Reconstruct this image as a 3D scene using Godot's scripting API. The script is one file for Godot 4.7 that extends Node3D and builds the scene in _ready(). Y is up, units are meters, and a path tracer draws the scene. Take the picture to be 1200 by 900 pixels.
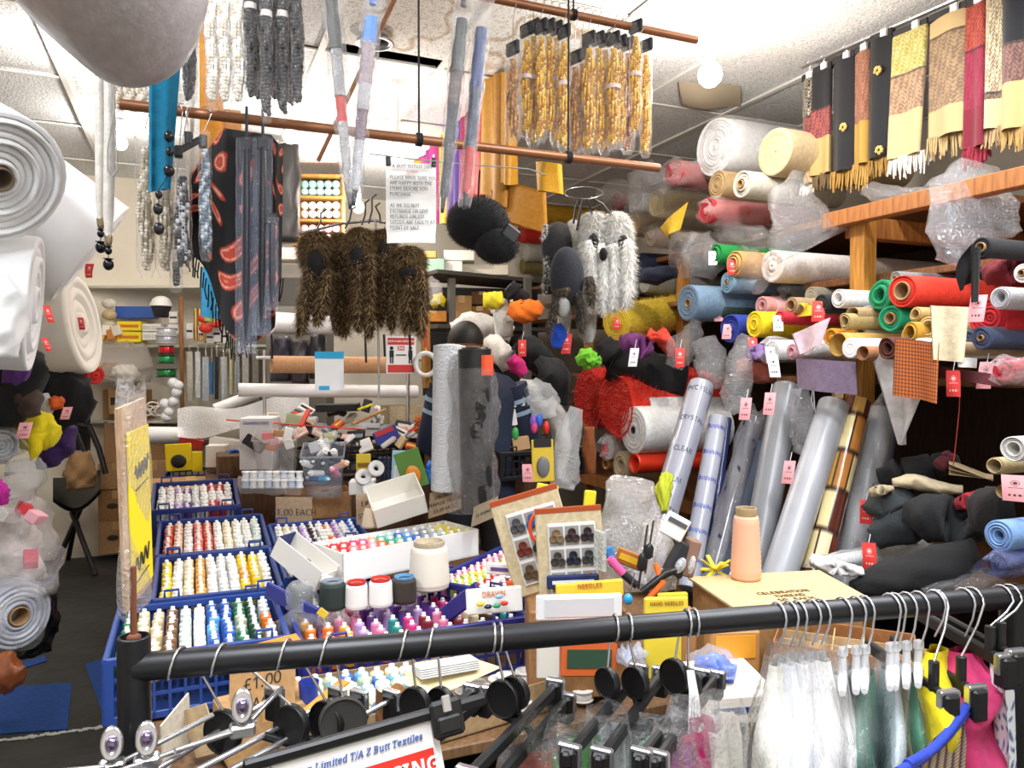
extends Node3D
# A haberdashery shop. Room axes: +x runs along the back wall to the right,-z runs away down the aisle,y is up.
const F := 890.0
var CT: Transform3D
var counts := {}
var mats := {}
var cache := {}
var rng := RandomNumberGenerator.new()

# ------------------------------------------------------------------ geometry collector
class G:
	var v := PackedVector3Array()
	var n := PackedVector3Array()
	var t := PackedVector2Array()
	var c := PackedColorArray()
	var i := PackedInt32Array()
	var col := Color.WHITE
	var x := Transform3D.IDENTITY

	func quad(a: Vector3,b: Vector3,d: Vector3,e: Vector3):
		var nn := (b - a).cross(d - a)
		if nn.length() < 1e-12:
			nn = (d - a).cross(e - a)
		nn = (x.basis * nn).normalized()
		var k := v.size()
		for p in [a,b,d,e]:
			v.append(x * p); n.append(nn); c.append(col)
		t.append(Vector2(0,1)); t.append(Vector2(1,1)); t.append(Vector2(1,0)); t.append(Vector2(0,0))
		for q in [0,2,1,0,3,2]:
			i.append(k + q)

	func tri(a: Vector3,b: Vector3,d: Vector3):
		var nn := (x.basis * (b - a).cross(d - a)).normalized()
		var k := v.size()
		for p in [a,b,d]:
			v.append(x * p); n.append(nn); c.append(col); t.append(Vector2(p.x,p.y))
		i.append(k); i.append(k + 2); i.append(k + 1)

	func box(s: Vector3,at := Vector3.ZERO,bev := 0.0):
		var h := s * 0.5
		var b: float = minf(bev,minf(h.x,minf(h.y,h.z)) * 0.9)
		var f := func(sx,sy,sz,ax) -> Vector3:
			var o := Vector3(h.x - (0.0 if ax == 0 else b),h.y - (0.0 if ax == 1 else b),h.z - (0.0 if ax == 2 else b))
			return at + Vector3(o.x * sx,o.y * sy,o.z * sz)
		for s1 in [-1.0,1.0]:
			if s1 > 0:
				quad(f.call(1,-1,1,0),f.call(1,-1,-1,0),f.call(1,1,-1,0),f.call(1,1,1,0))
				quad(f.call(-1,1,1,1),f.call(1,1,1,1),f.call(1,1,-1,1),f.call(-1,1,-1,1))
				quad(f.call(-1,-1,1,2),f.call(1,-1,1,2),f.call(1,1,1,2),f.call(-1,1,1,2))
			else:
				quad(f.call(-1,-1,-1,0),f.call(-1,-1,1,0),f.call(-1,1,1,0),f.call(-1,1,-1,0))
				quad(f.call(-1,-1,-1,1),f.call(1,-1,-1,1),f.call(1,-1,1,1),f.call(-1,-1,1,1))
				quad(f.call(1,-1,-1,2),f.call(-1,-1,-1,2),f.call(-1,1,-1,2),f.call(1,1,-1,2))
		if b <= 0.0:
			return
		for p in [-1.0,1.0]:
			for q in [-1.0,1.0]:
				if p * q > 0:
					quad(f.call(p,q,-1,1),f.call(p,q,1,1),f.call(p,q,1,0),f.call(p,q,-1,0))
					quad(f.call(-1,p,q,2),f.call(1,p,q,2),f.call(1,p,q,1),f.call(-1,p,q,1))
					quad(f.call(p,1,q,2),f.call(p,-1,q,2),f.call(p,-1,q,0),f.call(p,1,q,0))
				else:
					quad(f.call(p,q,-1,0),f.call(p,q,1,0),f.call(p,q,1,1),f.call(p,q,-1,1))
					quad(f.call(-1,p,q,1),f.call(1,p,q,1),f.call(1,p,q,2),f.call(-1,p,q,2))
					quad(f.call(p,1,q,0),f.call(p,-1,q,0),f.call(p,-1,q,2),f.call(p,1,q,2))
				for r in [-1.0,1.0]:
					if p * q * r > 0:
						tri(f.call(p,q,r,0),f.call(p,q,r,1),f.call(p,q,r,2))
					else:
						tri(f.call(p,q,r,0),f.call(p,q,r,2),f.call(p,q,r,1))

	func bar(a: Vector3,b: Vector3,w: float,h: float,bev := 0.0):
		var old := x
		x = old * Transform3D(_frame(b - a),(a + b) * 0.5)
		box(Vector3(w,h,(b - a).length()),Vector3.ZERO,bev)
		x = old

	static func _frame(d: Vector3) -> Basis:   # z along d,y as near up as it can be
		var z := d.normalized()
		var up := Vector3.UP if absf(z.y) < 0.95 else Vector3.RIGHT
		var xx := up.cross(z).normalized()
		return Basis(xx,z.cross(xx),z)

	# rows of points; du x dv points outward when rows go along v and points along u
	func surf(rows: Array,closed := false,flip := false,us := 1.0,vs := 1.0):
		var nr := rows.size()
		var nc: int = rows[0].size()
		var k := v.size()
		var acc := PackedVector3Array()
		acc.resize(nr * nc)
		var w := nc if closed else nc - 1
		for r in nr - 1:
			var A: PackedVector3Array = rows[r]
			var B: PackedVector3Array = rows[r + 1]
			for q in w:
				var q2 := (q + 1) % nc
				var e := (A[q2] - B[q]).cross(B[q2] - A[q])
				if flip: e = -e
				acc[r * nc + q] += e; acc[r * nc + q2] += e
				acc[(r + 1) * nc + q] += e; acc[(r + 1) * nc + q2] += e
		var cols := nc + 1 if closed else nc
		for r in nr:
			for q in cols:
				var qq := q % nc
				v.append(x * (rows[r][qq] as Vector3))
				var a := x.basis * acc[r * nc + qq]
				n.append(a.normalized() if a.length() > 1e-14 else Vector3.UP)
				t.append(Vector2(us * q / (cols - 1.0),vs * (1.0 - r / (nr - 1.0))))
				c.append(col)
		for r in nr - 1:
			for q in cols - 1:
				var a := k + r * cols + q
				var b := a + 1
				var d := a + cols
				if flip:
					for z in [a,b,d + 1,a,d + 1,d]: i.append(z)
				else:
					for z in [a,d + 1,b,a,d,d + 1]: i.append(z)

	func grid(fn: Callable,nu: int,nv: int,closed := false,flip := false,us := 1.0,vs := 1.0):
		var rows := []
		for r in nv + 1:
			var row := PackedVector3Array()
			for q in (nu if closed else nu + 1):
				row.append(fn.call(q / float(nu),r / float(nv)))
			rows.append(row)
		surf(rows,closed,flip,us,vs)

	func lathe(prof: Array,sides := 16,at := Transform3D.IDENTITY,sx := 1.0,sz := 1.0):   # profile from bottom to top: [radius,height]
		var rows := []
		for p in prof:
			var row := PackedVector3Array()
			for q in sides:
				var a := TAU * q / sides
				row.append(at * Vector3(cos(a) * p[0] * sx,p[1],-sin(a) * p[0] * sz))
			rows.append(row)
		surf(rows,true)

	func tube(path: Array,rad,sides := 8,caps := true,sx := 1.0,sy := 1.0):
		var rows := []
		var m := path.size()
		var prev := Basis()
		for k in m:
			var d: Vector3 = (path[mini(k + 1,m - 1)] - path[maxi(k - 1,0)])
			var z := d.normalized()
			var xx: Vector3
			if k == 0:
				prev = _frame(d)
				xx = prev.x
			else:
				xx = (prev.x - z * prev.x.dot(z)).normalized()
			prev = Basis(xx,z.cross(xx),z)
			var r: float = rad[k] if rad is Array or rad is PackedFloat32Array else rad
			var row := PackedVector3Array()
			for q in sides:
				var a := TAU * q / sides
				row.append(path[k] + prev.x * cos(a) * r * sx + prev.y * sin(a) * r * sy)
			rows.append(row)
		if caps:
			for e in [0,1]:
				var ring: PackedVector3Array = rows[rows.size() - 1] if e else rows[0]
				var cen := PackedVector3Array()
				for q in sides: cen.append(path[m - 1] if e else path[0])
				if e: rows.append(ring); rows.append(cen)
				else: rows.push_front(ring); rows.push_front(cen)
		surf(rows,true)

	func ball(r: float,at := Vector3.ZERO,sides := 10,rings := 6,s := Vector3.ONE):
		var rows := []
		for k in rings + 1:
			var p := -PI / 2 + PI * k / rings
			var row := PackedVector3Array()
			for q in sides:
				var a := TAU * q / sides
				row.append(at + Vector3(cos(a) * cos(p) * r * s.x,sin(p) * r * s.y,-sin(a) * cos(p) * r * s.z))
			rows.append(row)
		surf(rows,true)

	func mesh() -> ArrayMesh:
		var a := []
		a.resize(Mesh.ARRAY_MAX)
		a[Mesh.ARRAY_VERTEX] = v
		a[Mesh.ARRAY_NORMAL] = n
		a[Mesh.ARRAY_TEX_UV] = t
		a[Mesh.ARRAY_COLOR] = c
		a[Mesh.ARRAY_INDEX] = i
		var m := ArrayMesh.new()
		m.add_surface_from_arrays(Mesh.PRIMITIVE_TRIANGLES,a)
		return m

# ------------------------------------------------------------------ nodes
func P(px: float,py: float,f: float) -> Vector3:      # the point seen at a pixel of the 1200 x 900 photograph,f metres ahead
	return CT * Vector3((px - 600.0) / F * f,(450.0 - py) / F * f,-f)
func PY(px: float,py: float,y: float) -> Vector3:     # where that line of sight meets the height y
	var d := P(px,py,1.0) - CT.origin
	return CT.origin + d * ((y - CT.origin.y) / d.y)
func numbered(called: String) -> String:
	counts[called] = counts.get(called,-1) + 1
	return called if counts[called] == 0 else "%s_%03d" % [called,counts[called]]
func tag(o,label := "",category := "",group := "",kind := ""):
	if label: o.set_meta("label",label)
	if category: o.set_meta("category",category)
	if group: o.set_meta("group",group)
	if kind: o.set_meta("kind",kind)
	return o
func thing(called: String,label: String,category: String,at := Vector3.ZERO,group := "",turn := 0.0) -> Node3D:
	var o := Node3D.new()
	o.name = numbered(called)
	o.position = at
	o.rotation.y = turn
	add_child(o)
	return tag(o,label,category,group)
func wg(o: Node3D) -> G:        # a collector that takes world places and stores them in the thing's own frame
	var g := G.new()
	g.x = o.transform.affine_inverse()
	return g
func part(called: String,g,m: Material,parent: Node3D,label := "") -> MeshInstance3D:
	var o := MeshInstance3D.new()
	o.mesh = g.mesh() if g is G else g
	o.material_override = m
	o.name = called
	parent.add_child(o,true)
	if label: o.set_meta("label",label)
	return o
func single(called: String,g: G,m: Material,label: String,category: String,group := "",kind := "") -> MeshInstance3D:
	if g.v.is_empty(): return null
	var lo := g.v[0]
	var hi := g.v[0]
	for p in g.v:
		lo = lo.min(p); hi = hi.max(p)
	var base := Vector3((lo.x + hi.x) / 2,lo.y,(lo.z + hi.z) / 2)
	for k in g.v.size(): g.v[k] -= base
	var o := MeshInstance3D.new()
	o.mesh = g.mesh()
	o.material_override = m
	o.position = base
	o.name = numbered(called)
	add_child(o)
	return tag(o,label,category,group,kind)
func struct(called: String,g: G,m: Material) -> MeshInstance3D:
	var o := single(called,g,m,"","")
	o.set_meta("kind","structure")
	return o
func copy(o: Node3D,base_name: String,at: Vector3,label := "",turn := 0.0) -> Node3D:
	var r: Node3D = o.duplicate()
	r.name = numbered(base_name)
	add_child(r)
	r.position = at
	r.rotation.y = turn
	if label: r.set_meta("label",label)
	return r
func many(called: String,mesh: Mesh,m: Material,where: Array,tints: Array,parent: Node) -> MultiMeshInstance3D:
	var mm := MultiMesh.new()
	mm.transform_format = MultiMesh.TRANSFORM_3D
	mm.use_colors = tints.size() > 0
	mm.mesh = mesh
	mm.instance_count = where.size()
	for k in where.size():
		mm.set_instance_transform(k,where[k])
		if tints.size(): mm.set_instance_color(k,tints[k % tints.size()])
	var o := MultiMeshInstance3D.new()
	o.multimesh = mm
	o.material_override = m
	o.name = called if parent != self else numbered(called)
	parent.add_child(o,true)
	o.set_meta("kind","stuff")
	return o
func rr(a: float,b: float) -> float: return rng.randf_range(a,b)
func pick(a: Array): return a[rng.randi() % a.size()]
func C(h: String) -> Color: return Color.html(h)
func lin(h: String) -> Color: return Color.html(h).srgb_to_linear()

# ------------------------------------------------------------------ materials
func noise_tex(freq: float,kind := 0,normal := false,size := 256,strength := 4.0,ramp = null,octaves := 4) -> NoiseTexture2D:
	var k := "n%s_%s_%s_%s_%s" % [freq,kind,normal,size,strength]
	if ramp == null and cache.has(k): return cache[k]
	var f := FastNoiseLite.new()
	f.seed = 11 + kind
	f.frequency = freq
	f.noise_type = [FastNoiseLite.TYPE_SIMPLEX_SMOOTH,FastNoiseLite.TYPE_SIMPLEX,FastNoiseLite.TYPE_CELLULAR][kind % 3]
	f.fractal_octaves = octaves
	if kind == 1: f.fractal_type = FastNoiseLite.FRACTAL_RIDGED
	if kind == 2: f.cellular_return_type = FastNoiseLite.RETURN_DISTANCE2_SUB
	var t := NoiseTexture2D.new()
	t.width = size; t.height = size
	t.seamless = true
	t.noise = f
	t.as_normal_map = normal
	t.bump_strength = strength
	if ramp:
		var gr := Gradient.new()
		gr.offsets = PackedFloat32Array([0.0,1.0])
		gr.colors = PackedColorArray(ramp)
		t.color_ramp = gr
	if ramp == null: cache[k] = t
	return t
func ramp_tex(key: String,freq: float,a: Color,b: Color,kind := 0) -> NoiseTexture2D:
	if not cache.has(key): cache[key] = noise_tex(freq,kind,false,256,4.0,[a,b])
	return cache[key]
func paint(key: String,w: int,h: int,fn: Callable) -> ImageTexture:    # a computed picture
	if not cache.has(key):
		var im := Image.create(w,h,false,Image.FORMAT_RGB8)
		for yy in h:
			for xx in w:
				im.set_pixel(xx,yy,fn.call(xx / float(w),yy / float(h)))
		cache[key] = ImageTexture.create_from_image(im)
	return cache[key]
func M(key: String,color: Color,rough := 0.7,metal := 0.0) -> StandardMaterial3D:
	if mats.has(key): return mats[key]
	var m := StandardMaterial3D.new()
	m.resource_name = key
	m.albedo_color = color
	m.roughness = rough
	m.metallic = metal
	m.vertex_color_use_as_albedo = true
	mats[key] = m
	return m
func tri(m: StandardMaterial3D,s: float) -> StandardMaterial3D:
	m.uv1_triplanar = true
	m.uv1_scale = Vector3(s,s,s)
	return m
func cloth(h: String,rough := 0.92) -> StandardMaterial3D:
	var k := "cloth " + h + str(rough)
	if mats.has(k): return mats[k]
	var m := tri(M(k,C(h),rough),6.0)
	m.albedo_texture = ramp_tex("mottle",0.02,Color(0.84,0.84,0.84),Color(1,1,1))
	m.heightmap_enabled = true
	m.heightmap_texture = noise_tex(0.06)
	m.heightmap_scale = 0.1
	m.rim_enabled = true
	m.rim = 0.25
	return m
func smooth_cloth(h: String,rough := 0.9) -> StandardMaterial3D:
	var m := M("smooth " + h,C(h),rough)
	m.rim_enabled = true
	m.rim = 0.3
	return m
func card(h := "b58d62") -> StandardMaterial3D:
	var k := "card " + h
	if mats.has(k): return mats[k]
	var m := tri(M(k,C(h),0.88),3.0)
	m.albedo_texture = ramp_tex("fibre",0.03,Color(0.86,0.84,0.82),Color(1,1,1),1)
	return m
func plastic(h: String,rough := 0.35) -> StandardMaterial3D: return M("plastic " + h + str(rough),C(h),rough)
func paper(h := "f2f0ea") -> StandardMaterial3D: return M("paper " + h,C(h),0.75)
func chrome(h := "d0d0d2",rough := 0.22) -> StandardMaterial3D: return M("chrome " + h,C(h),rough,0.9)
func wood(h := "c08a48") -> StandardMaterial3D:
	var k := "wood " + h
	if mats.has(k): return mats[k]
	var m := tri(M(k,C(h),0.62),1.0)
	m.uv1_scale = Vector3(9,0.9,9)
	m.albedo_texture = ramp_tex("grain",0.02,Color(0.72,0.66,0.6),Color(1,1,1),0)
	return m
func film(alpha := 0.08,h := "ffffff",s := 5.0,wrinkle := 1.0) -> StandardMaterial3D:    # clear polythene,wrinkled
	var k := "film %s %s %s %s" % [alpha,h,s,wrinkle]
	if mats.has(k): return mats[k]
	var m := tri(M(k,Color(C(h),alpha),0.13),s)
	m.transparency = BaseMaterial3D.TRANSPARENCY_ALPHA
	m.normal_enabled = true
	m.normal_texture = noise_tex(0.018,1,true,512,14.0,null,3)
	m.normal_scale = wrinkle
	m.metallic_specular = 0.6
	return m
func milky(alpha := 0.45,h := "f4f6f8",s := 4.0) -> StandardMaterial3D:    # cloudy polythene
	var k := "milky %s %s" % [alpha,h]
	if mats.has(k): return mats[k]
	var m := tri(M(k,Color(C(h),alpha),0.3),s)
	m.transparency = BaseMaterial3D.TRANSPARENCY_ALPHA
	m.normal_enabled = true
	m.normal_texture = noise_tex(0.018,1,true,512,14.0,null,3)
	m.normal_scale = 0.9
	return m

# ------------------------------------------------------------------ lettering
func letters(text: String,height: float,at: Transform3D,m: Material,parent: Node3D,font := "Droid Sans",bend := 0.0,called := "lettering",weight := 400,italic := false) -> MeshInstance3D:
	var tm := TextMesh.new()
	var sf := SystemFont.new()
	sf.font_names = PackedStringArray([font])
	sf.font_weight = weight
	tm.font = sf
	tm.font_size = 32
	tm.pixel_size = height / 24.0
	tm.depth = 0.0012
	tm.text = text
	tm.curve_step = 3.0
	var o := MeshInstance3D.new()
	o.name = called
	o.mesh = tm
	if bend != 0.0 or italic:      # lay the letters round a tube whose axis is the text's baseline direction,or slope them
		var am := ArrayMesh.new()
		for sfc in tm.get_surface_count():
			var a := tm.surface_get_arrays(sfc)
			var vv: PackedVector3Array = a[Mesh.ARRAY_VERTEX]
			var nn: PackedVector3Array = a[Mesh.ARRAY_NORMAL]
			for k in vv.size():
				if italic: vv[k].x += vv[k].y * 0.25
				if bend < 0.0:      # round the tube instead of along it
					var an := vv[k].x / -bend
					var ra2 := vv[k].z - bend
					vv[k] = Vector3(sin(an) * ra2,vv[k].y,cos(an) * ra2 + bend)
					nn[k] = Vector3(nn[k].x * cos(an) + nn[k].z * sin(an),nn[k].y,nn[k].z * cos(an) - nn[k].x * sin(an))
				if bend > 0.0:
					var ang := vv[k].y / bend
					var rad := bend + vv[k].z
					vv[k] = Vector3(vv[k].x,sin(ang) * rad,cos(ang) * rad - bend)
					nn[k] = Vector3(nn[k].x,nn[k].y * cos(ang) + nn[k].z * sin(ang),nn[k].z * cos(ang) - nn[k].y * sin(ang))
			a[Mesh.ARRAY_VERTEX] = vv
			a[Mesh.ARRAY_NORMAL] = nn
			var b := []
			b.resize(Mesh.ARRAY_MAX)
			for k in [Mesh.ARRAY_VERTEX,Mesh.ARRAY_NORMAL,Mesh.ARRAY_INDEX]: b[k] = a[k]
			am.add_surface_from_arrays(Mesh.PRIMITIVE_TRIANGLES,b)
		o.mesh = am
	o.material_override = m
	parent.add_child(o,true)
	o.transform = at
	return o
func ink(h := "1c1c20") -> StandardMaterial3D: return M("ink " + h,C(h),0.7)

# ------------------------------------------------------------------ lamps
func bulb(at: Vector3,energy: float,r: float,label: String,cord_top := 3.0,tint := "fff5ea"):
	var w = thing("light_bulb",label,"light bulb",at)
	var gm = M("bulb glow " + tint,C(tint),0.4)
	gm.emission_enabled = true
	gm.emission = C(tint)
	gm.emission_energy_multiplier = 5.0
	var g = G.new()
	g.lathe([[0.001,-r],[r * 0.5,-r * 0.87],[r * 0.87,-r * 0.5],[r,0],[r * 0.9,r * 0.45],[r * 0.6,r * 0.85],[r * 0.36,r * 1.25],[r * 0.34,r * 1.4]],20)
	part("bulb_glass",g,gm,w)
	g = G.new()
	var k = r * 1.35
	g.lathe([[0.0,k],[0.017,k],[0.019,k + 0.012],[0.019,k + 0.03],[0.023,k + 0.032],[0.023,k + 0.04],[0.019,k + 0.042],[0.018,k + 0.07],[0.008,k + 0.085],[0.0,k + 0.086]],14)
	part("lamp_holder",g,plastic("ece9e2"),w)
	g = G.new()
	g.tube([Vector3(0,k + 0.08,0),Vector3(0.002,(cord_top - at.y) * 0.6,0),Vector3(0,cord_top - at.y,0)],0.003,6)
	part("cord",g,plastic("dedbd2"),w)
	var l = OmniLight3D.new()
	l.name = "bulb_lamp"
	l.light_color = C(tint)
	l.light_energy = energy
	l.light_size = r * 0.8
	l.omni_range = 14.0
	l.omni_attenuation = 2.0
	l.shadow_enabled = true
	w.add_child(l,true)

func unseen_strip_lamp(x: float,d: float,energy: float,label: String):  # lamps out of view on the ceiling, placed to light the shop
	var w = thing("unseen_ceiling_lamp",label,"ceiling lamp",Vector3(x,2.985,-d))
	var g = G.new()
	g.box(Vector3(0.14,0.03,1.5),Vector3(0,-0.015,0),0.004)
	part("housing",g,plastic("f4f4f2"),w)
	g = G.new()
	g.tube([Vector3(0,-0.05,-0.72),Vector3(0,-0.05,0.72)],0.014,12)
	var gm = M("unseen tube glow",C("f6f9ff"),0.4)
	gm.emission_enabled = true
	gm.emission = C("f6f9ff")
	gm.emission_energy_multiplier = 2.5
	part("unseen_tube",g,gm,w)
	var l = AreaLight3D.new()
	l.name = "unseen_tube_lamp"
	l.area_size = Vector2(0.1,1.44)
	l.light_color = C("f4f8ff")
	l.light_energy = energy
	l.rotation.x = -PI / 2
	l.position.y = -0.075
	l.area_range = 12.0
	l.shadow_enabled = true
	w.add_child(l,true)

# ------------------------------------------------------------------ the room
const XL := -2.6
const XR := 4.1
const DB := 6.8
const DF := -1.6
const HC := 3.0
func room():
	var fm = tri(M("vinyl floor",C("3b3d3e"),0.62),0.9)
	fm.albedo_texture = ramp_tex("floor wear",0.012,Color(0.62,0.62,0.6),Color(1,1,1))
	fm.heightmap_enabled = true
	fm.heightmap_texture = noise_tex(0.05)
	fm.heightmap_scale = 0.2
	var xc = (XL + XR) / 2
	var zc = -(DB + DF) / 2
	var g = G.new()
	g.box(Vector3(XR - XL + 0.4,0.2,DB - DF + 0.4),Vector3(xc,-0.1,zc))
	struct("floor",g,fm)
	var wm = tri(M("cream wall paint",C("ece5d6"),0.85),0.8)
	wm.albedo_texture = ramp_tex("wall wear",0.01,Color(0.96,0.955,0.94),Color(1,1,1))
	for e in [["wall_back",Vector3(XR - XL + 0.4,3.4,0.2),Vector3(xc,1.7,-DB - 0.1)],["wall_front",Vector3(XR - XL + 0.4,3.4,0.2),Vector3(xc,1.7,-DF + 0.1)],
			["wall_left",Vector3(0.2,3.4,DB - DF),Vector3(XL - 0.1,1.7,zc)],["wall_right",Vector3(0.2,3.4,DB - DF),Vector3(XR + 0.1,1.7,zc)]]:
		g = G.new()
		g.box(e[1],e[2])
		struct(e[0],g,wm)
	g = G.new()
	g.box(Vector3(XR - XL + 0.4,0.12,DB - DF + 0.4),Vector3(xc,3.34,zc))
	var slab = struct("ceiling",g,M("dark plenum",C("2b2723"),0.9))
	# the hung tiles,one by one,on a light metal grid
	var sp = func(u: float,v: float) -> Color:
		var h = fposmod(sin(floorf(u * 128) * 12.9898 + floorf(v * 128) * 78.233) * 43758.5453,1.0)
		var h2 = fposmod(sin(floorf(u * 64) * 39.3 + floorf(v * 64) * 11.1) * 15731.7,1.0)
		var s = 1.0 - (0.2 if h > 0.86 else 0.0) - (0.13 if h2 > 0.9 else 0.0)
		return Color(s,s,s)
	var tex = paint("tile speckle",128,128,sp)
	var tms = []
	for h in ["eef1f3","eaedf0","f1f3f4"]:
		var m = tri(M("ceiling tile " + h,C(h),0.9),2.2)
		m.albedo_texture = tex
		m.heightmap_enabled = true
		m.heightmap_texture = noise_tex(0.09)
		m.heightmap_scale = 0.25
		tms.append(m)
	var stain = func(u: float,v: float) -> Color:
		var d = Vector2(u - 0.5,(v - 0.45) * 1.2).length() + 0.06 * sin(u * 19) + 0.05 * sin(v * 23 + u * 9)
		var k = smoothstep(0.3,0.36,d) * (1.0 - smoothstep(0.36,0.43,d)) + 0.25 * (1.0 - smoothstep(0.2,0.36,d))
		var s: float = (sp as Callable).call(u * 1.3,v)
		return Color(0.92,0.92,0.91).lerp(Color(0.62,0.5,0.36),k * 0.75) * s
	var stained = M("ceiling tile stained",Color.WHITE,0.9)
	var sp2 = func(u: float,v: float) -> Color:
		var d = Vector2(u - 0.5,(v - 0.45) * 1.2).length() + 0.06 * sin(u * 19) + 0.05 * sin(v * 23 + u * 9)
		var k = smoothstep(0.3,0.36,d) * (1.0 - smoothstep(0.36,0.43,d)) + 0.25 * (1.0 - smoothstep(0.2,0.36,d))
		var c: Color = sp.call(u,v)
		return Color(0.91,0.92,0.91).lerp(Color(0.6,0.47,0.33),k * 0.5) * c
	stained.albedo_texture = paint("tile stain",128,128,sp2)
	var tw = 0.585
	var td = 0.87
	for ix in range(-3,8):
		for iz in range(-7,3):
			var x0 = -0.585 + ix * tw
			var d0 = 4.57 + iz * td
			if x0 < XL - 0.5 or x0 > XR or d0 + td < DF or d0 > DB: continue
			var cx = x0 + tw / 2
			var cd = d0 + td / 2
			var open = ix == 2 and iz == -2       # a tile pushed back,leaving a dark slot
			var m: Material = stained if [ix,iz] in [[2,-2],[3,-2],[4,-1],[0,0]] else tms[abs(ix * 7 + iz * 3) % 3]
			g = G.new()
			if m == stained:
				var hw = tw / 2 - 0.012
				var hd = td / 2 - (0.065 if open else 0.012)
				g.quad(Vector3(-hw,0,hd),Vector3(-hw,0,-hd),Vector3(hw,0,-hd),Vector3(hw,0,hd))
				g.box(Vector3(hw * 2,0.016,hd * 2),Vector3(0,0.0085,0))
			else:
				g.box(Vector3(tw - 0.024,0.016,td - 0.024),Vector3(0,0.008,0),0.004)
			var t = part("tile",g,m,slab)
			t.position = Vector3(cx,HC + 0.004 - 0.003 * ((ix * 5 + iz * 3) % 3),-cd + (0.055 if open else 0.0)) - slab.position
			t.rotation = Vector3(0.006 * sin(ix * 3.1 + iz),0,0.005 * cos(iz * 2.3 + ix))
	g = G.new()
	for ix in range(-3,9):
		if -0.585 + ix * tw < XR and -0.585 + ix * tw > XL:
			g.box(Vector3(0.03,0.012,DB - DF),Vector3(-0.585 + ix * tw,HC - 0.005,zc))
	for iz in range(-7,4):
		var d = 4.57 + iz * td
		if d > DF and d < DB:
			g.box(Vector3(XR - XL,0.008,0.022),Vector3(xc,HC - 0.001,-d))
	struct("trim_1",g,plastic("e6e6e2",0.5))
	# ring of an empty downlight
	var q = PYc(439,42)
	var w = thing("downlight_ring","empty round downlight hole with a metal ring in the ceiling","downlight",q + Vector3(0,-0.035,0))
	g = G.new()
	g.lathe([[0.062,0.03],[0.062,0.012],[0.085,0.006],[0.088,0.0],[0.078,-0.004],[0.064,0.0],[0.060,0.02],[0.058,0.034]],28)
	part("ring",g,chrome("9a9ca0",0.4),w)
	g = G.new()
	g.lathe([[0.0,0.028],[0.06,0.028],[0.06,0.03],[0.0,0.03]],20)
	part("hole",g,plastic("141414",0.9),w)  # black disc stands in for the dark inside of the hole
	# peeling flap of ceiling lining beside the big bulb
	g = G.new()
	var c0 = PYc(795,92)
	var c1 = PYc(800,115)
	var c2 = PYc(868,122)
	var c3 = PYc(868,98)
	g.grid(func(u,v):
		var p: Vector3 = c0.lerp(c3,u).lerp(c1.lerp(c2,u),v)
		return p + Vector3(0,-0.014 - 0.035 * sin(v * PI * 0.6) * (0.5 + 0.5 * sin(u * 5.0)),0),14,6)
	single("ceiling_flap",g,M("peeling lining",C("cdbfa6"),0.9),"loose flap of stained lining peeling from the ceiling by the large bulb","ceiling flap")
	# bulbs
func PYc(px: float,py: float) -> Vector3: return PY(px,py,HC)
func lamps():
	bulb(P(832,88,3.1),1.0,0.05,"large bare bulb hanging by a cord in front of the upper fabric rolls")
	bulb(P(141,168,4.6),0.4,0.042,"bare bulb hanging behind the cream tassels")
	bulb(P(340,160,4.3),0.3,0.042,"bare bulb hanging behind the black bead bundles, above the cotton shelf")
	bulb(P(466,182,4.0),0.28,0.042,"bare bulb hanging just behind the top of the white notice")
	bulb(P(420,243,5.2),0.7,0.042,"small bare bulb low down behind the brown fur hats")
	bulb(P(103,95,3.6),0.45,0.045,"bare bulb glaring beside the grey hanging bolt at the left")
	unseen_strip_lamp(-1.0,1.3,4.5,"added fill strip lamp, out of view over the left aisle")  # added fill for the white wadding rolls
	unseen_strip_lamp(2.3,1.2,4.0,"added fill strip lamp, out of view by the fabric shelves")  # added fill for the fabric shelves
	unseen_strip_lamp(0.0,0.3,5.6,"unseen strip lamp on the ceiling near the shop front")  # unseen, lights the front of the scene from above the camera
	unseen_strip_lamp(1.5,0.6,4.5,"unseen strip lamp on the ceiling over the garment rail")  # unseen, lights the rail and table from above

# ------------------------------------------------------------------ the garment rail at the front
const RR0 := 0.0185
var ra: Vector3
var rb: Vector3
var rax: Vector3      # along the rail to the right
var rfr: Vector3      # horizontally out of the rail towards the camera
func rail_at(px: float) -> Vector3:
	var q = px - 600.0
	var xa = -430.0
	var xb = 585.0 * 1.285
	var s = (q - xa) / ((xb - xa) - q * 0.285)
	return ra.lerp(rb,s)
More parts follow.
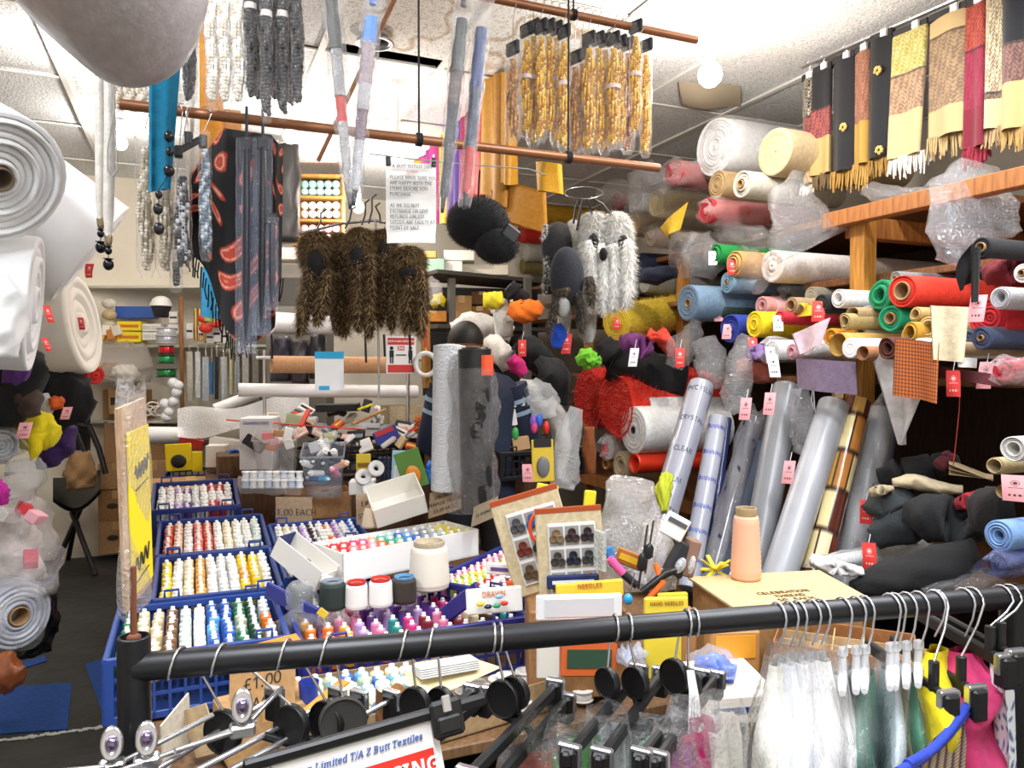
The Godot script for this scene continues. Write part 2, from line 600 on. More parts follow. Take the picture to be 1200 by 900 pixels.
# a wire hook over the rail at pixel px; its shank goes down to «to»
func hook(g: G,px: float,to: Vector3,front := true,lean := 0.012,r := 0.0019):
	var c = rail_at(px)
	var R = RR0 + 0.003
	var pts = []
	for k in 9:
		var a = lerpf(-0.75,PI,k / 8.0)
		var d = (rfr if front else -rfr) * cos(a) * R + Vector3.UP * sin(a) * R
		pts.append(c + d + rax * lean * (k / 8.0 - 0.7))
	pts.append((pts[8] as Vector3).lerp(to,0.4) + (-rfr if front else rfr) * 0.004)
	pts.append(to)
	g.tube(pts,r,6)
func clip_at(w: Node3D,p: Vector3,ax: Vector3,s := 1.0):    # a sprung clip across a bar: black jaws,a metal spring over them
	var b = Basis(ax.cross(Vector3.UP).normalized(),Vector3.UP,-ax).orthonormalized()
	var g = wg(w)
	g.x = g.x * Transform3D(b,p)
	g.box(Vector3(0.026,0.05,0.026) * s,Vector3(0,-0.012,0) * s,0.004)
	var jaw = part("clip",g,plastic("161617",0.42),w)
	g = wg(w)
	g.x = g.x * Transform3D(b,p)
	g.box(Vector3(0.034,0.008,0.012) * s,Vector3(0,0.014,0) * s,0.002)
	g.box(Vector3(0.004,0.03,0.010) * s,Vector3(-0.0155,0.0,0) * s)
	g.box(Vector3(0.004,0.03,0.010) * s,Vector3(0.0155,0.0,0) * s)
	part("spring",g,chrome(),jaw,"bright metal spring")

func sec_a_rail():
	ra = P(170,781,1.0)
	rb = P(1185,700,1.285)
	rax = (rb - ra).normalized()
	rfr = rax.cross(Vector3.UP).normalized()
	if rfr.dot(CT.origin - ra) < 0: rfr = -rfr
	var bm = M("black painted steel",C("1d1d20"),0.38,0.2)
	var pl = P(157,770,1.0)
	var pr = P(1187,700,1.29)
	var w = thing("garment_rail","black tubular steel garment rail standing across the front","clothes rail",Vector3(pl.x,0,pl.z))
	var g = wg(w)
	g.tube([ra - rax * 0.012,rb + rax * 0.02],RR0,20)
	part("crossbar",g,bm,w)
	for e in [pl,pr]:
		g = wg(w)
		var top: float = e.y + (0.028 if e == pl else 0.02)
		g.lathe([[0.0,0.03],[0.0205,0.03],[0.0205,top - 0.002],[0.019,top],[0.016,top],[0.015,top - 0.03],[0.0,top - 0.03]],24,Transform3D(Basis(),Vector3(e.x,0,e.z)))
		part("post",g,bm,w)
		g = wg(w)
		g.bar(Vector3(e.x,0.022,e.z) - rfr * 0.28,Vector3(e.x,0.022,e.z) + rfr * 0.28,0.04,0.04,0.004)
		part("foot",g,bm,w)
	# placard on a rod in the left post
	var a = P(141,600,0.985)
	var b = P(173,590,1.10)
	var top = P(140,478,0.985).y
	var bot = P(140,724,0.985).y
	var base = Vector3(pl.x,pl.y + 0.02,pl.z)
	w = thing("placard","tall yellow price placard in a clear sleeve on the rail's left post","placard",base)
	g = wg(w)
	g.tube([base - Vector3(0,0.03,0),base + Vector3(0,0.10,0)],0.0042,8)
	g.lathe([[0.0,-0.002],[0.009,-0.002],[0.009,0.008],[0.005,0.011],[0.0,0.011]],10,Transform3D(Basis(),base))
	part("rusty_rod",g,M("rust",C("7a4a33"),0.8,0.3),w)
	var ha = Vector3(a.x,0,a.z)
	var hb = Vector3(b.x,0,b.z)
	g = wg(w)
	g.bar(ha + Vector3(0,(top + bot) / 2,0),hb + Vector3(0,(top + bot) / 2 + 0.01,0),0.004,top - bot)
	part("backing_board",g,card("c9a887"),w)
	var d = (hb - ha)
	var nrm = d.cross(Vector3.UP).normalized()
	if nrm.dot(CT.origin - ha) < 0: nrm = -nrm
	g = wg(w)
	g.bar(ha + d * 0.2 + nrm * 0.004 + Vector3(0,(top + bot) / 2 - 0.01,0),hb - d * 0.02 + nrm * 0.004 + Vector3(0,(top + bot) / 2 - 0.004,0),0.002,(top - bot) * 0.82)
	part("yellow_card",g,M("yellow card",C("f4d80e"),0.6),w)
	var tb = Basis(-d.normalized() if false else d.normalized(),Vector3.UP,nrm)
	var s: G
	for row in [[0.66,0.24,7],[0.2,0.16,5]]:     # handwritten strokes
		var pts = []
		for k in 22:
			var u: float = k / 21.0
			pts.append(ha + d * (0.36 + 0.5 * u) + nrm * 0.0062 + Vector3(0,lerpf(bot,top,row[0]) + 0.011 * sin(u * row[2] * 4.0) + 0.012 * u,0))
		s = wg(w)
		s.tube(pts,0.0011,4,true)
		part("handwriting",s,ink("3a3424"),w)
		s = wg(w)
		s.tube([ha + d * 0.38 + nrm * 0.0062 + Vector3(0,lerpf(bot,top,row[0]) - 0.022,0),ha + d * 0.84 + nrm * 0.0062 + Vector3(0,lerpf(bot,top,row[0]) - 0.012,0)],0.0011,4)
		part("underline",s,ink("3a3424"),w)
	g = wg(w)
	g.grid(func(u,v):
		var q = u * 2.0
		var side = 1.0 if q < 1.0 else -1.0
		var t = q if q < 1.0 else 2.0 - q
		return ha - d * 0.06 + d * 1.13 * t + nrm * side * (0.007 + 0.004 * sin(v * 9 + t * 3)) + Vector3(0,lerpf(bot - 0.006,top + 0.028 + 0.012 * sin(t * 7),v),0),12,14,true)
	part("clear_sleeve",g,film(0.12,"ffffff",6.0),w)

	# black disc hangers on the left half,each with a chrome clip bar below
	var black = plastic("161617",0.42)
	var grey_black = plastic("3c3b38",0.5)
	var cm = chrome()
	var k = 0
	for e in [[213,262,857,24,0,110,905,330,812],[262,342,850,23,0,150,915,405,812],[338,383,846,24,0,190,925,430,815],[386,402,845,26,1,230,930,468,815],
			[478,487,826,20,0,400,880,560,808],[509,517,825,19,0,430,890,575,810],[580,590,819,21,0,540,850,655,802],[588,603,812,19,0,560,860,668,818],
			[722,712,800,17,2,662,856,752,784],[738,745,800,18,2,700,866,778,788],[806,791,793,20,2,747,834,826,790],[815,806,802,18,2,766,862,842,792]]:
		var fr: float = (rail_at(e[0]) - CT.origin).dot(-CT.basis.z)
		var dc = P(e[1],e[2],fr + (0.0 if e[4] == 1 else 0.02))
		var lab: String
		if e[4] == 2:
			lab = ["black clip hanger, first of four hooked right of the middle","black clip hanger, second of four hooked right of the middle","black clip hanger, third of four hooked right of the middle","black clip hanger, rightmost of four with a white cord on its hook"][k - 8]
		else:
			lab = ["leftmost black disc hanger on the rail, over the chrome clips","second black disc hanger from the left on the rail","black disc hanger tucked behind the grey-faced disc","hanger with the large grey-faced disc on the left of the rail",
				"black disc hanger left of the pair behind the red notice's clip","black disc hanger right beside the red notice's clip","black disc hanger just right of the notice clip","black disc hanger half behind another, right of the notice clip"][k]
		w = thing("clip_hanger",lab,"clothes hanger",dc,"clip hangers on the front rail")
		g = wg(w)
		hook(g,e[0],dc + Vector3(0,e[3] / F * fr,0),true,0.02 if k < 6 else 0.008)
		part("hook",g,cm,w)
		g = wg(w)
		var R: float = e[3] / F * fr * 1.08
		var tocam = (CT.origin - dc).normalized()
		var face = (Vector3(tocam.x,0.1,tocam.z).normalized() + rax * (0.1 if e[4] == 1 else -0.75 - 0.1 * (k % 3))).normalized()
		if e[4] == 2: face = (face - rax * 0.5).normalized()
		var bb = Basis(face.cross(Vector3.UP).normalized(),face,Vector3.ZERO)
		bb.z = bb.x.cross(bb.y).normalized()
		g.lathe([[0.0,-0.006],[R * 0.95,-0.006],[R,-0.004],[R,0.004],[R * 0.96,0.007],[R * 0.9,0.0062],[R * 0.86,0.0045],[0.0,0.0045]],28,Transform3D(bb,dc))
		part("disc",g,grey_black if e[4] == 1 else black,w)
		var n1 = P(e[5],e[6],fr - 0.16)
		var n2 = P(e[7],e[8],fr + 0.14)
		if n1.y > n2.y: n1.y = n2.y
		g = wg(w)
		var gm = wg(w)
		if e[4] == 2 or k > 3:
			g.bar(n1,n2,0.012,0.02,0.003)
		else:
			gm.tube([n1,n2],0.0042,8)
		g.tube([dc - Vector3(0,R * 0.9,0),n1.lerp(n2,0.55)],0.006,8)
		clip_at(w,n1.lerp(n2,0.05),(n2 - n1).normalized(),0.9)
		clip_at(w,n1.lerp(n2,0.95),(n2 - n1).normalized(),0.9)
		part("bar",g,black,w)
		if gm.v.size(): part("rod",gm,cm,w)
		k += 1
	# white cord looped on the last of the four
	w = thing("loop_cord","white cord loop hanging from the rightmost of the four clip hangers","cord",P(815,790,1.15))
	g = wg(w)
	for q in 4:
		g.tube([P(806 + q * 2,786,1.16),P(809 + q * 3,810 + q * 3,1.13),P(808 + q * 4,850,1.12),P(806 + q * 4,905 + q * 4,1.12)],0.0022,6)
	part("strand",g,cloth("f0f0ee"),w)
	# chrome clamps of rods that run out under the rail
	k = 0
	for e in [[131,872,60,905,250,838],[172,866,120,910,300,845],[284,828,205,880,330,806]]:
		var c = P(e[0],e[1],0.93)
		w = thing("chrome_clamp",["chrome hanger clamp with a mirrored stud, left of the rail's post","chrome hanger clamp with a mirrored stud, right of the rail's post","chrome hanger clamp beside the leftmost black disc"][k],"hanger clamp",c)
		g = wg(w)
		var tc = (CT.origin - c).normalized()
		var bx = tc.cross(Vector3.UP).normalized()
		var B = Basis(bx,tc,bx.cross(tc))
		g.lathe([[0.0,-0.008],[0.017,-0.008],[0.018,-0.004],[0.018,0.003],[0.014,0.006],[0.009,0.003],[0.0,0.003]],20,Transform3D(B,c),0.72,1.2)
		g.box(Vector3(0.03,0.016,0.02),c - Vector3(0,0.028,0) - w.position * 0.0,0.003)
		part("clamp",g,cm,w)
		g = wg(w)
		g.ball(0.0065,c + tc * 0.005,12,8,Vector3(1,1.2,1))
		part("stud",g,M("violet reflection chrome",C("8a7a9a"),0.12,0.9),w,"mirrored stud coloured with a violet reflection")  # violet in the stud colour stands in for a reflection
		g = wg(w)
		g.tube([P(e[2],e[3],0.86),c - Vector3(0,0.028,0),P(e[4],e[5],1.02)],0.0035,8)
		part("rod",g,cm,w)
		k += 1
	# the red and white notice clipped to a black bar
	var t0 = P(318,896,0.86)
	var t1 = P(507,842,0.93)
	var ux = (t1 - t0).normalized()
	var dn = (Vector3(0,-1,0) + (t0 - CT.origin).normalized() * -0.25)
	dn = (dn - ux * dn.dot(ux)).normalized()
	var nz = ux.cross(-dn).normalized()
	w = thing("shop_notice","white and red shop notice hanging from the clip hanger at the bottom","notice",t0)
	var L = (t1 - t0).length()
	g = wg(w)
	g.quad(t0 + dn * 0.3,t1 + dn * 0.3 + ux * 0.008,t1 + ux * 0.004,t0)
	part("sheet",g,paper("f6f4f2"),w)
	g = wg(w)
	g.quad(t0 + dn * 0.3 + ux * 0.012 + nz * 0.0008,t1 + dn * 0.3 - ux * 0.004 + nz * 0.0008,t1 + dn * 0.032 - ux * 0.005 + nz * 0.0008,t0 + dn * 0.032 + ux * 0.012 + nz * 0.0008)
	part("red_panel",g,M("red print",C("e0301f"),0.6),w,"red printed panel")
	var tx = Transform3D(Basis(ux,-dn,nz),w.transform.affine_inverse() * (t0.lerp(t1,0.5) + dn * 0.016 + nz * 0.0014))
	letters("& Son Limited T/A Z Butt Textiles",0.0076,tx,ink("2b57a8"),w,"Droid Serif",0.0,"lettering",400,true)
	tx.origin = w.transform.affine_inverse() * (t0.lerp(t1,0.84) + dn * 0.05 + nz * 0.0014)
	letters("CING",0.018,tx,paper("ffffff"),w,"Droid Sans",0.0,"lettering",700)
	g = wg(w)
	g.bar(t0 - ux * 0.03 + dn * -0.006,t1 + ux * 0.07 + dn * -0.006,0.012,0.014,0.003)
	part("hanger_bar",g,black,w)
	g = wg(w)
	var cc = t1 + ux * 0.016 + nz * 0.008
	g.x = g.x * Transform3D(Basis(ux,-dn,nz),cc)
	g.box(Vector3(0.04,0.044,0.012),Vector3(0,-0.002,0.0),0.004)
	g.box(Vector3(0.03,0.02,0.006),Vector3(0,-0.008,0.008),0.003)
	part("clip",g,black,w)
	g = wg(w)
	g.x = g.x * Transform3D(Basis(ux,-dn,nz),cc)
	g.box(Vector3(0.011,0.02,0.004),Vector3(0,0.016,0.009),0.0015)
	part("clip_spring",g,cm,w)

# one garment hanging edge-on from the rail in a polythene bag
func garment(px: float,top_y: float,half_w: float,thick: float,len: float,col: String,bag: float,label: String,opts := {}) -> Node3D:
	var c = rail_at(px)
	var neck = c - Vector3(0,0.05 if half_w > 0.14 else 0.08,0)
	if opts.has("neck"): neck = opts.neck
	var w = thing(opts.get("name","hanging_garment"),label,opts.get("cat","garment"),neck,opts.get("group",""))
	var g = wg(w)
	hook(g,px,neck,false,0.004,0.0017)
	part("hook",g,M("white coated wire",C("c9c9cc"),0.3,0.5),w)
	if opts.get("white_neck",false):
		g = wg(w)
		g.tube([neck + Vector3(0,0.012,0),neck - Vector3(0,0.03,0)],[0.0055,0.0075],10)
		g.box(Vector3(0.015,0.015,0.012),neck + Vector3(0,0.014,0),0.002)
		for s in [-1.0,1.0]:
			g.tube([neck - Vector3(0,0.02,0),neck - Vector3(0,0.035,0) + (CT.origin - neck) * s * 0.04,neck - Vector3(0,0.05,0) + (CT.origin - neck) * s * 0.07],[0.0075,0.007,0.005],8)
		part("hanger",g,plastic("d9d9dc"),w)
	var ph = rr(0,6)
	var vd = CT.origin - c
	vd.y = 0
	var rfr = vd.normalized().lerp(self.rfr,0.12).normalized()      # each hanger is turned nearly edge-on to the shop
	var rax = Vector3.UP.cross(rfr).normalized()
	var shape = func(u: float,v: float,grow: float) -> Vector3:
		var a = u * TAU
		var y = v
		var wd: float = half_w * (0.18 + 0.82 * smoothstep(0.0,opts.get("shoulder",0.25),y)) + grow
		var th: float = thick * (0.5 + 0.5 * smoothstep(0.0,0.3,y)) * (1.0 + 0.25 * sin(a * 3 + y * 7 + ph)) * (1.0 + (0.7 * y if half_w > 0.14 else 0.0)) + grow * 0.7
		return neck - Vector3(0,0.02 - grow * 1.4 + y * (len + grow),0) + rfr * cos(a) * wd * (1.0 + 0.06 * sin(y * 11 + ph)) + rax * (sin(a) * th + 0.006 * sin(y * 9 + ph + cos(a) * 2.0))
	g = wg(w)
	g.grid(func(u,v): return shape.call(u,1.0 - v,0.0),36,20,true)
	part(opts.get("part","cloth"),g,cloth(col) if not opts.has("mat") else opts.mat,w)
	if opts.has("second"):
		g = wg(w)
		g.grid(func(u,v): return shape.call(u,lerpf(1.0,opts.get("second_from",0.45),v),0.0025),36,12,true)
		part("lower_cloth",g,cloth(opts.second),w)
	if bag > 0:
		g = wg(w)
		g.grid(func(u,v):
			var p: Vector3 = shape.call(u,1.0 - v,bag)
			return p + (rax * 0.005 * sin(v * 31 + u * 40 + ph) + rfr * 0.004 * sin(v * 23 + u * 17)) * smoothstep(0.0,0.3,1.0 - v),40,26,true)
		part("clear_bag",g,film(0.04,"ffffff",7.0,0.9),w)
	return w

func sec_b_garments():
	var gp = ""
	garment(912,0,0.15,0.026,0.45,"fbfaf0",0.014,"bagged cream garment, first of the clear bags on the rail's right half",{"shoulder": 0.5,"second": "c9d4ec"})
	garment(926,0,0.16,0.024,0.46,"eef2fa",0.016,"bagged pale blue garment, second of the clear bags on the rail",{"shoulder": 0.45,"second": "a9bfe6"})
	garment(936,0,0.15,0.024,0.46,"fcfcfb",0.014,"bagged white garment, third of the clear bags on the rail",{"shoulder": 0.5})
	garment(952,0,0.15,0.026,0.44,"f8f5fa",0.016,"bagged white garment with a lilac cast, fourth of the clear bags",{"shoulder": 0.5,"second": "d6d2e8"})
	garment(963,0,0.15,0.028,0.45,"fcfbf6",0.018,"bagged ivory garment at the right edge of the big clear bags",{"shoulder": 0.55,"second": "6c8ed8","second_from": 0.62})
	garment(988,0,0.11,0.02,0.42,"f1f1f0",0.01,"white bagged garment on a white hanger, left of the green garments",{"white_neck": true,"second": "2f63b4","second_from": 0.35})
	garment(1004,0,0.12,0.018,0.45,"17775f",0.01,"dark green and blue garment on a white hanger, left one",{"white_neck": true,"second": "2a58b0","second_from": 0.4})
	garment(1014,0,0.12,0.02,0.46,"1d8064",0.011,"green bagged garment on a white hanger, middle of the green ones",{"white_neck": true})
	garment(1044,0,0.12,0.018,0.45,"c3d0da",0.011,"pale grey blue bagged garment on a white hanger",{"white_neck": true})
	garment(1050,0,0.05,0.009,0.45,"f4f4f2",0.0,"white plaited strap hanging from the rail, left of two",{"white_neck": true,"name": "hanging_strap","cat": "strap","group": "white straps on the rail"})
	garment(1063,0,0.05,0.009,0.45,"f6f6f4",0.0,"white plaited strap hanging from the rail, right of two",{"white_neck": true,"name": "hanging_strap","cat": "strap","group": "white straps on the rail"})
	garment(1077,0,0.10,0.018,0.4,"2b8a68",0.012,"green bagged garment on a white hanger, beside the yellow knit",{"white_neck": true,"second": "f0f2f0","second_from": 0.55})
	garment(1096,0,0.13,0.026,0.21,"f2dc12",0.0,"bright yellow knitted garment on the rail",{"shoulder": 0.35,"neck": rail_at(1096) - Vector3(0,0.055,0)})
	garment(1130,0,0.11,0.045,0.16,"e2417c",0.0,"deep pink fabric garment next to the yellow knit",{"shoulder": 0.6,"neck": rail_at(1131) - Vector3(0,0.062,0),"second": "d23a74","second_from": 0.3})
	# blue-trimmed woven bag hung between black clips
	var w = thing("woven_bag","woven multicolour bag with a bright blue trim under the pink garment","bag",P(1060,900,1.1))
	var wf = func(u: float,v: float) -> Color:
		var s = fposmod(u * 9.0 + v * 2.0,1.0)
		var q = fposmod(v * 26.0,1.0)
		var base = C("d9c7a4") if s < 0.4 else (C("c8643a") if s < 0.55 else (C("3c4a7a") if s < 0.75 else C("b7a98c")))
		return base * (0.8 + 0.2 * sin(q * TAU))
	var m = M("woven bag",Color.WHITE,0.85)
	m.albedo_texture = paint("woven bag",128,128,wf)
	var tA = P(1052,905,1.02)
	var tB = P(1142,812,1.2)
	var bA = P(1060,960,1.04)
	var bB = P(1150,960,1.2)
	for s in [0.0,1.0]:
		var off = Vector3(0.03,0,-0.01) * s
		var g = wg(w)
		g.grid(func(u,v):
			var t: Vector3 = tA.lerp(tB,u) - Vector3(0,0.02 * sin(u * PI),0)
			return t.lerp(bA.lerp(bB,u),1.0 - v) + off + rfr * 0.012 * sin(v * 3.0 + u * 4.0) * (1.0 - s),16,12)
		part("woven_cloth",g,m,w)
		g = wg(w)
		var pts = []
		for q in 12:
			var u = q / 11.0
			pts.append(tA.lerp(tB,u) - Vector3(0,0.02 * sin(u * PI),0) + off)
		g.tube(pts,0.0065,8)
		part("blue_trim",g,cloth("2440b8"),w)
	# black clip hangers at the right end,with a white printed cloth
	var black = plastic("161617",0.42)
	var k = 0
	for e in [[1099,1094,812,0],[1140,1126,806,0],[1174,1160,770,1],[1184,1172,765,1]]:
		var fr: float = (rail_at(e[0]) - CT.origin).dot(-CT.basis.z)
		var dc = P(e[1],e[2],fr - 0.06)
		w = thing("clip_hanger",["black clip below the yellow knitted garment","black clip gripping the pink garment","black clip hanger second from the right end of the rail","black clip hanger at the right end of the rail"][k],"clothes hanger",dc,"clip hangers on the front rail")
		var g = wg(w)
		var gm = wg(w)
		var up = dc + Vector3(0,0.05,0)
		hook(gm,e[0],up,false,0.004)
		g.tube([up,dc],0.008,8)
		g.bar(dc - rfr * -0.03,dc - rfr * 0.16 + Vector3(0,0.02,0),0.012,0.022,0.003)
		clip_at(w,dc + rfr * 0.03,rfr,1.0)
		part("bar",g,black,w)
		part("metal_hook",gm,chrome(),w)
		k += 1
	var pf = func(u: float,v: float) -> Color:
		var a = sin(u * 37 + 4 * sin(v * 21)) * sin(v * 43 + 3 * sin(u * 17))
		return C("f2f4f8") if a < 0.35 else (C("9db6e2") if a < 0.75 else C("6a6a70"))
	m = M("printed cotton",Color.WHITE,0.9)
	m.albedo_texture = paint("printed cotton",128,128,pf)
	var q0 = P(1164,772,1.2)
	var q1 = P(1183,765,1.3)
	var g2 = G.new()
	g2.grid(func(u,v): return (q0.lerp(q1,u) + rax * (0.018 * sin(u * 9.0 + v * 2.0)) - Vector3(0,(1.0 - v) * 0.34,0) - rfr * 0.03 * (1.0 - v) * (u - 1.2)) ,16,14)
	single("printed_cloth",g2,m,"white and blue printed cloth hanging at the rail's right end","cloth")
	# goods in dark film below the middle hangers
	k = 0
	for e in [[628,890,0.06,"e8441c","orange fringed cloth under the middle clip hangers"],[676,872,0.05,"3fae3a","bright green cloth under the middle clip hangers"],[712,858,0.03,"b9bcc0","silvery film bundle under the middle clip hangers"],
			[760,874,0.045,"a9d6bd","pale mint bagged cloth under the middle clip hangers"],[812,850,0.04,"c8186e","crimson pink fringed cloth left of the clear bags"],[792,872,0.03,"c02fb4","magenta shiny cloth under the rightmost of the four hangers"],[842,846,0.04,"e9e4da","cream cloth between the pink cloth and the clear bags"]]:
		var t = P(e[0],e[1],1.1)
		w = thing("hanging_cloth",e[4],"cloth",t)
		var g = wg(w)
		var ph = k * 1.7
		g.grid(func(u,v):
			var a = u * TAU
			var y = 1.0 - v
			return t - Vector3(0,y * 0.25 - 0.012 * cos(a),0) + rax * (cos(a) * e[2] * (0.6 + 0.4 * sqrt(y)) + 0.004 * sin(a * 7 + ph)) + rfr * (sin(a) * 0.018 + 0.006 * sin(a * 5 + y * 6 + ph)),32,10,true)
		part("cloth",g,cloth(e[3]),w)
		g = wg(w)
		g.grid(func(u,v):
			var a = u * TAU
			var y = 1.0 - v
			return t + Vector3(0,0.035 - y * 0.28,0) + rax * cos(a) * (e[2] + 0.012) * (0.7 + 0.3 * sqrt(y)) + rfr * (sin(a) * 0.027 + 0.006 * sin(a * 4 + y * 17 + ph)),28,14,true)
		part("clear_bag",g,film(0.1,"ffffff",7.0,1.2),w)
		k += 1
	# large smoky film sheet over the left of that group
	w = thing("film_sheet","loose smoky film with a rounded edge left of the middle hangers","plastic film",P(628,880,1.0))
	var g3 = wg(w)
	g3.grid(func(u,v):
		return P(lerpf(606,660,u) - 8 * sin(v * 3),lerpf(905,832 - 26 * sin(u * 2.2) + 20,v),1.06 + 0.02 * sin(u * 7 + v * 5)),16,12)
	part("sheet",g3,film(0.3,"3a3f36",6.0),w)

# ------------------------------------------------------------------ the table,its crates and the thread
const ORD := ["first","second","third","fourth","fifth","sixth","seventh","eighth","ninth","tenth","eleventh","twelfth","thirteenth","fourteenth","fifteenth"]
const CAP := "f4f3ee"
func spool_mesh(h: float,r: float) -> Array:      # [thread body,cap]
	var key = "spool%s%s" % [h,r]
	if not cache.has(key):
		var g = G.new()
		g.lathe([[0.0,0.0],[r,0.0],[r,h * 0.06],[r * 0.97,h * 0.1],[r,h * 0.3],[r * 0.99,h * 0.6],[r * 0.97,h * 0.82],[r * 0.9,h * 0.87],[r * 0.34,h * 0.885],[0.0,h * 0.885]],12)
		var c = G.new()
		c.lathe([[r * 0.52,h * 0.88],[r * 0.52,h * 0.895],[r * 0.42,h * 0.9],[r * 0.4,h * 0.985],[r * 0.38,h],[r * 0.2,h],[r * 0.16,h * 0.96],[0.0,h * 0.96]],10)
		cache[key] = [g.mesh(),c.mesh()]
	return cache[key]
func thread_mat(h: String) -> StandardMaterial3D:
	var m = M("thread " + h,C(h),0.6)
	m.rim_enabled = true
	m.rim = 0.3
	return m
var spool_rest = {}      # colour -> transforms of the spools beyond the nearest 300
var spool_tf = []
var spool_tint = []
# a blue plastic crate; A,B are the near rim corners,depth goes away from the viewer,back rim raised by «lift»
func crate(A: Vector3,B: Vector3,depth: float,h: float,lift: float,col: String,label: String) -> Node3D:
	var ux = (B - A); ux.y = 0
	var W = ux.length()
	ux = ux.normalized()
	var w = thing("plastic_crate",label,"crate",A - Vector3(0,h,0))
	w.basis = Basis(ux,Vector3.UP,ux.cross(Vector3.UP)) * Basis(Vector3.RIGHT,atan(lift / depth))
	var m = plastic(col,0.4)
	var g = G.new()
	g.box(Vector3(W,0.006,depth),Vector3(W / 2,0.003,-depth / 2))
	part("base",g,m,w)
	for s in 4:
		g = G.new()
		var L: float = W if s < 2 else depth
		if s == 0: g.x = Transform3D(Basis(),Vector3.ZERO)
		if s == 1: g.x = Transform3D(Basis(),Vector3(0,0,-depth))
		if s == 2: g.x = Transform3D(Basis(Vector3.UP,PI / 2),Vector3.ZERO)
		if s == 3: g.x = Transform3D(Basis(Vector3.UP,PI / 2),Vector3(W,0,0))
		g.box(Vector3(L,0.022,0.014),Vector3(L / 2,h - 0.011,0),0.003)
		g.box(Vector3(L,0.02,0.008),Vector3(L / 2,0.01,0),0.002)
		g.box(Vector3(L,0.008,0.007),Vector3(L / 2,h * 0.38,0))
		g.box(Vector3(L,0.008,0.007),Vector3(L / 2,h * 0.66,0))
		var nb = int(L / 0.034)
		for k in nb + 1:
			g.box(Vector3(0.007 if k > 0 and k < nb else 0.022,h - 0.01,0.008 if k > 0 and k < nb else 0.016),Vector3(clampf(L * k / nb,0.008,L - 0.008),h / 2 - 0.002,0))
		part("side",g,m,w)
	for s in [0.0,1.0]:
		for q in [0.14,0.86]:
			g = G.new()
			var z = -depth * s
			g.tube([Vector3(W * q - 0.02,h - 0.004,z),Vector3(W * q - 0.02,h + 0.022,z),Vector3(W * q + 0.02,h + 0.022,z),Vector3(W * q + 0.02,h - 0.004,z)],0.0045,6)
			part("stacking_loop",g,m,w)
	return w
# stand rows of spools in a crate,one colour to a column
func fill(cr: Node3D,W: float,depth: float,top: float,cols: Array,rows: int,where: String,group: String,single_ones: bool,sh := 0.085,sr := 0.0155,across := false,jitter := 0.002):
	var ms = spool_mesh(sh,sr)
	var n = cols.size()
	for q in n:
		for r in rows:
			var jx = rr(-jitter,jitter)
			var p = Vector3((q + 0.5) / n * (W - 0.03) + 0.015 + jx,top - sh - 0.012 + rr(-0.004,0.004),-((r + 0.5) / rows * (depth - 0.036) + 0.018) + rr(-jitter,jitter))
			var h: String = cols[q] if not across else cols[(q * 7 + r * 5) % n]
			if h.contains("/"): h = h.split("/")[(r * 3 / rows) % h.split("/").size()]
			var tf: Transform3D = cr.transform * Transform3D(Basis(Vector3(rr(-1,1),0,rr(-1,1)).normalized(),rr(-0.05,0.05)),p)
			if single_ones:
				var key = "proto %s %s" % [h,where]
				var o: Node3D
				if not cache.has(key):
					o = thing("thread_spool","white-capped spool of %s thread standing in %s" % [colour_name(h),where],"thread spool",Vector3.ZERO,"%s spools in %s" % [colour_name(h),group])
					part("thread",ms[0],thread_mat(h),o)
					part("cap",ms[1],plastic(CAP,0.4),o,"white plastic cap")
					cache[key] = o
				else:
					o = (cache[key] as Node3D).duplicate()
					o.name = numbered("thread_spool")
					add_child(o)
				o.transform = tf
				if single_ones: o.set_meta("label","%s spool %s from left, %s row from front, %s" % [colour_name(h),ORD[q],ORD[r],group])
			else:
				spool_tf.append(tf.scaled_local(Vector3(sr / 0.0155,sh / 0.085,sr / 0.0155)))
				spool_tint.append(lin(h))
const COLOURS := {"white": "f2f1ec","cream": "ecdcb2","beige": "d3bf98","brown": "7d5638","dark brown": "3a251c","pale mint": "d4e4d8","blue": "2f62b8","navy": "1e2850","pale blue": "a8c8e8","sky blue": "58a4d8","green": "2f7d4a","dark green": "214a36",
	"orange": "ee7a22","burnt orange": "d8562c","peach": "f2bc98","yellow": "f4d21c","gold": "e0a030","grey": "a9aaa8","pale grey": "d4d5d3","purple": "6a3f98","lilac": "b594cc","pink": "e884a8","hot pink": "d83a80","red": "c8262c","dark red": "7c1c2a","teal": "1f8a80","black": "1c1c1e","olive": "8c8a4a","sage": "a9b496","lime": "b8dc3c","coral": "f07a6c","silver grey": "7f8285"}
func colour_name(h: String) -> String:
	for k in COLOURS:
		if COLOURS[k] == h: return k
	return "coloured"
func hexes(names: String) -> Array:
	var out = []
	for s in names.split(","):
		var q = []
		for t in s.split("/"): q.append(COLOURS[t.strip_edges()])
		out.append("/".join(q))
	return out
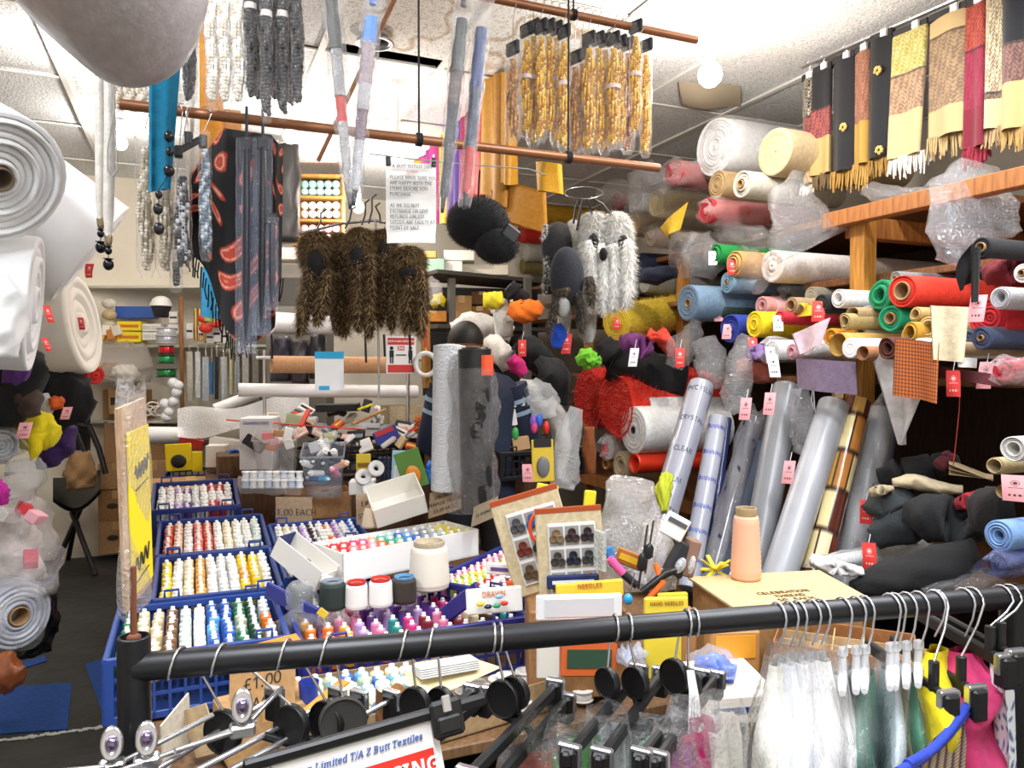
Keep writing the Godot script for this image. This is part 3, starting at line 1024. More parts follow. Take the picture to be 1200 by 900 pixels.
# an open box; A,B near top corners
func open_box(called: String,label: String,cat: String,A: Vector3,B: Vector3,depth: float,h: float,m: Material,lift := 0.0,t := 0.004,roll := 0.0) -> Node3D:
	var ux = (B - A)
	if roll == 0.0: ux.y = 0
	var W = ux.length()
	ux = ux.normalized()
	var fw = ux.cross(Vector3.UP).normalized()
	var w = thing(called,label,cat,A - Vector3(0,h,0))
	w.basis = Basis(ux,fw.cross(-ux).normalized() * -1.0 if false else (fw).cross(ux).normalized() ,fw) 
	if w.basis.y.y < 0: w.basis = Basis(ux,-w.basis.y,fw)
	if w.basis.determinant() < 0: w.basis.z = -w.basis.z
	w.basis = w.basis * Basis(Vector3.RIGHT,lift)
	var s = -1.0 if (w.basis * Vector3(0,0,-1)).dot(w.position - CT.origin) > 0 else 1.0
	w.set_meta("s",s)
	var g = G.new()
	g.box(Vector3(W,t,depth),Vector3(W / 2,t / 2,s * depth / 2))
	g.box(Vector3(W,h,t),Vector3(W / 2,h / 2,s * t / 2),0.001)
	g.box(Vector3(W,h,t),Vector3(W / 2,h / 2,s * (depth - t / 2)),0.001)
	g.box(Vector3(t,h,depth),Vector3(t / 2,h / 2,s * depth / 2),0.001)
	g.box(Vector3(t,h,depth),Vector3(W - t / 2,h / 2,s * depth / 2),0.001)
	part("box",g,m,w)
	return w
func cone(p: Vector3,h: float,r0: float,r1: float,col: String,tube_col: String,label: String,called := "thread_cone",wraps := 26) -> Node3D:
	var w = thing(called,label,"thread cone",p)
	var g = G.new()
	var prof = [[0.0,0.0],[r0 * 0.95,0.0]]
	for k in wraps + 1:
		var u = k / float(wraps)
		prof.append([lerpf(r0,r1,u) * (1.0 + (0.02 if k % 2 else -0.02)) * (1.0 if u > 0.06 and u < 0.94 else 0.95),h * (0.04 + 0.9 * u)])
	prof.append([r1 * 0.6,h * 0.95])
	g.lathe(prof,24)
	part("thread",g,thread_mat(col),w)
	g = G.new()
	g.lathe([[r1 * 0.7,h * 0.94],[r1 * 0.84,h * 0.95],[r1 * 0.86,h * 1.06],[r1 * 0.8,h * 1.065],[r1 * 0.72,h * 1.06],[r1 * 0.65,h * 0.8],[0.0,h * 0.8]],20)
	part("cone_tube",g,card(tube_col),w)
	return w
func price_card(A: Vector3,B: Vector3,h: float,lines: Array,label: String,lean := 0.15,hs := 0.022,col := "b9a184"):
	var w = thing("price_card",label,"price card",A)
	var ux = (B - A).normalized()
	var nz = ux.cross(Vector3.UP).normalized()
	if nz.dot(CT.origin - A) < 0: nz = -nz
	var up = (Vector3.UP - nz * lean).normalized()
	nz = ux.cross(up).normalized()
	var L = (B - A).length()
	var g = G.new()
	g.x = Transform3D(Basis(ux,up,nz),Vector3.ZERO)
	g.box(Vector3(L,h,0.003),Vector3(L / 2,h / 2,0))
	part("card",g,card(col),w)
	for k in lines.size():
		letters(lines[k],hs,Transform3D(Basis(ux,up,nz),ux * L * 0.5 + up * (h * (0.86 - (k + 0.5) * 0.8 / lines.size())) + nz * 0.0022),ink("26241f"),w,"Droid Sans",0.0,"handwriting")

func sec_c_table():
	# the table under it all
	var tm = wood("8a6a48")
	var w = thing("table","long wooden trestle table under the thread crates and boxes","table",Vector3(0.75,0,-2.9))
	var g = wg(w)
	g.box(Vector3(1.86,0.03,2.5),Vector3(0.75,0.58,-2.95),0.004)
	part("tabletop",g,tm,w)
	for sx in [-0.1,1.6]:
		for d in [1.8,4.1]:
			g = wg(w)
			g.box(Vector3(0.06,0.565,0.06),Vector3(sx,0.2825,-d),0.004)
			part("leg",g,tm,w)
	# crates on the left,one behind another,each tipped up a little more
	var c1 = crate(Vector3(-0.2,0.774,-2.12),Vector3(0.24,0.774,-2.12),0.43,0.17,0.004,"26458c","nearest blue plastic crate of thread spools, by the rail's left post")
	fill(c1,0.44,0.43,0.178,hexes("green,cream,beige,brown,pale mint,white,blue/sky blue,blue,green/sage,dark green,pale grey/orange"),9,"the nearest blue crate","the nearest blue crate",true)
	var c2 = crate(Vector3(-0.11,0.79,-2.57),Vector3(0.27,0.79,-2.57),0.42,0.17,0.035,"213a7c","second blue plastic crate from the front, with yellow and white spools")
	fill(c2,0.38,0.42,0.182,hexes("yellow,white,cream,gold,white,pale grey,white,yellow/gold,yellow,white"),9,"the second blue crate from the front","the second blue crate",true)
	var c3 = crate(Vector3(-0.115,0.825,-3.02),Vector3(0.275,0.825,-3.02),0.4,0.17,0.05,"1f3778","third blue plastic crate from the front, with orange and white spools")
	fill(c3,0.39,0.4,0.182,hexes("burnt orange,peach,white,coral,burnt orange,white,cream,white,white,pale mint"),9,"","",false)
	var c4 = crate(Vector3(-0.15,0.915,-3.46),Vector3(0.19,0.915,-3.46),0.38,0.16,0.06,"1c2c6c","fourth blue plastic crate from the front, with white, purple and red spools")
	fill(c4,0.34,0.38,0.165,hexes("white,white,lilac/white,purple/white,pale grey,white,red/white,red/white,white"),8,"","",false)
	var c5 = crate(P(190,563,4.2),P(290,560,4.35),0.3,0.14,0.03,"1f3070","navy lattice crate behind the spool crates, holding yellow clip cards")
	# cartons that raise the far crates
	for e in [[Vector3(0.06,0,-3.22),Vector3(0.42,0.055,0.4),"flat brown carton under the third blue crate"],[Vector3(0.02,0,-3.66),Vector3(0.4,0.155,0.4),"brown carton under the fourth blue crate"],[Vector3(0.0,0,-4.3),Vector3(0.6,0.3,0.5),"brown carton under the navy lattice crate"]]:
		w = thing("carton",e[2],"cardboard box",e[0] + Vector3(0,0.595,0))
		g = G.new()
		g.box(e[1],Vector3(0,e[1].y / 2,0),0.004)
		part("box",g,card(),w)
		g = G.new()
		g.box(Vector3(0.05,0.001,e[1].z),Vector3(0,e[1].y + 0.0006,0))
		part("tape",g,plastic("c9a66a",0.3),w)
	# second column of crates
	var c6 = crate(Vector3(0.29,0.80,-2.62),Vector3(0.62,0.80,-2.62),0.36,0.16,0.03,"264384","blue crate of mixed spools behind the tilted spool box")
	fill(c6,0.33,0.36,0.168,hexes("white,silver grey,pale grey,black,navy,sky blue,blue,silver grey,black"),10,"","",false)
	var c7 = crate(Vector3(0.3,0.815,-3.0),Vector3(0.66,0.815,-3.0),0.32,0.16,0.03,"233d80","blue crate with pale spools behind the one pound card")
	fill(c7,0.36,0.34,0.17,hexes("white,cream,pale grey,lilac,dark brown,white,orange/white,lilac,white,blue"),7,"","",false)
	var c8 = crate(Vector3(0.27,0.765,-2.04),Vector3(0.92,0.765,-2.04),0.5,0.165,0.01,"2c2f80","wide violet-blue crate in the middle, full of pink and purple spools")
	fill(c8,0.65,0.5,0.17,hexes("orange/gold/sage,orange/lilac/sage,gold/pink/pale grey,lilac/pink/sage,pink/purple/pale grey,teal/lilac/dark green,hot pink/purple/cream,dark red/lilac/sage,pink/purple/pale grey,dark red/hot pink/sage,cream/pink/olive,dark brown/dark red/sage,teal/dark brown/dark brown"),8,"the wide violet-blue crate","the wide violet-blue crate",true)
	var c9 = crate(P(505,678,2.5),P(596,690,2.35),0.52,0.15,0.02,"222a78","navy crate of bright spools beside the white thread box")
	fill(c9,(P(505,678,2.5) - P(596,690,2.35)).length(),0.52,0.16,hexes("pink,lime/coral,yellow,lime/yellow,red,white,dark red,dark green,teal"),12,"","",false)
	# front tray of larger spools,seen below the rail
	var fr = open_box("card_tray","low cardboard tray of pastel spools under the rail","tray",Vector3(0.17,0.70,-1.72),Vector3(0.56,0.70,-1.72),0.28,0.09,card("a98c68"))
	fill(fr,0.39,0.28,0.115,hexes("white,sage,cream,pale mint,beige,sky blue,sky blue,cream,blue"),6,"","",false,0.1,0.02,true)
	var tr = open_box("tape_tray","shallow tray of white elastic reels and tape packs under the rail","tray",Vector3(0.53,0.68,-1.72),Vector3(1.0,0.68,-1.8),0.3,0.08,card("b79a70"))
	for k in 14:
		var p = Vector3(0.6 + 0.09 * (k % 5),0.61 + 0.03 * (k / 5 % 2),-1.78 - 0.075 * (k / 5) - 0.02 * (k % 2))
		w = thing("elastic_reel","flat white elastic reel, %s from left in the %s row of the tray" % [ORD[k % 5],["front","middle","back"][k / 5]],"reel",p,"white elastic reels")
		g = G.new()
		g.lathe([[0.0,0],[0.03,0],[0.03,0.004],[0.024,0.005],[0.024,0.024],[0.03,0.025],[0.03,0.03],[0.016,0.031],[0.014,0.026],[0.0,0.026]],20)
		part("reel",g,plastic("eceae4",0.5),w)
		g = G.new()
		g.lathe([[0.0255,0.006],[0.027,0.01],[0.027,0.02],[0.0255,0.024]],20)
		part("elastic",g,thread_mat("f7f6f2"),w)
	w = thing("elastic_card","yellow card with flat wound white elastic lying on the reels","haberdashery pack",P(530,790,1.85))
	g = wg(w)
	var a = P(470,795,1.86); var b = P(590,785,1.98); var c = P(512,768,2.0)
	var cd = a + (c - P(478,770,1.95))
	g.quad(P(462,796,1.86),P(508,818,1.86),P(588,782,2.0),P(545,768,2.02))
	part("card",g,M("cream card",C("ecdfae"),0.7),w)
	g = wg(w)
	var q1 = P(487,795,1.88); var q2 = P(556,783,1.98)
	for k in 5:
		g.bar(q1 + Vector3(0,0.008 + 0.005 * k,0),q2 + Vector3(0,0.008 + 0.005 * k,0),0.06 - 0.003 * k,0.0045,0.002)
	part("elastic",g,cloth("e6e4de"),w)
	# the white box of thread balls
	var A = Vector3(0.463,0.88,-2.527)
	var B = Vector3(1.013,0.88,-2.712)
	var wb = open_box("thread_box","long white cardboard box of bright thread balls in rows","box",A,B,0.22,0.10,paper("f4f2ee"),0.0,0.005)
	var W = (B - A).length()
	var s: float = wb.get_meta("s")
	var rows = ["c05a3c,c8323a,d8443c,e0406c,e85a90,f0b08a,66b8a8,9adcc8,3f70b8,8fb0dc,b8bcc0,989ca2,d8d6cc,f2de4a,f4e05a","d87a58,e02a2a,f08a90,f46a74,f2a0ae,f0773a,4aa882,78c4a8,5a8ccc,3f6fc0,8d9196,a9aeb4,cfcfca,ead83a,f2e468","f2b898,f0c0a0,e23a34,f4a4a8,ee8696,f28a48,f0a060,56b08c,7ab8d8,6f94c8,c0c4c8,8a8e94,d8c890,c9b24a,f0e070"]
	for r in 3:
		var cs: PackedStringArray = rows[2 - r].split(",")
		for q in cs.size():
			var tf = wb.transform * Transform3D(Basis(),Vector3(0.025 + (W - 0.05) * q / (cs.size() - 1),0.052,s * (0.04 + 0.068 * r)))
			var o = thing("thread_ball","ball of thread, %s from left in the %s row of the long white box" % [ORD[q],["front","middle","back"][r]],"thread ball",tf.origin,"thread balls in the white box")
			g = G.new()
			g.ball(0.021,Vector3(0,0.021,0),12,8,Vector3(1,1.15,1))
			part("thread",g,thread_mat(cs[q]),o)
			g = G.new()
			g.lathe([[0.009,0.042],[0.008,0.05],[0.004,0.051],[0.0,0.047]],10)
			part("core_end",g,plastic("f0efe8"),o)
	# tilted small box with a navy end,white and black spools in it
	var bx = thing("spool_box","small white spool box with a navy end flap, tipped on the crates","box",P(352,668,2.5))
	bx.basis = Basis(Vector3.UP,0.75) * Basis(Vector3.RIGHT,0.5)
	g = G.new()
	g.box(Vector3(0.085,0.004,0.2),Vector3(0,0.002,0))
	for e in [-1,1]: g.box(Vector3(0.004,0.075,0.2),Vector3(e * 0.0425,0.0375,0))
	g.box(Vector3(0.085,0.06,0.004),Vector3(0,0.03,0.1))
	part("box",g,paper("e9e4da"),bx)
	g = G.new()
	g.box(Vector3(0.086,0.075,0.004),Vector3(0,0.0375,-0.1))
	part("end_flap",g,plastic("1f2f74",0.5),bx,"navy printed end")
	var ms = spool_mesh(0.085,0.0155)
	for k in 5:
		var o = thing("sewing_spool",["black spool standing in the tipped white spool box","white spool lying in the tipped white box, %s" % ORD[k]][mini(k,1)],"thread spool")
		o.transform = bx.transform * Transform3D(Basis(Vector3.RIGHT,1.3),Vector3(-0.024 + 0.016 * (k % 4),0.012 + 0.028 * (k / 4) + (0.02 if k == 0 else 0.0),-0.04 if k == 0 else 0.085 - 0.012 * (k % 2)))
		part("thread",ms[0],thread_mat("1c1c1e" if k == 0 else "f2f1ec"),o)
		part("cap",ms[1],plastic(CAP,0.4),o)
	# big cones
	cone(PY(503,688,0.80),0.14,0.066,0.058,"ece4d4","cdbfa4","large cream cone of thread in front of the white thread box")
	cone(P(390,712,2.26),0.078,0.04,0.037,"24302c","9aa6b0","black cone of thread left of the two red-topped cones")
	cone(P(418,712,2.26),0.075,0.034,0.032,"eeece6","d83a30","white cone with a red top, left of the pair")
	cone(P(446,709,2.28),0.078,0.037,0.034,"f2f0ea","d83a30","white cone with a red top, right of the pair")
	cone(P(474,705,2.32),0.075,0.038,0.036,"3a302a","6aa0cc","dark bagged cone of thread right of the red-topped cones")
	w = thing("wrapped_cone","cone of black thread in crumpled clear film, left of the black cone","thread cone",P(354,712,2.26))
	g = wg(w)
	g.grid(func(u,v):
		var aa = u * TAU
		return w.position + Vector3(cos(aa) * 0.045 * (1 + 0.1 * sin(aa * 5 + v * 9)) * sqrt(maxf(0.0,1.0 - pow(v,6))),v * 0.085,-sin(aa) * 0.045 * sqrt(maxf(0.0,1.0 - pow(v,6)))),24,10,true)
	part("film",g,film(0.25,"d8dcdc",9.0),w)
	g = wg(w)
	g.lathe([[0,0.005],[0.032,0.005],[0.032,0.06],[0.01,0.065],[0,0.066]],18,Transform3D(Basis(),w.position))
	part("thread",g,thread_mat("383c3c"),w)
	# hand-lettered price cards
	price_card(P(323,616,3.32),P(366,616,3.36),0.125,["£1.00 EACH"],"cardboard price card lettered one pound each behind the blue crates",0.1,0.028)
	price_card(P(268,850,1.72),P(346,828,1.75),0.115,["£1.00","EACH"],"cardboard box flap lettered one pound each under the rail's left end",0.2,0.026,"c49a68")
	price_card(P(418,615,3.0),P(450,612,3.05),0.12,["EXTRA","STRONG"],"cardboard card lettered extra, left of the tipped white carton",0.1,0.02)
	price_card(P(502,608,3.0),P(540,596,2.95),0.10,["STRONG ALL","PURPOSE THREAD","£1.99 EACH"],"cardboard card lettered strong thread, right of the tipped white carton",0.15,0.014)
	price_card(P(552,618,2.8),P(580,606,2.75),0.075,["£1.50 EACH"],"small tilted cardboard price card above the navy crate",0.3,0.011,"a99a80")
	# long brown box behind the pound card,white carton tipped between cards
	open_box("carton","long open brown carton behind the one pound card","cardboard box",P(336,580,3.5),P(412,577,3.6),0.2,0.12,card("b98d5e"))
	var tw = open_box("carton","white flip-top carton tipped on its side between the price cards","box",P(442,593,2.85),P(502,574,2.9),0.16,0.085,paper("ece8de"),0.45,0.004,1.0)
	w = thing("thread_cone","small cream cone of cord beside the tipped white carton","thread cone",P(433,618,2.9))
	g = G.new()
	g.lathe([[0,0],[0.028,0],[0.03,0.01],[0.022,0.06],[0.016,0.075],[0,0.076]],18)
	part("thread",g,thread_mat("dccbb0"),w)
	g = G.new()
	g.lathe([[0.006,0.075],[0.012,0.076],[0.011,0.085],[0,0.084]],12)
	part("cone_tube",g,card("b89468"),w)
	# plain boxes on the front left: white and brown scraps
	for e in [[P(190,868,1.62),P(222,828,1.75),"ddd6c6","torn pale cardboard flap under the rail near the left post"],[P(222,850,1.72),P(250,842,1.7),"cbb48e","folded cardboard flap beside the one pound box"]]:
		g = G.new()
		g.bar(e[0] - Vector3(0,0.02,0),e[1] - Vector3(0,0.02,0),0.004,0.11)
		single("card_flap",g,card(e[2]),e[3],"cardboard flap")
	# the remaining spools,past 300
	ms = spool_mesh(0.085,0.0155)
	var body = many("thread_spool",ms[0],thread_mat("fefefe"),spool_tf,spool_tint,self)
	tag(body,"rows of white-capped spools in the farther blue crates and trays","thread spool")
	many("cap",ms[1],plastic("f4f3ed",0.4),spool_tf,[],body)

# ------------------------------------------------------------------ rolls,tags,bags
func tag_mat(kind: String) -> StandardMaterial3D:
	var m = M("tag " + kind,Color.WHITE,0.6)
	if m.albedo_texture == null:
		var base = C("e03a34") if kind == "red" else C("f0a8ac") if kind == "pink" else C("eef0ee")
		var mark = C("fbeeee") if kind == "red" else C("3a2c30")
		m.albedo_texture = paint("tag " + kind,48,80,func(u,v):
			var d = Vector2((u - 0.5) * 0.6,v - 0.3).length()
			if d < 0.055 or (d > 0.09 and d < 0.105 and absf(u - 0.5) < 0.2): return mark
			if v > 0.46 and v < 0.5 and absf(u - 0.5) < 0.3 and fposmod(u * 14,1.0) < 0.7: return mark.lerp(base,0.3)
			if v > 0.72 and v < 0.8 and absf(u - 0.52) < 0.3 and fposmod(u * 5,1.0) < 0.55: return mark.lerp(base,0.1)
			return base)
	return m
func hang_tag(parent: Node3D,p: Vector3,kind: String,w := 0.045,h := 0.075,twist := 0.0):    # price tag hanging from p,roughly facing the shop
	var tc = (CT.origin - p)
	tc.y = 0
	var nz = tc.normalized().rotated(Vector3.UP,twist)
	var ux = Vector3.UP.cross(nz).normalized()
	var g = wg(parent)
	var sway = ux * 0.012 * sin(p.x * 40 + p.y * 70)
	g.grid(func(u,v): return p + ux * (u - 0.5) * w + sway * (1.0 - v) - Vector3(0,h * (1.0 - v),0) + nz * (0.006 * sin(v * 3.0 + u)),3,4)
	part("price_tag",g,tag_mat(kind),parent,{"red": "red price tag","pink": "pink price tag","white": "white price tag"}[kind])
# a roll of cloth: A is the end that shows,B the far end
func roll(A: Vector3,B: Vector3,r: float,m: Material,label: String,o := {}) -> Node3D:
	var w = thing(o.get("name","fabric_roll"),label,o.get("cat","fabric roll"),A - Vector3(0,r,0),o.get("group",""))
	var ax = (A - B)
	var L = ax.length()
	var fr = G._frame(ax)
	var rc: float = o.get("core",0.022)
	var wob: float = o.get("wob",0.03)
	var ph = rr(0,6)
	var flat: float = o.get("flat",1.0)
	var sides = 30
	var ring = func(rad: float,z: float) -> PackedVector3Array:
		var row = PackedVector3Array()
		for q in sides:
			var a = TAU * q / sides
			var k = rad * (1.0 + wob * (0.6 * sin(a * 2 + ph) + 0.4 * sin(a * 3 - ph * 2 + z * 5.0) + 0.3 * sin(z * 23 + a + ph)))
			row.append(B + fr.z * z + fr.x * cos(a) * k + fr.y * sin(a) * k * flat)
		return row
	var rows = []
	rows.append(ring.call(0.001,0.0)); rows.append(ring.call(r * 0.97,0.0)); rows.append(ring.call(r,0.004))
	var ns: int = maxi(3,int(L / 0.12))
	for k in range(1,ns): rows.append(ring.call(r * (1.0 + o.get("taper",0.0) * (1.0 - k / float(ns))),L * k / ns))
	rows.append(ring.call(r,L - 0.004))
	var turns: int = o.get("turns",clampi(int((r - rc) / 0.012),2,9))
	var e: float = o.get("edge",0.005)
	for k in turns:
		var u0 = lerpf(r,rc,k / float(turns))
		var u1 = lerpf(r,rc,(k + 1) / float(turns))
		rows.append(ring.call(lerpf(u0,u1,0.12),L + e * (0.4 + 0.6 * sin(k * 2.1 + ph))))
		rows.append(ring.call(lerpf(u0,u1,0.72),L + e * (0.4 + 0.6 * sin(k * 2.1 + ph))))
		rows.append(ring.call(lerpf(u0,u1,0.86),L - e * 1.3))
	rows.append(ring.call(maxf(rc,0.003),L - 0.002))
	rows.append(ring.call(maxf(rc * 0.96,0.002),L - 0.05))
	rows.append(ring.call(0.001,L - 0.05))
	var g = wg(w)
	g.surf(rows,true)
	part("fabric",g,m,w)
	if rc > 0.008 and o.get("tube",true):
		g = wg(w)
		var T = Transform3D(Basis(fr.x,fr.z,-fr.y),B)
		g.lathe([[rc * 0.99,L - 0.06],[rc * 1.0,L + e * 1.5],[rc * 0.93,L + e * 1.7],[rc * 0.8,L + e * 1.5],[rc * 0.78,L - 0.06],[0.001,L - 0.06]],18,T)
		part("core_tube",g,card(o.get("core_col","a5835a")),w)
	if o.has("flap"):      # the loose end of the cloth,hanging off the roll
		var f = o.flap      # [angle where it leaves,length,width along the roll,curl]
		g = wg(w)
		g.grid(func(u,v):
			var a: float = f[0] + 0.25 * u
			var s = (1.0 - v)
			var p: Vector3 = A - fr.z * (f[2] * u) + fr.z * 0.012 * s + fr.x * cos(f[0]) * r * 1.03 + fr.y * sin(f[0]) * r * 1.03
			var out = (fr.x * cos(f[0]) * 0.5 + Vector3.DOWN * 1.0).normalized()
			return p + out * f[1] * s * (1.0 - 0.25 * u) + fr.x * cos(f[0]) * 0.02 * sin(s * 3.0) + fr.z * f[3] * s * s * (1.0 - u) + fr.x * 0.012 * sin(u * 6.0 + s * 4.0 + ph),14,12)
		part("loose_end",g,m if not o.has("flap_mat") else o.flap_mat,w)
	if o.has("wrap"):
		g = wg(w)
		var past: float = o.get("past",0.05)
		g.grid(func(u,v):
			var a = u * TAU
			var z = v * (L + past)
			var k: float = r * 1.04 + 0.006 + 0.006 * sin(a * 5 + z * 19 + ph) + 0.005 * sin(z * 37 + a * 2)
			if v > 0.999: k *= 0.55
			return B + fr.z * z + fr.x * cos(a) * k + fr.y * sin(a) * k * flat + fr.z * 0.02 * sin(a * 3 + ph) * v,30,maxi(12,int(L / 0.05)),true)
		part("plastic_wrap",g,o.wrap,w)
	if o.has("tag"):
		var tp = A + fr.z * 0.012 + (fr.x * o.get("tx",0.0) + Vector3.UP * o.get("ty",0.3)) * r
		hang_tag(w,tp,o.tag,o.get("tw",0.042),o.get("th",0.07))
	return w
# crumpled bag or bundle: an uneven closed sack through a few sections [centre,half width,half height]
func sack(called: String,label: String,cat: String,secs: Array,m: Material,rough := 0.06,group := "",freq := 1.0) -> MeshInstance3D:
	var ph = rr(0,9)
	var rows = []
	var n = secs.size()
	var cx = CT.basis.x
	for k in (n - 1) * 5 + 1:
		var i = mini(k / 5,n - 2)
		var t = (k - i * 5) / 5.0
		var st = t * t * (3 - 2 * t)
		var c: Vector3 = (secs[i][0] as Vector3).lerp(secs[i + 1][0],t)
		var rx: float = lerpf(secs[i][1],secs[i + 1][1],st)
		var rz: float = lerpf(secs[i][2],secs[i + 1][2],st)
		var ax = ((secs[mini(i + 1,n - 1)][0] as Vector3) - (secs[i][0] as Vector3)).normalized()
		var sx = cx if absf(ax.dot(cx)) < 0.8 else CT.basis.z
		sx = (sx - ax * ax.dot(sx)).normalized()
		var sy = ax.cross(sx)
		var row = PackedVector3Array()
		for q in 32:
			var a = TAU * q / 32
			var j = 1.0 + rough * (sin(a * 3 * freq + k * 0.9 + ph) + 0.7 * sin(a * 5 * freq - k * 1.3 + ph * 2) + 0.5 * sin(a * 9 * freq + k * 2.1))
			row.append(c + sx * cos(a) * rx * j + sy * sin(a) * rz * j + ax * 0.15 * rough * rx * sin(a * 4 + ph))
		rows.append(row)
	for e in [0,1]:
		var row: PackedVector3Array = rows[0] if e == 0 else rows[-1]
		var c = PackedVector3Array()
		var cen = Vector3.ZERO
		for p in row: cen += p
		for p in row: c.append(cen / row.size())
		if e == 0: rows.push_front(c)
		else: rows.append(c)
	var g = G.new()
	g.surf(rows,true)
	return single(called,g,m,label,cat,group)
# the same through pixel sections [px,py,f,half width px,half depth px]
func psack(called: String,label: String,cat: String,secs: Array,m: Material,rough := 0.06,group := "",freq := 1.0) -> MeshInstance3D:
	var out = []
	for s in secs: out.append([P(s[0],s[1],s[2]),s[3] * s[2] / F,s[4] * s[2] / F])
	return sack(called,label,cat,out,m,rough,group,freq)
func carton(c: Vector3,s: Vector3,turn: float,label: String,col := "b58d62",mark := true) -> Node3D:
	var w = thing("carton",label,"cardboard box",c,"",turn)
	var g = G.new()
	g.box(s,Vector3(0,s.y / 2,0),0.005)
	part("box",g,card(col),w)
	g = G.new()
	g.box(Vector3(0.05,0.0012,s.z + 0.001),Vector3(0,s.y,0))
	g.box(Vector3(0.05,s.y * 0.25,0.0012),Vector3(0,s.y * 0.875,s.z / 2))
	part("tape",g,plastic("c39a60",0.3),w)
	if mark:
		g = G.new()
		g.x = Transform3D(Basis(Vector3.RIGHT,PI / 2),Vector3(-s.x * 0.1,s.y * 0.5,s.z / 2 + 0.0008))
		g.lathe([[0.0,0.0],[0.04,0.0],[0.04,0.0006],[0.0,0.0006]],20,Transform3D(),1.0,0.55)
		part("printed_mark",g,ink("3f2f22"),w)
	return w

func sec_d_left():
	var wad = smooth_cloth("f8fafc")
	var wad2 = smooth_cloth("f4f5f4")
	var cream = smooth_cloth("f3eee2")
	# big bolt overhead
	var g = G.new()
	var tip = P(167,101,1.5)
	var upv = (P(80,-150,1.3) - tip)
	var fr = G._frame(upv)
	g.grid(func(u,v):
		var a = u * TAU
		var t = pow(v,1.4) * 1.0
		var rad = 0.182 * pow(minf(1.0,v * 1.5),0.6)
		var k = 1.0 + 0.02 * sin(a * 3 + v * 5) + 0.012 * sin(a * 7 - v * 11)
		return tip + upv * t + fr.x * cos(a) * rad * k + fr.y * sin(a) * rad * k * 0.9 + fr.x * 0.02 * sin(v * 3),40,30,true)
	var w = thing("hanging_bolt","big greyish wrapped bolt hanging overhead at the top left","fabric bolt",tip)
	for k in g.v.size(): g.v[k] -= tip
	var gm = cloth("cfc6c6",0.5)
	gm.clearcoat_enabled = true
	gm.clearcoat = 0.5
	gm.clearcoat_roughness = 0.25
	part("wrapped_cloth",g,gm,w)
	g = wg(w)
	g.tube([tip + upv,tip + upv + Vector3(0,3.0 - (tip + upv).y,0)],0.008,8)
	part("rope",g,cloth("d8d0bc"),w)
	# wadding rolls
	roll(P(-2,208,1.9),P(-170,100,2.35),0.165,wad,"uppermost white wadding roll with a dark hollow core",{"core": 0.03,"wob": 0.02,"turns": 8,"edge": 0.012,"core_col": "8a7a66"})
	var r2 = roll(P(107,298,2.55),P(-150,120,2.25),0.2,wad,"largest white wadding roll, slanting, with a red tag on its rim",{"core": 0.0,"wob": 0.012,"turns": 6})
	hang_tag(r2,P(105,309,2.4),"red",0.024,0.045,-0.5)
	var r3 = roll(P(40,358,2.15),P(-200,330,1.95),0.19,wad,"white wadding roll below the uppermost one, with two red tags",{"core": 0.0,"wob": 0.03,"turns": 7,"edge": 0.01})
	hang_tag(r3,P(54,358,2.0),"red",0.016,0.045)
	hang_tag(r3,P(52,396,2.0),"red",0.014,0.035)
	var r4 = roll(P(96,380,2.75),P(-110,405,2.65),0.165,cream,"cream wadding roll lowest in the stack, with one red tag",{"core": 0.0,"wob": 0.03,"turns": 4,"edge": 0.012,"flat": 1.1})
	hang_tag(r4,P(94,372,2.6),"red",0.018,0.042)
	psack("loose_wadding","loose crumpled white wadding at the left edge, below the roll stack","wadding",[[-20,330,1.95,10,12],[0,345,1.95,26,25],[4,385,1.95,22,25],[0,418,1.95,14,20]],wad2,0.1)
	# rack that carries the rolls
	w = thing("roll_rack","wooden rack carrying the white wadding rolls on the left","rack",Vector3(-1.75,0,-1.75))
	for x in [-2.05,-1.35]:
		for d in [1.2,2.6]:
			g = wg(w)
			g.box(Vector3(0.07,2.3,0.07),Vector3(x,1.15,-d),0.004)
			part("post",g,wood("9a7344"),w)
	for y in [1.2,1.55,2.0]:
		g = wg(w)
		g.box(Vector3(0.85,0.03,1.5),Vector3(-1.7,y,-1.9))
		part("shelf",g,wood("9a7344"),w)
	# dark goods under the rolls
	psack("black_cloth","black cloth heaped under the cream wadding roll","cloth",[[34,462,2.7,10,16],[56,462,2.7,22,32],[84,472,2.7,22,34],[106,484,2.7,5,14]],cloth("141416"),0.1)
	psack("black_cloth","black cloth draped low at the far left, beside the purple cloth","cloth",[[-20,460,2.4,30,60],[10,455,2.4,34,60],[35,470,2.4,16,40]],cloth("1b1a1c"),0.08)
	psack("purple_cloth","dark purple cloth edge showing under the wadding rolls","cloth",[[8,428,2.3,6,20],[24,432,2.3,10,20],[34,436,2.3,4,12]],cloth("6a3c8c"),0.05)
	roll(P(112,440,2.9),P(60,428,3.1),0.035,cloth("e0352c"),"short red roll poking out under the cream wadding",{"core": 0.0})
	roll(P(2,522,2.35),P(-120,505,2.7),0.05,cloth("a9adb2",0.35),"silver wrapped roll at the left edge, under the yellow cloth",{"core": 0.0,"wrap": film(0.12),"past": 0.07})
	psack("yellow_cloth","bright yellow folded cloth with a pink tag in the left aisle","cloth",[[2,500,2.5,8,15],[22,499,2.5,16,22],[45,506,2.5,19,24],[62,512,2.5,12,16],[66,514,2.5,8,10]],cloth("f5e01c"),0.06)
	psack("yellow_cloth","hanging corner of bright yellow cloth below the folded one","cloth",[[40,508,2.46,12,12],[42,525,2.46,7,8],[38,540,2.46,3,3]],cloth("f2da14"),0.05)
	w = thing("tag_holder","pink price label pinned on the yellow cloth","price tag",P(31,495,2.38))
	hang_tag(w,P(31,495,2.38),"pink",0.036,0.05)
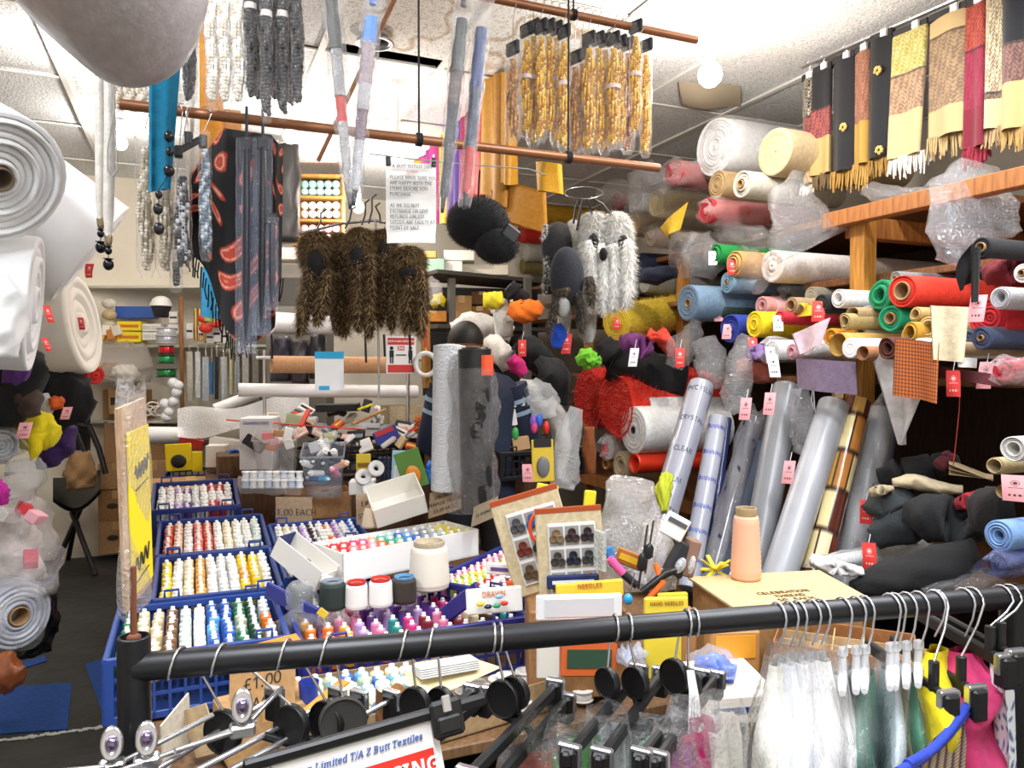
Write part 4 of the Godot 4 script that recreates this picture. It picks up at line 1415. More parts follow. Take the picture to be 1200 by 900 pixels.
	psack("brown_cloth","brown cloth hanging above the bright yellow cloth","cloth",[[22,450,2.4,12,15],[32,470,2.4,16,18],[38,488,2.4,8,10]],cloth("4a3a30"),0.08)
	psack("purple_cloth","deep violet cloth heap right of the yellow cloth","cloth",[[84,500,2.9,5,10],[70,515,2.9,18,22],[56,535,2.9,16,20],[48,548,2.9,5,8]],cloth("3b2160"),0.1)
	psack("orange_cloth","small orange scrap poking out above the violet cloth","cloth",[[58,476,2.6,4,6],[66,472,2.6,10,8],[74,468,2.6,3,4]],cloth("f06a2a"),0.1)
	w = thing("tag_holder","pink price label hanging beside the blue board","price tag",P(80,478,2.6))
	hang_tag(w,P(80,477,2.6),"pink",0.028,0.042)
	psack("white_cloth","white cloth end showing beside the orange scrap","cloth",[[50,462,2.6,5,6],[54,474,2.6,9,10],[52,490,2.6,6,8]],cloth("d8d8dc"),0.08)
	# blue and white board behind
	g = G.new()
	g.grid(func(u,v): return P(lerpf(87,103,u),lerpf(490,432,v),3.1 + 0.1 * u),4,4)
	single("blue_board",g,plastic("3a6cc4",0.5),"blue board with a white bird mark behind the black stand","board")
	psack("clear_bag","clear plastic bag hanging under the silver roll","plastic bag",[[28,538,2.4,18,18],[30,560,2.4,20,22],[22,584,2.4,10,14]],film(0.18,"e8ecf4",6.0),0.1)
	psack("magenta_fluff","magenta feathery goods at the left edge","feathers",[[-8,566,2.2,6,10],[0,576,2.2,7,10],[2,592,2.2,4,8]],cloth("b81c8c"),0.25,"",2.0)
	# bag full of oddments on the floor
	psack("stuffed_bag","coloured oddments packed inside the large clear bag on the left","goods",[[10,590,2.5,20,20],[16,620,2.5,20,30],[14,650,2.5,28,30],[15,684,2.5,30,30]],cloth("d8cdc4"),0.16)
	for e in [[28,596,"c8363a","red carton end sticking out of the large clear bag"],[10,604,"eeeae2","white packet sticking out of the large clear bag"],[42,606,"f0b0b8","pink paper slip sticking out of the large clear bag"],[36,655,"d0405a","crimson packet seen through the large clear bag"]]:
		g = G.new()
		g.x = Transform3D(Basis(Vector3(0.3,1,0.2).normalized(),e[0] * 0.4),P(e[0],e[1],2.42))
		g.box(Vector3(0.06,0.035,0.04),Vector3.ZERO,0.003)
		single("packet",g,paper(e[2]),e[3],"packet")
	psack("clear_bag","large clear plastic bag slumped on the left aisle floor","plastic bag",[[16,584,2.45,24,26],[22,610,2.45,28,40],[26,650,2.45,36,46],[25,692,2.45,38,46]],film(0.16,"f4f0f2",5.0,1.3),0.09)
	psack("black_bag","black plastic bag slumped beside the grey wrapped roll","plastic bag",[[40,690,2.5,16,18],[46,715,2.5,18,24],[40,745,2.5,20,24],[38,765,2.5,14,18]],M("black polythene",C("131316"),0.25),0.16)
	roll(P(22,722,2.35),P(-60,690,2.6),0.1,cloth("b6b8c2",0.4),"grey wrapped roll lying low at the left edge",{"core": 0.03,"wrap": film(0.15),"past": 0.03})
	psack("orange_bag","orange-brown plastic bag lying on the floor at the left edge","plastic bag",[[-25,785,3.2,20,20],[5,790,3.2,18,24],[22,794,3.2,11,14],[28,797,3.2,3,5]],M("orange film",C("b0653a"),0.3),0.12)
	# blue mats and white line on the floor
	for e in [[[-40,808,84,800,79,854,-40,862],"large blue mat on the aisle floor"],[[19,778,52,768,55,774,30,782],"small blue mat scrap beside the orange bag"],[[100,778,128,770,140,850,118,830],"blue mat end beside the nearest crate"],[[46,676,62,674,64,684,46,686],"small blue mat at the foot of the black stand"]]:
		var q: Array = e[0]
		var c = []
		for k in 4: c.append(PY(q[k * 2],q[k * 2 + 1],0.006))
		g = G.new()
		g.quad(c[3],c[2],c[1],c[0])
		for k in 4:
			var p0: Vector3 = c[k]
			var p1: Vector3 = c[(k + 1) % 4]
			g.quad(p0 - Vector3(0,0.006,0),p1 - Vector3(0,0.006,0),p1,p0)
		single("floor_mat",g,cloth("1c4fa0"),e[1],"mat")
	var la = PY(0,868,0.002)
	var lb = PY(120,852,0.002)
	w = thing("floor_line","worn white painted line across the aisle floor","floor marking",la)
	for k in 26:
		g = wg(w)
		var p = la.lerp(lb,(k + 0.5) / 26.0) + Vector3(0,0.0008,rr(-0.008,0.008))
		g.x = g.x * Transform3D(Basis(Vector3.UP,-0.1 + rr(-0.4,0.4)),p)
		g.box(Vector3(rr(0.012,0.026),0.0016,rr(0.012,0.03)))
		part("paint_patch",g,M("line paint",C("d8d9d6"),0.8),w)
	# black folding stool further down the aisle
	var base = PY(92,672,0.0)
	var sf: float = (base - CT.origin).dot(-CT.basis.z)
	w = thing("folding_stool","black folding stool with a curved tray seat in the left aisle","stool",base)
	var bk = plastic("151517",0.45)
	for e in [[62,670,97,590,3],[112,674,84,600,0],[80,655,92,590,0],[100,640,78,580,3]]:
		g = wg(w)
		var f0 = PY(e[0],e[1],0.015)
		g.tube([f0,P(e[2],e[3],sf)],0.018,10)
		part("leg",g,bk,w)
	g = wg(w)
	g.grid(func(u,v): return P(lerpf(62,118,u),lerpf(583,560,v) + 14 * sin(u * PI) * (1.2 - v) - 10 * u,sf - 0.15 + 0.3 * v),16,10)
	g.grid(func(u,v): return P(lerpf(62,118,u),lerpf(583,560,v) + 14 * sin(u * PI) * (1.2 - v) - 10 * u + 5,sf - 0.15 + 0.3 * v),16,10,false,true)
	part("seat",g,bk,w)
	for e in [[104,498,124,555],[88,500,108,560],[103,500,86,498]]:
		g = wg(w)
		g.tube([P(e[0],e[1],sf + 0.15),P((e[0] + e[2]) / 2 + 2,(e[1] + e[3]) / 2,sf + 0.17),P(e[2],e[3],sf + 0.15)],0.02,10)
		part("back_frame",g,bk,w)
	g = wg(w)
	g.grid(func(u,v): return P(lerpf(82,106,u),lerpf(528,462,v),sf + 0.2 + 0.05 * sin(u * PI)),8,6)
	part("backrest",g,bk,w)
	psack("paper_bag","brown paper bag with clear film on the black stool's seat","paper bag",[[95,572,5.3,14,16],[95,555,5.3,16,18],[93,530,5.3,10,12]],card("a9855c"),0.1)
	# stacks of cartons by the back wall
	var n = 0
	for e in [[138,645,36,37,6.2],[138,608,36,36,6.2],[138,571,36,30,6.2],[150,540,46,48,6.25],[180,642,34,54,6.3],[182,582,30,44,6.3],[146,490,42,34,6.3],[112,640,22,40,6.35],[110,535,30,44,6.4],[168,492,30,24,6.4],[196,540,44,40,6.35]]:
		e[4] -= 0.22
		var s = Vector3(e[2] * e[4] / F,e[3] * e[4] / F,0.22)
		carton(P(e[0],e[1],e[4]),s,-0.03 * (n % 3),"brown carton by the back wall, %s" % ["lowest marked one","second marked one from the floor","third marked one from the floor","wide plain one above the marked ones","lowest right one","right one above the lowest","topmost wide one with a dark oval","half hidden one behind the stool's legs","one behind the stool's back","topmost right one","one just behind the yellow placard"][n],["b58d62","a97f54","bd956a"][n % 3],n in [0,1,6])
		n += 1

# ------------------------------------------------------------------ things hung from the ceiling rails
var up_a: Vector3
var up_b: Vector3
func on_line(a: Vector3,b: Vector3,px: float) -> Vector3:      # the point of a straight rail that is seen at pixel column px
	var ia = CT.affine_inverse() * a
	var ib = CT.affine_inverse() * b
	var q = (px - 600.0) / F
	var fa = ia.x + q * ia.z
	var fb = ib.x + q * ib.z
	return a.lerp(b,fa / (fa - fb))
func copper() -> StandardMaterial3D: return M("copper pipe",C("9c6a4a"),0.4,0.55)
func pole(label: String,a: Vector3,b: Vector3,r: float,m: Material,called := "hanging_pole",cat := "pole") -> Node3D:
	var w = thing(called,label,cat,a)
	var g = wg(w)
	g.tube([a,b],r,14)
	part("pole",g,m,w)
	return w
func strand_mesh(l := 1.0,wd := 0.05) -> ArrayMesh:
	var k = "strand%s%s" % [l,wd]
	if not cache.has(k):
		var g = G.new()
		g.tri(Vector3(-wd,0,0),Vector3(wd,0,0),Vector3(0,l * 0.55,0.12))
		g.tri(Vector3(wd * 0.5,l * 0.3,0.05),Vector3(0,l,0.3),Vector3(-wd * 0.5,l * 0.3,0.05))
		cache[k] = g.mesh()
	return cache[k]
# fur over a collector's surface: strands combed downwards
func fur(parent: Node3D,g: G,n: int,length: float,tints: Array,comb := 0.8,called := "fur"):
	var where = []
	var cols = []
	var areas = PackedFloat32Array()
	var total = 0.0
	for k in g.i.size() / 3:
		total += (g.v[g.i[k * 3 + 1]] - g.v[g.i[k * 3]]).cross(g.v[g.i[k * 3 + 2]] - g.v[g.i[k * 3]]).length()
		areas.append(total)
	for k in n:
		var f = mini(areas.bsearch(rng.randf() * total),areas.size() - 1)
		var u = sqrt(rng.randf())
		var t = rng.randf()
		var ia = g.i[f * 3]; var ib = g.i[f * 3 + 1]; var ic = g.i[f * 3 + 2]
		var p = g.v[ia] * (1 - u) + g.v[ib] * (u * (1 - t)) + g.v[ic] * (u * t)
		var nn = (g.n[ia] * (1 - u) + g.n[ib] * (u * (1 - t)) + g.n[ic] * (u * t)).normalized()
		var d = (nn + Vector3.DOWN * comb + Vector3(rr(-0.45,0.45),rr(-0.3,0.3),rr(-0.45,0.45))).normalized()
		var xx = d.cross(nn)
		xx = xx.normalized() if xx.length() > 0.01 else d.cross(Vector3.RIGHT).normalized()
		var l = length * rr(0.6,1.25)
		xx *= 1.5
		where.append(Transform3D(Basis(xx * l,d * l,xx.cross(d) * l),p - nn * 0.001))
		cols.append(pick(tints))
	var hm = M("fur hair",Color.WHITE,0.8)
	hm.backlight_enabled = true
	hm.backlight = Color(0.6,0.6,0.6)
	var o = many(called,strand_mesh(1.0,0.06),hm,where,cols,parent)
	return o

var bead_cache = {}
# a bundle of bead strings in a clear sleeve; hung from «top»,«len» long,«r» thick
func bead_bundle(top: Vector3,len: float,r: float,tone: String,label: String,group: String,clip := true,hook_to = null,band := false) -> Node3D:
	var key = "%s %.2f %.3f %s" % [tone,len,r,band]
	var tones: Dictionary = {"gold": ["d89a10","f0c030","b87808","eab41c","f8d870"],"bronze": ["a8702c","c48a3c","8a5a24","d8a050","b07a34"],"copper": ["b8743a","dba066","8f5a30","f0c890","a87848"],"ivory": ["e6dfd0","f4f0e6","d2c8b4","ffffff","c9bfae"],"black": ["1a1817","2e2a28","100f0f","4a4440","222020"],"jet": ["18181a","303034","e6e6ea","222226","8a8a90"],"pearl": ["cfc3ab","e4dac6","b8aa90","f0e8d8","a89a80"],"silver": ["8c9aa8","b9c6d2","5c6a78","dde6ee","78899a"]}
	var w = thing("bead_bundle",label,"bead necklaces",top,group)
	var g = G.new()
	if not bead_cache.has(key):
		var lr = RandomNumberGenerator.new()
		var b = G.new()
		b.ball(1.0,Vector3.ZERO,6,4)
		var where = []
		var cols = []
		var strings = 9
		var step = 0.0085
		for s in strings:
			var a = TAU * s / strings + 0.4
			var l = len * (0.93 + 0.07 * fposmod(s * 0.37,1.0))
			for k in int(l / step):
				var y = k * step
				var rad = r * (0.62 + 0.25 * sin(y * 30 + s)) * (0.5 + 0.5 * smoothstep(0.0,0.08,y))
				if y > l - 0.05: rad *= sqrt(maxf(0.0,1.0 - pow((y - l + 0.05) / 0.05,2)))
				var br = 0.0046 * (1.0 if (k + s) % 4 else 1.35)
				where.append(Transform3D(Basis().scaled(Vector3(br,br * 1.15,br)),Vector3(cos(a + y * 2) * rad,-y - 0.02,sin(a + y * 2) * rad)))
				cols.append(lin(tones[tone][(k * 7 + s * 3 + k / 5) % 5]))
		var cg = G.new()
		cg.tube([Vector3(0,-0.02,0),Vector3(0,-len * 0.3,0),Vector3(0,-len * 0.9,0),Vector3(0,-len * 0.97,0)],[r * 0.25,r * 0.6,r * 0.62,r * 0.2],10)
		var sg = G.new()
		sg.grid(func(u,v):
			var a = u * TAU
			var k = r * (1.12 if v > 0.05 else 0.7) * (1.0 + 0.08 * sin(a * 4 + v * 25)) * (1.0 if v < 0.94 else 0.55)
			return Vector3(cos(a) * k * 1.1,0.03 - v * (len + 0.06),sin(a) * k),18,16,true,true)
		bead_cache[key] = [b.mesh(),where,cols,cg.mesh(),sg.mesh()]
	var q: Array = bead_cache[key]
	var bm = M("bead " + ("metal" if tone in ["gold","bronze","copper"] else "glass"),Color.WHITE,0.3,0.4 if tone in ["gold","bronze","copper"] else 0.05)
	var core = part("string_core",q[3],cloth(tones[tone][2]),w)
	var mm = many("bead",q[0],bm,q[1],q[2],core)
	part("clear_sleeve",q[4],film(0.04,"ffffff",8.0,1.0),w)
	if band:
		g = G.new()
		g.tube([Vector3(0,-len * 0.42,0),Vector3(0,-len * 0.42 - 0.014,0)],r * 1.15,14,false)
		part("paper_band",g,paper("d9c8c0"),w,"pale paper band")
	if clip:
		g = G.new()
		g.box(Vector3(0.016,0.045,0.06),Vector3(0,0.02,0),0.005)
		var cp = part("clip",g,plastic("17171a",0.4),w)
		cp.rotation.y = 0.3
	if hook_to != null:
		g = G.new()
		var h: Vector3 = (hook_to as Vector3) - top
		g.tube([Vector3(0,0.03,0),h * 0.6 + Vector3(0.004,0,0),h + Vector3(0.016,0.0,0.012),h + Vector3(0.01,0.02,0.008),h + Vector3(-0.006,0.02,-0.006),h + Vector3(-0.014,0,-0.012)],0.0016,5)
		part("hook",g,chrome(),w)
	return w

func umbrella(top: Array,bot: Array,f: float,sections: Array,handle: String,label: String):
	var a = P(top[0],top[1],f)
	var b = P(bot[0],bot[1],f)
	var w = thing("wrapped_umbrella",label,"umbrella",b)
	var at = func(t): return a.lerp(b,t)
	var g = wg(w)
	g.tube([at.call(0.0),at.call(0.25)],0.008,10)
	part("handle",g,plastic(handle,0.35),w)
	var n = 0
	for s in sections:      # [from,to,radius at from,at to,colour]
		g = wg(w)
		var pts = []
		var rad = []
		for k in 7:
			pts.append(at.call(lerpf(s[0],s[1],k / 6.0)))
			rad.append(lerpf(s[2],s[3],k / 6.0) * (1.0 + 0.07 * sin(k * 2.3 + n)))
		g.tube(pts,rad,14)
		var cm = cloth(s[4],0.5)
		if C(s[4]).s < 0.2 and C(s[4]).v > 0.3:
			cm = tri(M("crinkled silver " + s[4],C(s[4]),0.25,0.65),9.0)
			cm.normal_enabled = true
			cm.normal_texture = noise_tex(0.018,1,true,512,14.0,null,3)
			cm.normal_scale = 1.5
		part("canopy" if n == 0 else "printed_cloth",g,cm,w)
		n += 1
	g = wg(w)
	var z = (b - a).normalized()
	var fr = G._frame(z)
	g.grid(func(u,v):
		var aa = u * TAU
		var t = lerpf(0.16,1.02,v)
		var k = lerpf(0.024,0.016,v) * (1.0 + 0.14 * sin(aa * 3 + v * 30) + 0.08 * sin(aa * 7 - v * 50))
		return at.call(t) + fr.x * cos(aa) * k + fr.y * sin(aa) * k,22,40,true)
	part("clear_sleeve",g,film(0.07,"f4f6fa",9.0,1.4),w)
	g = wg(w)
	g.tube([at.call(0.97),at.call(1.03)],[0.007,0.004],8)
	part("tip",g,plastic("20242c",0.4),w)

# a folded cloth hanging down: two faces with soft folds
func hung_cloth(called: String,label: String,cat: String,tl: Vector3,tr: Vector3,len: float,m: Material,group := "",folds := 4.0,depth := 0.012,thick := 0.012,taper := 1.0,skew := 0.0) -> Node3D:
	var ux = (tr - tl)
	var W = ux.length()
	var nz = ux.normalized().cross(Vector3.UP).normalized()
	var w = thing(called,label,cat,(tl + tr) / 2 - Vector3(0,len,0),group)
	var ph = rr(0,6)
	var g = wg(w)
	g.grid(func(u,v):
		var q = u * 2.0
		var s = q if q <= 1.0 else 2.0 - q
		var side = 1.0 if q <= 1.0 else -1.0
		var y = 1.0 - v
		var edge = sin(s * PI)
		var x = (s - 0.5) * lerpf(1.0,taper,y) + 0.5
		return tl + ux * x + Vector3(0,ux.y * 0.0 - y * len,0) + nz * (side * thick * (0.25 + 0.75 * sqrt(maxf(edge,0.0))) + depth * sin(s * folds * TAU * 0.5 + ph) * (0.35 + 0.65 * y)) + ux.normalized() * skew * y,40,16,true,false,2.0,1.0)
	part("cloth",g,m,w)
	return w
func fringe(w: Node3D,bl: Vector3,br: Vector3,len: float,n: int,h: String,spread := 0.4):
	var g = wg(w)
	for k in n:
		var p = bl.lerp(br,(k + 0.5) / n)
		var d = Vector3(rr(-0.2,0.2),-1,rr(-0.2,0.2) * spread).normalized()
		var l = len * rr(0.7,1.1)
		g.tube([p + Vector3(0,0.008,0),p + d * l * 0.5 + Vector3(rr(-0.004,0.004),0,0),p + d * l],[0.0035,0.004,0.0028],5)
	var o = part("fringe",g,cloth(h),w)
	o.set_meta("kind","stuff")

func sec_e_rails():
	# the two copper rails and what holds them
	up_a = P(140,122,1.9); up_b = P(772,197,2.52)
	var gold_a = P(520,-14,2.43); var gold_b = P(816,47,2.8)
	var r1 = pole("long copper pipe hung across the shop behind the white notice's string",up_a,up_b,0.0135,copper())
	var r2 = pole("upper copper pipe carrying the gold bead bundles",gold_a,gold_b,0.0145,copper())
	var top_a = P(120,-80,1.62); var top_b = P(620,-40,1.9)
	var r3 = pole("copper pipe above the frame carrying beads and umbrellas",top_a,top_b,0.0135,copper())
	for e in [[r1,491,up_a,up_b],[r1,666,up_a,up_b],[r1,200,up_a,up_b],[r2,672,gold_a,gold_b],[r2,530,gold_a,gold_b],[r3,200,top_a,top_b],[r3,560,top_a,top_b]]:
		var p = on_line(e[2],e[3],e[1])
		var g = wg(e[0])
		g.tube([Vector3(p.x,3.0,p.z),p + Vector3(0,0.01,0)],0.0032,6)
		part("cord",g,plastic("17171a",0.7),e[0],"black hanging cord")
		g = wg(e[0])
		g.x = g.x * Transform3D(G._frame(e[3] - e[2]),p)
		for k in 3:
			var ring = []
			for q in 13: ring.append(Vector3(cos(q * TAU / 12) * 0.017,sin(q * TAU / 12) * 0.017,(k - 1) * 0.006))
			g.tube(ring,0.003,6,false)
		part("knot",g,plastic("17171a",0.7),e[0],"black cord knot")
	pole("thin bamboo stick hanging slantwise behind the umbrellas",P(465,-6,2.5),P(373,188,2.9),0.008,wood("b98a6c"),"bamboo_stick","stick")
	# gold bundles
	var n = 0
	for e in [[601,64,168,"bronze",15],[617,42,162,"gold",13],[625,38,172,"gold",15],[634,38,168,"gold",12],[643,38,160,"gold",16],[652,40,172,"gold",13],[661,44,178,"gold",13],[674,74,182,"bronze",14],[682,70,178,"copper",12],
			[690,52,180,"gold",17],[701,52,178,"gold",15],[709,54,182,"gold",13],[719,52,176,"gold",15],[727,56,172,"gold",13],[736,58,180,"copper",15],[745,38,160,"gold",13],[757,60,184,"gold",12]]:
		var rl = on_line(gold_a,gold_b,e[0] - 2)
		var f = (rl - CT.origin).dot(-CT.basis.z) - 0.02 + 0.03 * (n % 3)
		var lo = P(e[0],e[2],f)
		var hi = P(e[0],e[1],f)
		bead_bundle(hi,hi.y - lo.y - 0.03,e[4] * f / F * 0.5,e[3],"%s bead bundle, %s of the bagged ones on the upper copper pipe" % [{"gold": "gold","bronze": "bronze","copper": "coppery"}[e[3]],(ORD[n] + " from left") if n < 15 else ["second from right","rightmost"][n - 15]],"gold bead bundles on the upper pipe",true,Vector3(rl.x,rl.y + 0.012,rl.z),n in [1,2,5,6,12,15])
		n += 1
	# ivory and black bundles at the upper left
	n = 0
	for e in [[247,118],[262,122],[278,116]]:
		bead_bundle(P(e[0],-60,1.75),0.34,0.0145,"ivory","ivory bead bundle, %s of three left of the black ones" % ["left","middle","right"][n],"ivory bead bundles",false,P(e[0],-75,1.75))
		n += 1
	n = 0
	for e in [[293,112,1.75],[301,120,1.8],[311,132,1.74],[321,122,1.8],[330,136,1.76],[339,128,1.8],[348,126,1.76]]:
		bead_bundle(P(e[0],-70,e[2]),(e[1] + 64) * 1.75 / F,0.0125,"black","black bead bundle, %s from left of the cluster right of the ivory ones" % ORD[n],"black bead bundles",false,P(e[0],-78,e[2]),n in [0,2,4])
		n += 1
	bead_bundle(P(219,-40,1.85),0.31,0.018,"black","dark bead bundle hanging just right of the turquoise scarf","",false,P(219,-70,1.85),true)
	n = 0
	for e in [139,154,168]:
		bead_bundle(P(e,40,2.0),0.19,0.012,"pearl","small pearl bead bundle, %s of three under the big grey bolt" % ["left","middle","right"][n],"small pearl bundles",false,on_line(up_a,up_b,e) + Vector3(0,0.16,0))
		n += 1
	for e in [[170,165,316,"pearl",0.019,"pearl net bead bundle, left one of the pair under the turquoise scarf"],[192,150,316,"pearl",0.02,"pearl net bead bundle, right one of the pair behind the turquoise scarf"],[213,200,312,"jet",0.019,"black and silver sequin bundle beside the pearl net bundles"],[206,300,334,"black",0.012,"black beaded tassel hanging lowest under the sequin bundle"],[240,168,297,"silver",0.013,"bluish silver bead sleeve hanging from the small black hanger"]]:
		var hi = P(e[0],e[1],1.95)
		bead_bundle(hi,(e[2] - e[1]) * 1.95 / F - 0.01,e[4],e[3],e[5],"",false,on_line(up_a,up_b,e[0]))
	# small black hanger on the pipe
	var w = thing("bar_hanger","small black hanger with a metal hook on the copper pipe, above the silver sleeve","clothes hanger",P(222,165,1.92))
	var g = wg(w)
	g.bar(P(207,178,1.88),P(237,162,1.96),0.014,0.016,0.003)
	g.box(Vector3(0.02,0.035,0.02),P(238,166,1.96),0.004)
	g.box(Vector3(0.02,0.03,0.02),P(209,178,1.88),0.004)
	g.tube([P(221,170,1.92),P(221,155,1.92)],0.01,8)
	part("bar",g,plastic("17171a",0.4),w)
	g = wg(w)
	g.tube([P(221,156,1.92),P(220,145,1.92),P(218,133,1.91),P(219,127,1.92),P(223,127,1.94)],0.002,6)
	part("hook",g,chrome(),w)
	# umbrellas
	umbrella([382,-70],[410,236],1.75,[[0.2,0.42,0.013,0.016,"3a3a30"],[0.42,0.6,0.013,0.013,"c9c9c9"],[0.58,0.70,0.012,0.011,"d8443a"],[0.70,0.97,0.012,0.009,"dcdcdc"]],"3b3d34","bagged umbrella with a dark grey top, leftmost of the four")
	umbrella([444,-70],[415,232],1.72,[[0.3,0.40,0.014,0.016,"2f7fc8"],[0.40,0.56,0.016,0.015,"b9a9ac"],[0.56,0.66,0.014,0.014,"cfcfd2"],[0.66,0.78,0.013,0.012,"8f7a84"],[0.78,0.97,0.012,0.009,"d4d6da"]],"2f62b8","bagged umbrella with a blue handle, second from the left")
	umbrella([551,-70],[519,240],1.9,[[0.3,0.5,0.013,0.018,"3c3d38"],[0.5,0.62,0.016,0.015,"7a6a64"],[0.62,0.97,0.014,0.01,"5a5c60"]],"1c1c1e","bagged umbrella with a black handle, third from the left")
	umbrella([575,-80],[545,236],1.95,[[0.36,0.58,0.015,0.017,"2f4478"],[0.58,0.8,0.016,0.014,"3a4458"],[0.8,0.97,0.013,0.01,"c43a30"]],"e23a2a","bagged umbrella with a red handle and navy cloth, rightmost")
	# turquoise scarf and orange cloth
	hung_cloth("hanging_scarf","turquoise scarf hanging over the copper pipe under the grey bolt","scarf",P(175,60,1.74),P(212,60,1.8),0.32,cloth("0f7fa6"),"",3.0,0.012,0.014,0.62,-0.016)
	w = thing("ring_drop","dark bead drop with blue leaves below the turquoise scarf","jewellery",P(196,185,1.75))
	for e in [[198,160,0.011],[199,178,0.009],[198,200,0.012],[186,228,0.008],[185,245,0.011],[186,268,0.012]]:
		g = wg(w)
		g.ball(e[2],P(e[0],e[1],1.74),10,7,Vector3(1,1.2,1))
		part("bead",g,M("dark bead",C("4c6878") if e[1] > 220 else C("2c2c30"),0.2,0.3),w)
	g = wg(w)
	g.tube([P(198,150,1.745),P(198,205,1.745),P(186,222,1.745),P(186,275,1.745)],0.0012,4)
	part("thread",g,plastic("2c2c30"),w)
	hung_cloth("orange_cloth","light orange cloth hanging behind the ivory bead bundles","cloth",P(234,4,2.15),P(262,0,2.2),0.46,cloth("f0a23c"),"",2.0,0.012,0.008,1.0)
	hung_cloth("orange_cloth","pale apricot cloth hanging right of the light orange one","cloth",P(244,128,2.2),P(282,130,2.25),0.32,cloth("e8a868"),"",1.0,0.01,0.006,1.0,0.02)
	# black shawl with red flowers
	var ff = func(u: float,v: float) -> Color:
		var c = C("0d0d10")
		var k = sin(u * 17 + 3.0 * sin(v * 9)) * sin(v * 21 + 2.0 * sin(u * 11 + 1.0))
		var ring = sin(k * 16.0)
		if k > 0.42: c = C("b8402e") if ring > -0.2 else C("e0a488")
		elif k > 0.36: c = C("7a2420")
		return c
	var sm = M("flowered shawl",Color.WHITE,0.75)
	sm.albedo_texture = paint("flowered shawl",128,160,ff)
	w = thing("flowered_shawl","black shawl with big red flowers and a ragged fringe behind the bagged ties","shawl",P(280,400,2.15))
	var s0 = [[222,205],[262,150],[318,158],[332,175]]
	g = wg(w)
	g.grid(func(u,v):
		var q = u * 3.0
		var k = mini(int(q),2)
		var tx = lerpf(s0[k][0],s0[k + 1][0],q - k)
		var ty = lerpf(s0[k][1],s0[k + 1][1],q - k)
		var by = lerpf(300,402,smoothstep(0.0,0.5,u)) if u < 0.5 else lerpf(402,330,smoothstep(0.5,1.0,u))
		return P(tx + (1 - v) * 4 * sin(u * 12),lerpf(by,ty,v),2.12 + 0.03 * sin(u * 14) + 0.02 * sin(v * 6)),30,20,false,false,1.0,1.0)
	part("cloth",g,sm,w)
	g = wg(w)
	for k in 40:
		var u = k / 39.0
		var by = lerpf(300,402,smoothstep(0.0,0.5,u)) if u < 0.5 else lerpf(402,330,smoothstep(0.5,1.0,u))
		var tx = lerpf(222,332,u)
		g.tube([P(tx,by - 4,2.13),P(tx + rr(-2,2),by + 10,2.13),P(tx + rr(-3,3),by + rr(14,26),2.13)],0.002,4)
	part("fringe",g,cloth("0e0e10"),w).set_meta("kind","stuff")
	# long bagged ties in front of it
	n = 0
	for e in [[289,150,288,405,0.024,"22242e"],[308,148,306,385,0.022,"1a1b20"],[318,235,318,360,0.016,"3a3a40"]]:
		w = thing("bagged_tie","long dark bagged tie, %s" % ["left one in front of the flowered shawl","middle one in front of the flowered shawl","short one at the flowered shawl's right edge"][n],"tie",P(e[2],e[3],1.95))
		g = wg(w)
		var t0 = P(e[0],e[1] + 26,1.95)
		var t1 = P(e[2],e[3],1.95)
		g.tube([t0,t0.lerp(t1,0.3),t0.lerp(t1,0.7),t1],[e[4] * 0.8,e[4],e[4],e[4] * 0.6],14,true,1.0,0.45)
		part("tie",g,cloth(e[5],0.4),w)
		g = wg(w)
		g.grid(func(u,v):
			var a = u * TAU
			return t0.lerp(t1,1.04 - v * 1.1) + CT.basis.x * cos(a) * (e[4] * 1.15 + 0.001 * sin(v * 40 + a * 3)) - CT.basis.z * sin(a) * e[4] * -0.6,18,24,true)
		part("clear_sleeve",g,film(0.06,"c8d8f8",8.0,1.0),w)
		g = wg(w)
		g.tube([P(e[0],e[1] - 25,1.95),t0],0.004,6)
		g.box(Vector3(0.03,0.03,0.012),t0 + Vector3(0,0.01,0),0.003)
		part("hanger",g,plastic("1b1b1e",0.4),w)
		n += 1
	# cream tassels with black drops
	n = 0
	for e in [[116,60,118,262,1.8],[127,60,127,282,1.78]]:
		w = thing("cord_tassel","cream ribbon tassel ending in black drops, %s one at the left" % ["left","right"][n],"tassel",P(e[2],e[3],e[4]))
		g = wg(w)
		g.tube([P(e[0],55,e[4]),P(e[0] + 2,140,e[4]),P(e[2],e[3] - 30,e[4]),P(e[2],e[3] - 2,e[4])],[0.013,0.015,0.0135,0.007],12,true,1.0,0.85)
		part("ribbon",g,cloth("e9e4da",0.4),w)
		g = wg(w)
		g.lathe([[0,-0.012],[0.006,-0.012],[0.008,-0.004],[0.009,0.01],[0.007,0.014],[0,0.015]],12,Transform3D(Basis(),P(e[2],e[3],e[4])))
		part("metal_cap",g,chrome("a89a80",0.3),w)
		g = wg(w)
		g.tube([P(e[2],e[3],e[4]),P(e[2],e[3] + 34,e[4])],0.001,4)
		part("thread",g,plastic("333333"),w)
		for q in [[12,0.008],[28,0.012]]:
			g = wg(w)
			g.ball(q[1],P(e[2],e[3] + q[0],e[4]),10,7,Vector3(1,1.15,1))
			g.lathe([[0.003,0.0],[q[1] * 1.1,0.004],[0.0,0.006]],8,Transform3D(Basis(),P(e[2],e[3] + q[0],e[4]) + Vector3(0,q[1] * 0.8,0)))
			part("black_drop",g,M("jet glass",C("141416"),0.12,0.2),w)
		n += 1
	w = thing("loop_cord","thin grey cord loop hanging beside the cream tassels","cord",P(135,200,1.76))
	g = wg(w)
	g.tube([P(133,96,1.76),P(134,130,1.76),P(126,175,1.76),P(126,200,1.76),P(132,207,1.76),P(138,198,1.76),P(136,170,1.76),P(133,130,1.77)],0.0016,5)
	part("strand",g,plastic("a8a49c"),w)
	# row of bright dupattas behind the gold bundles
	n = 0
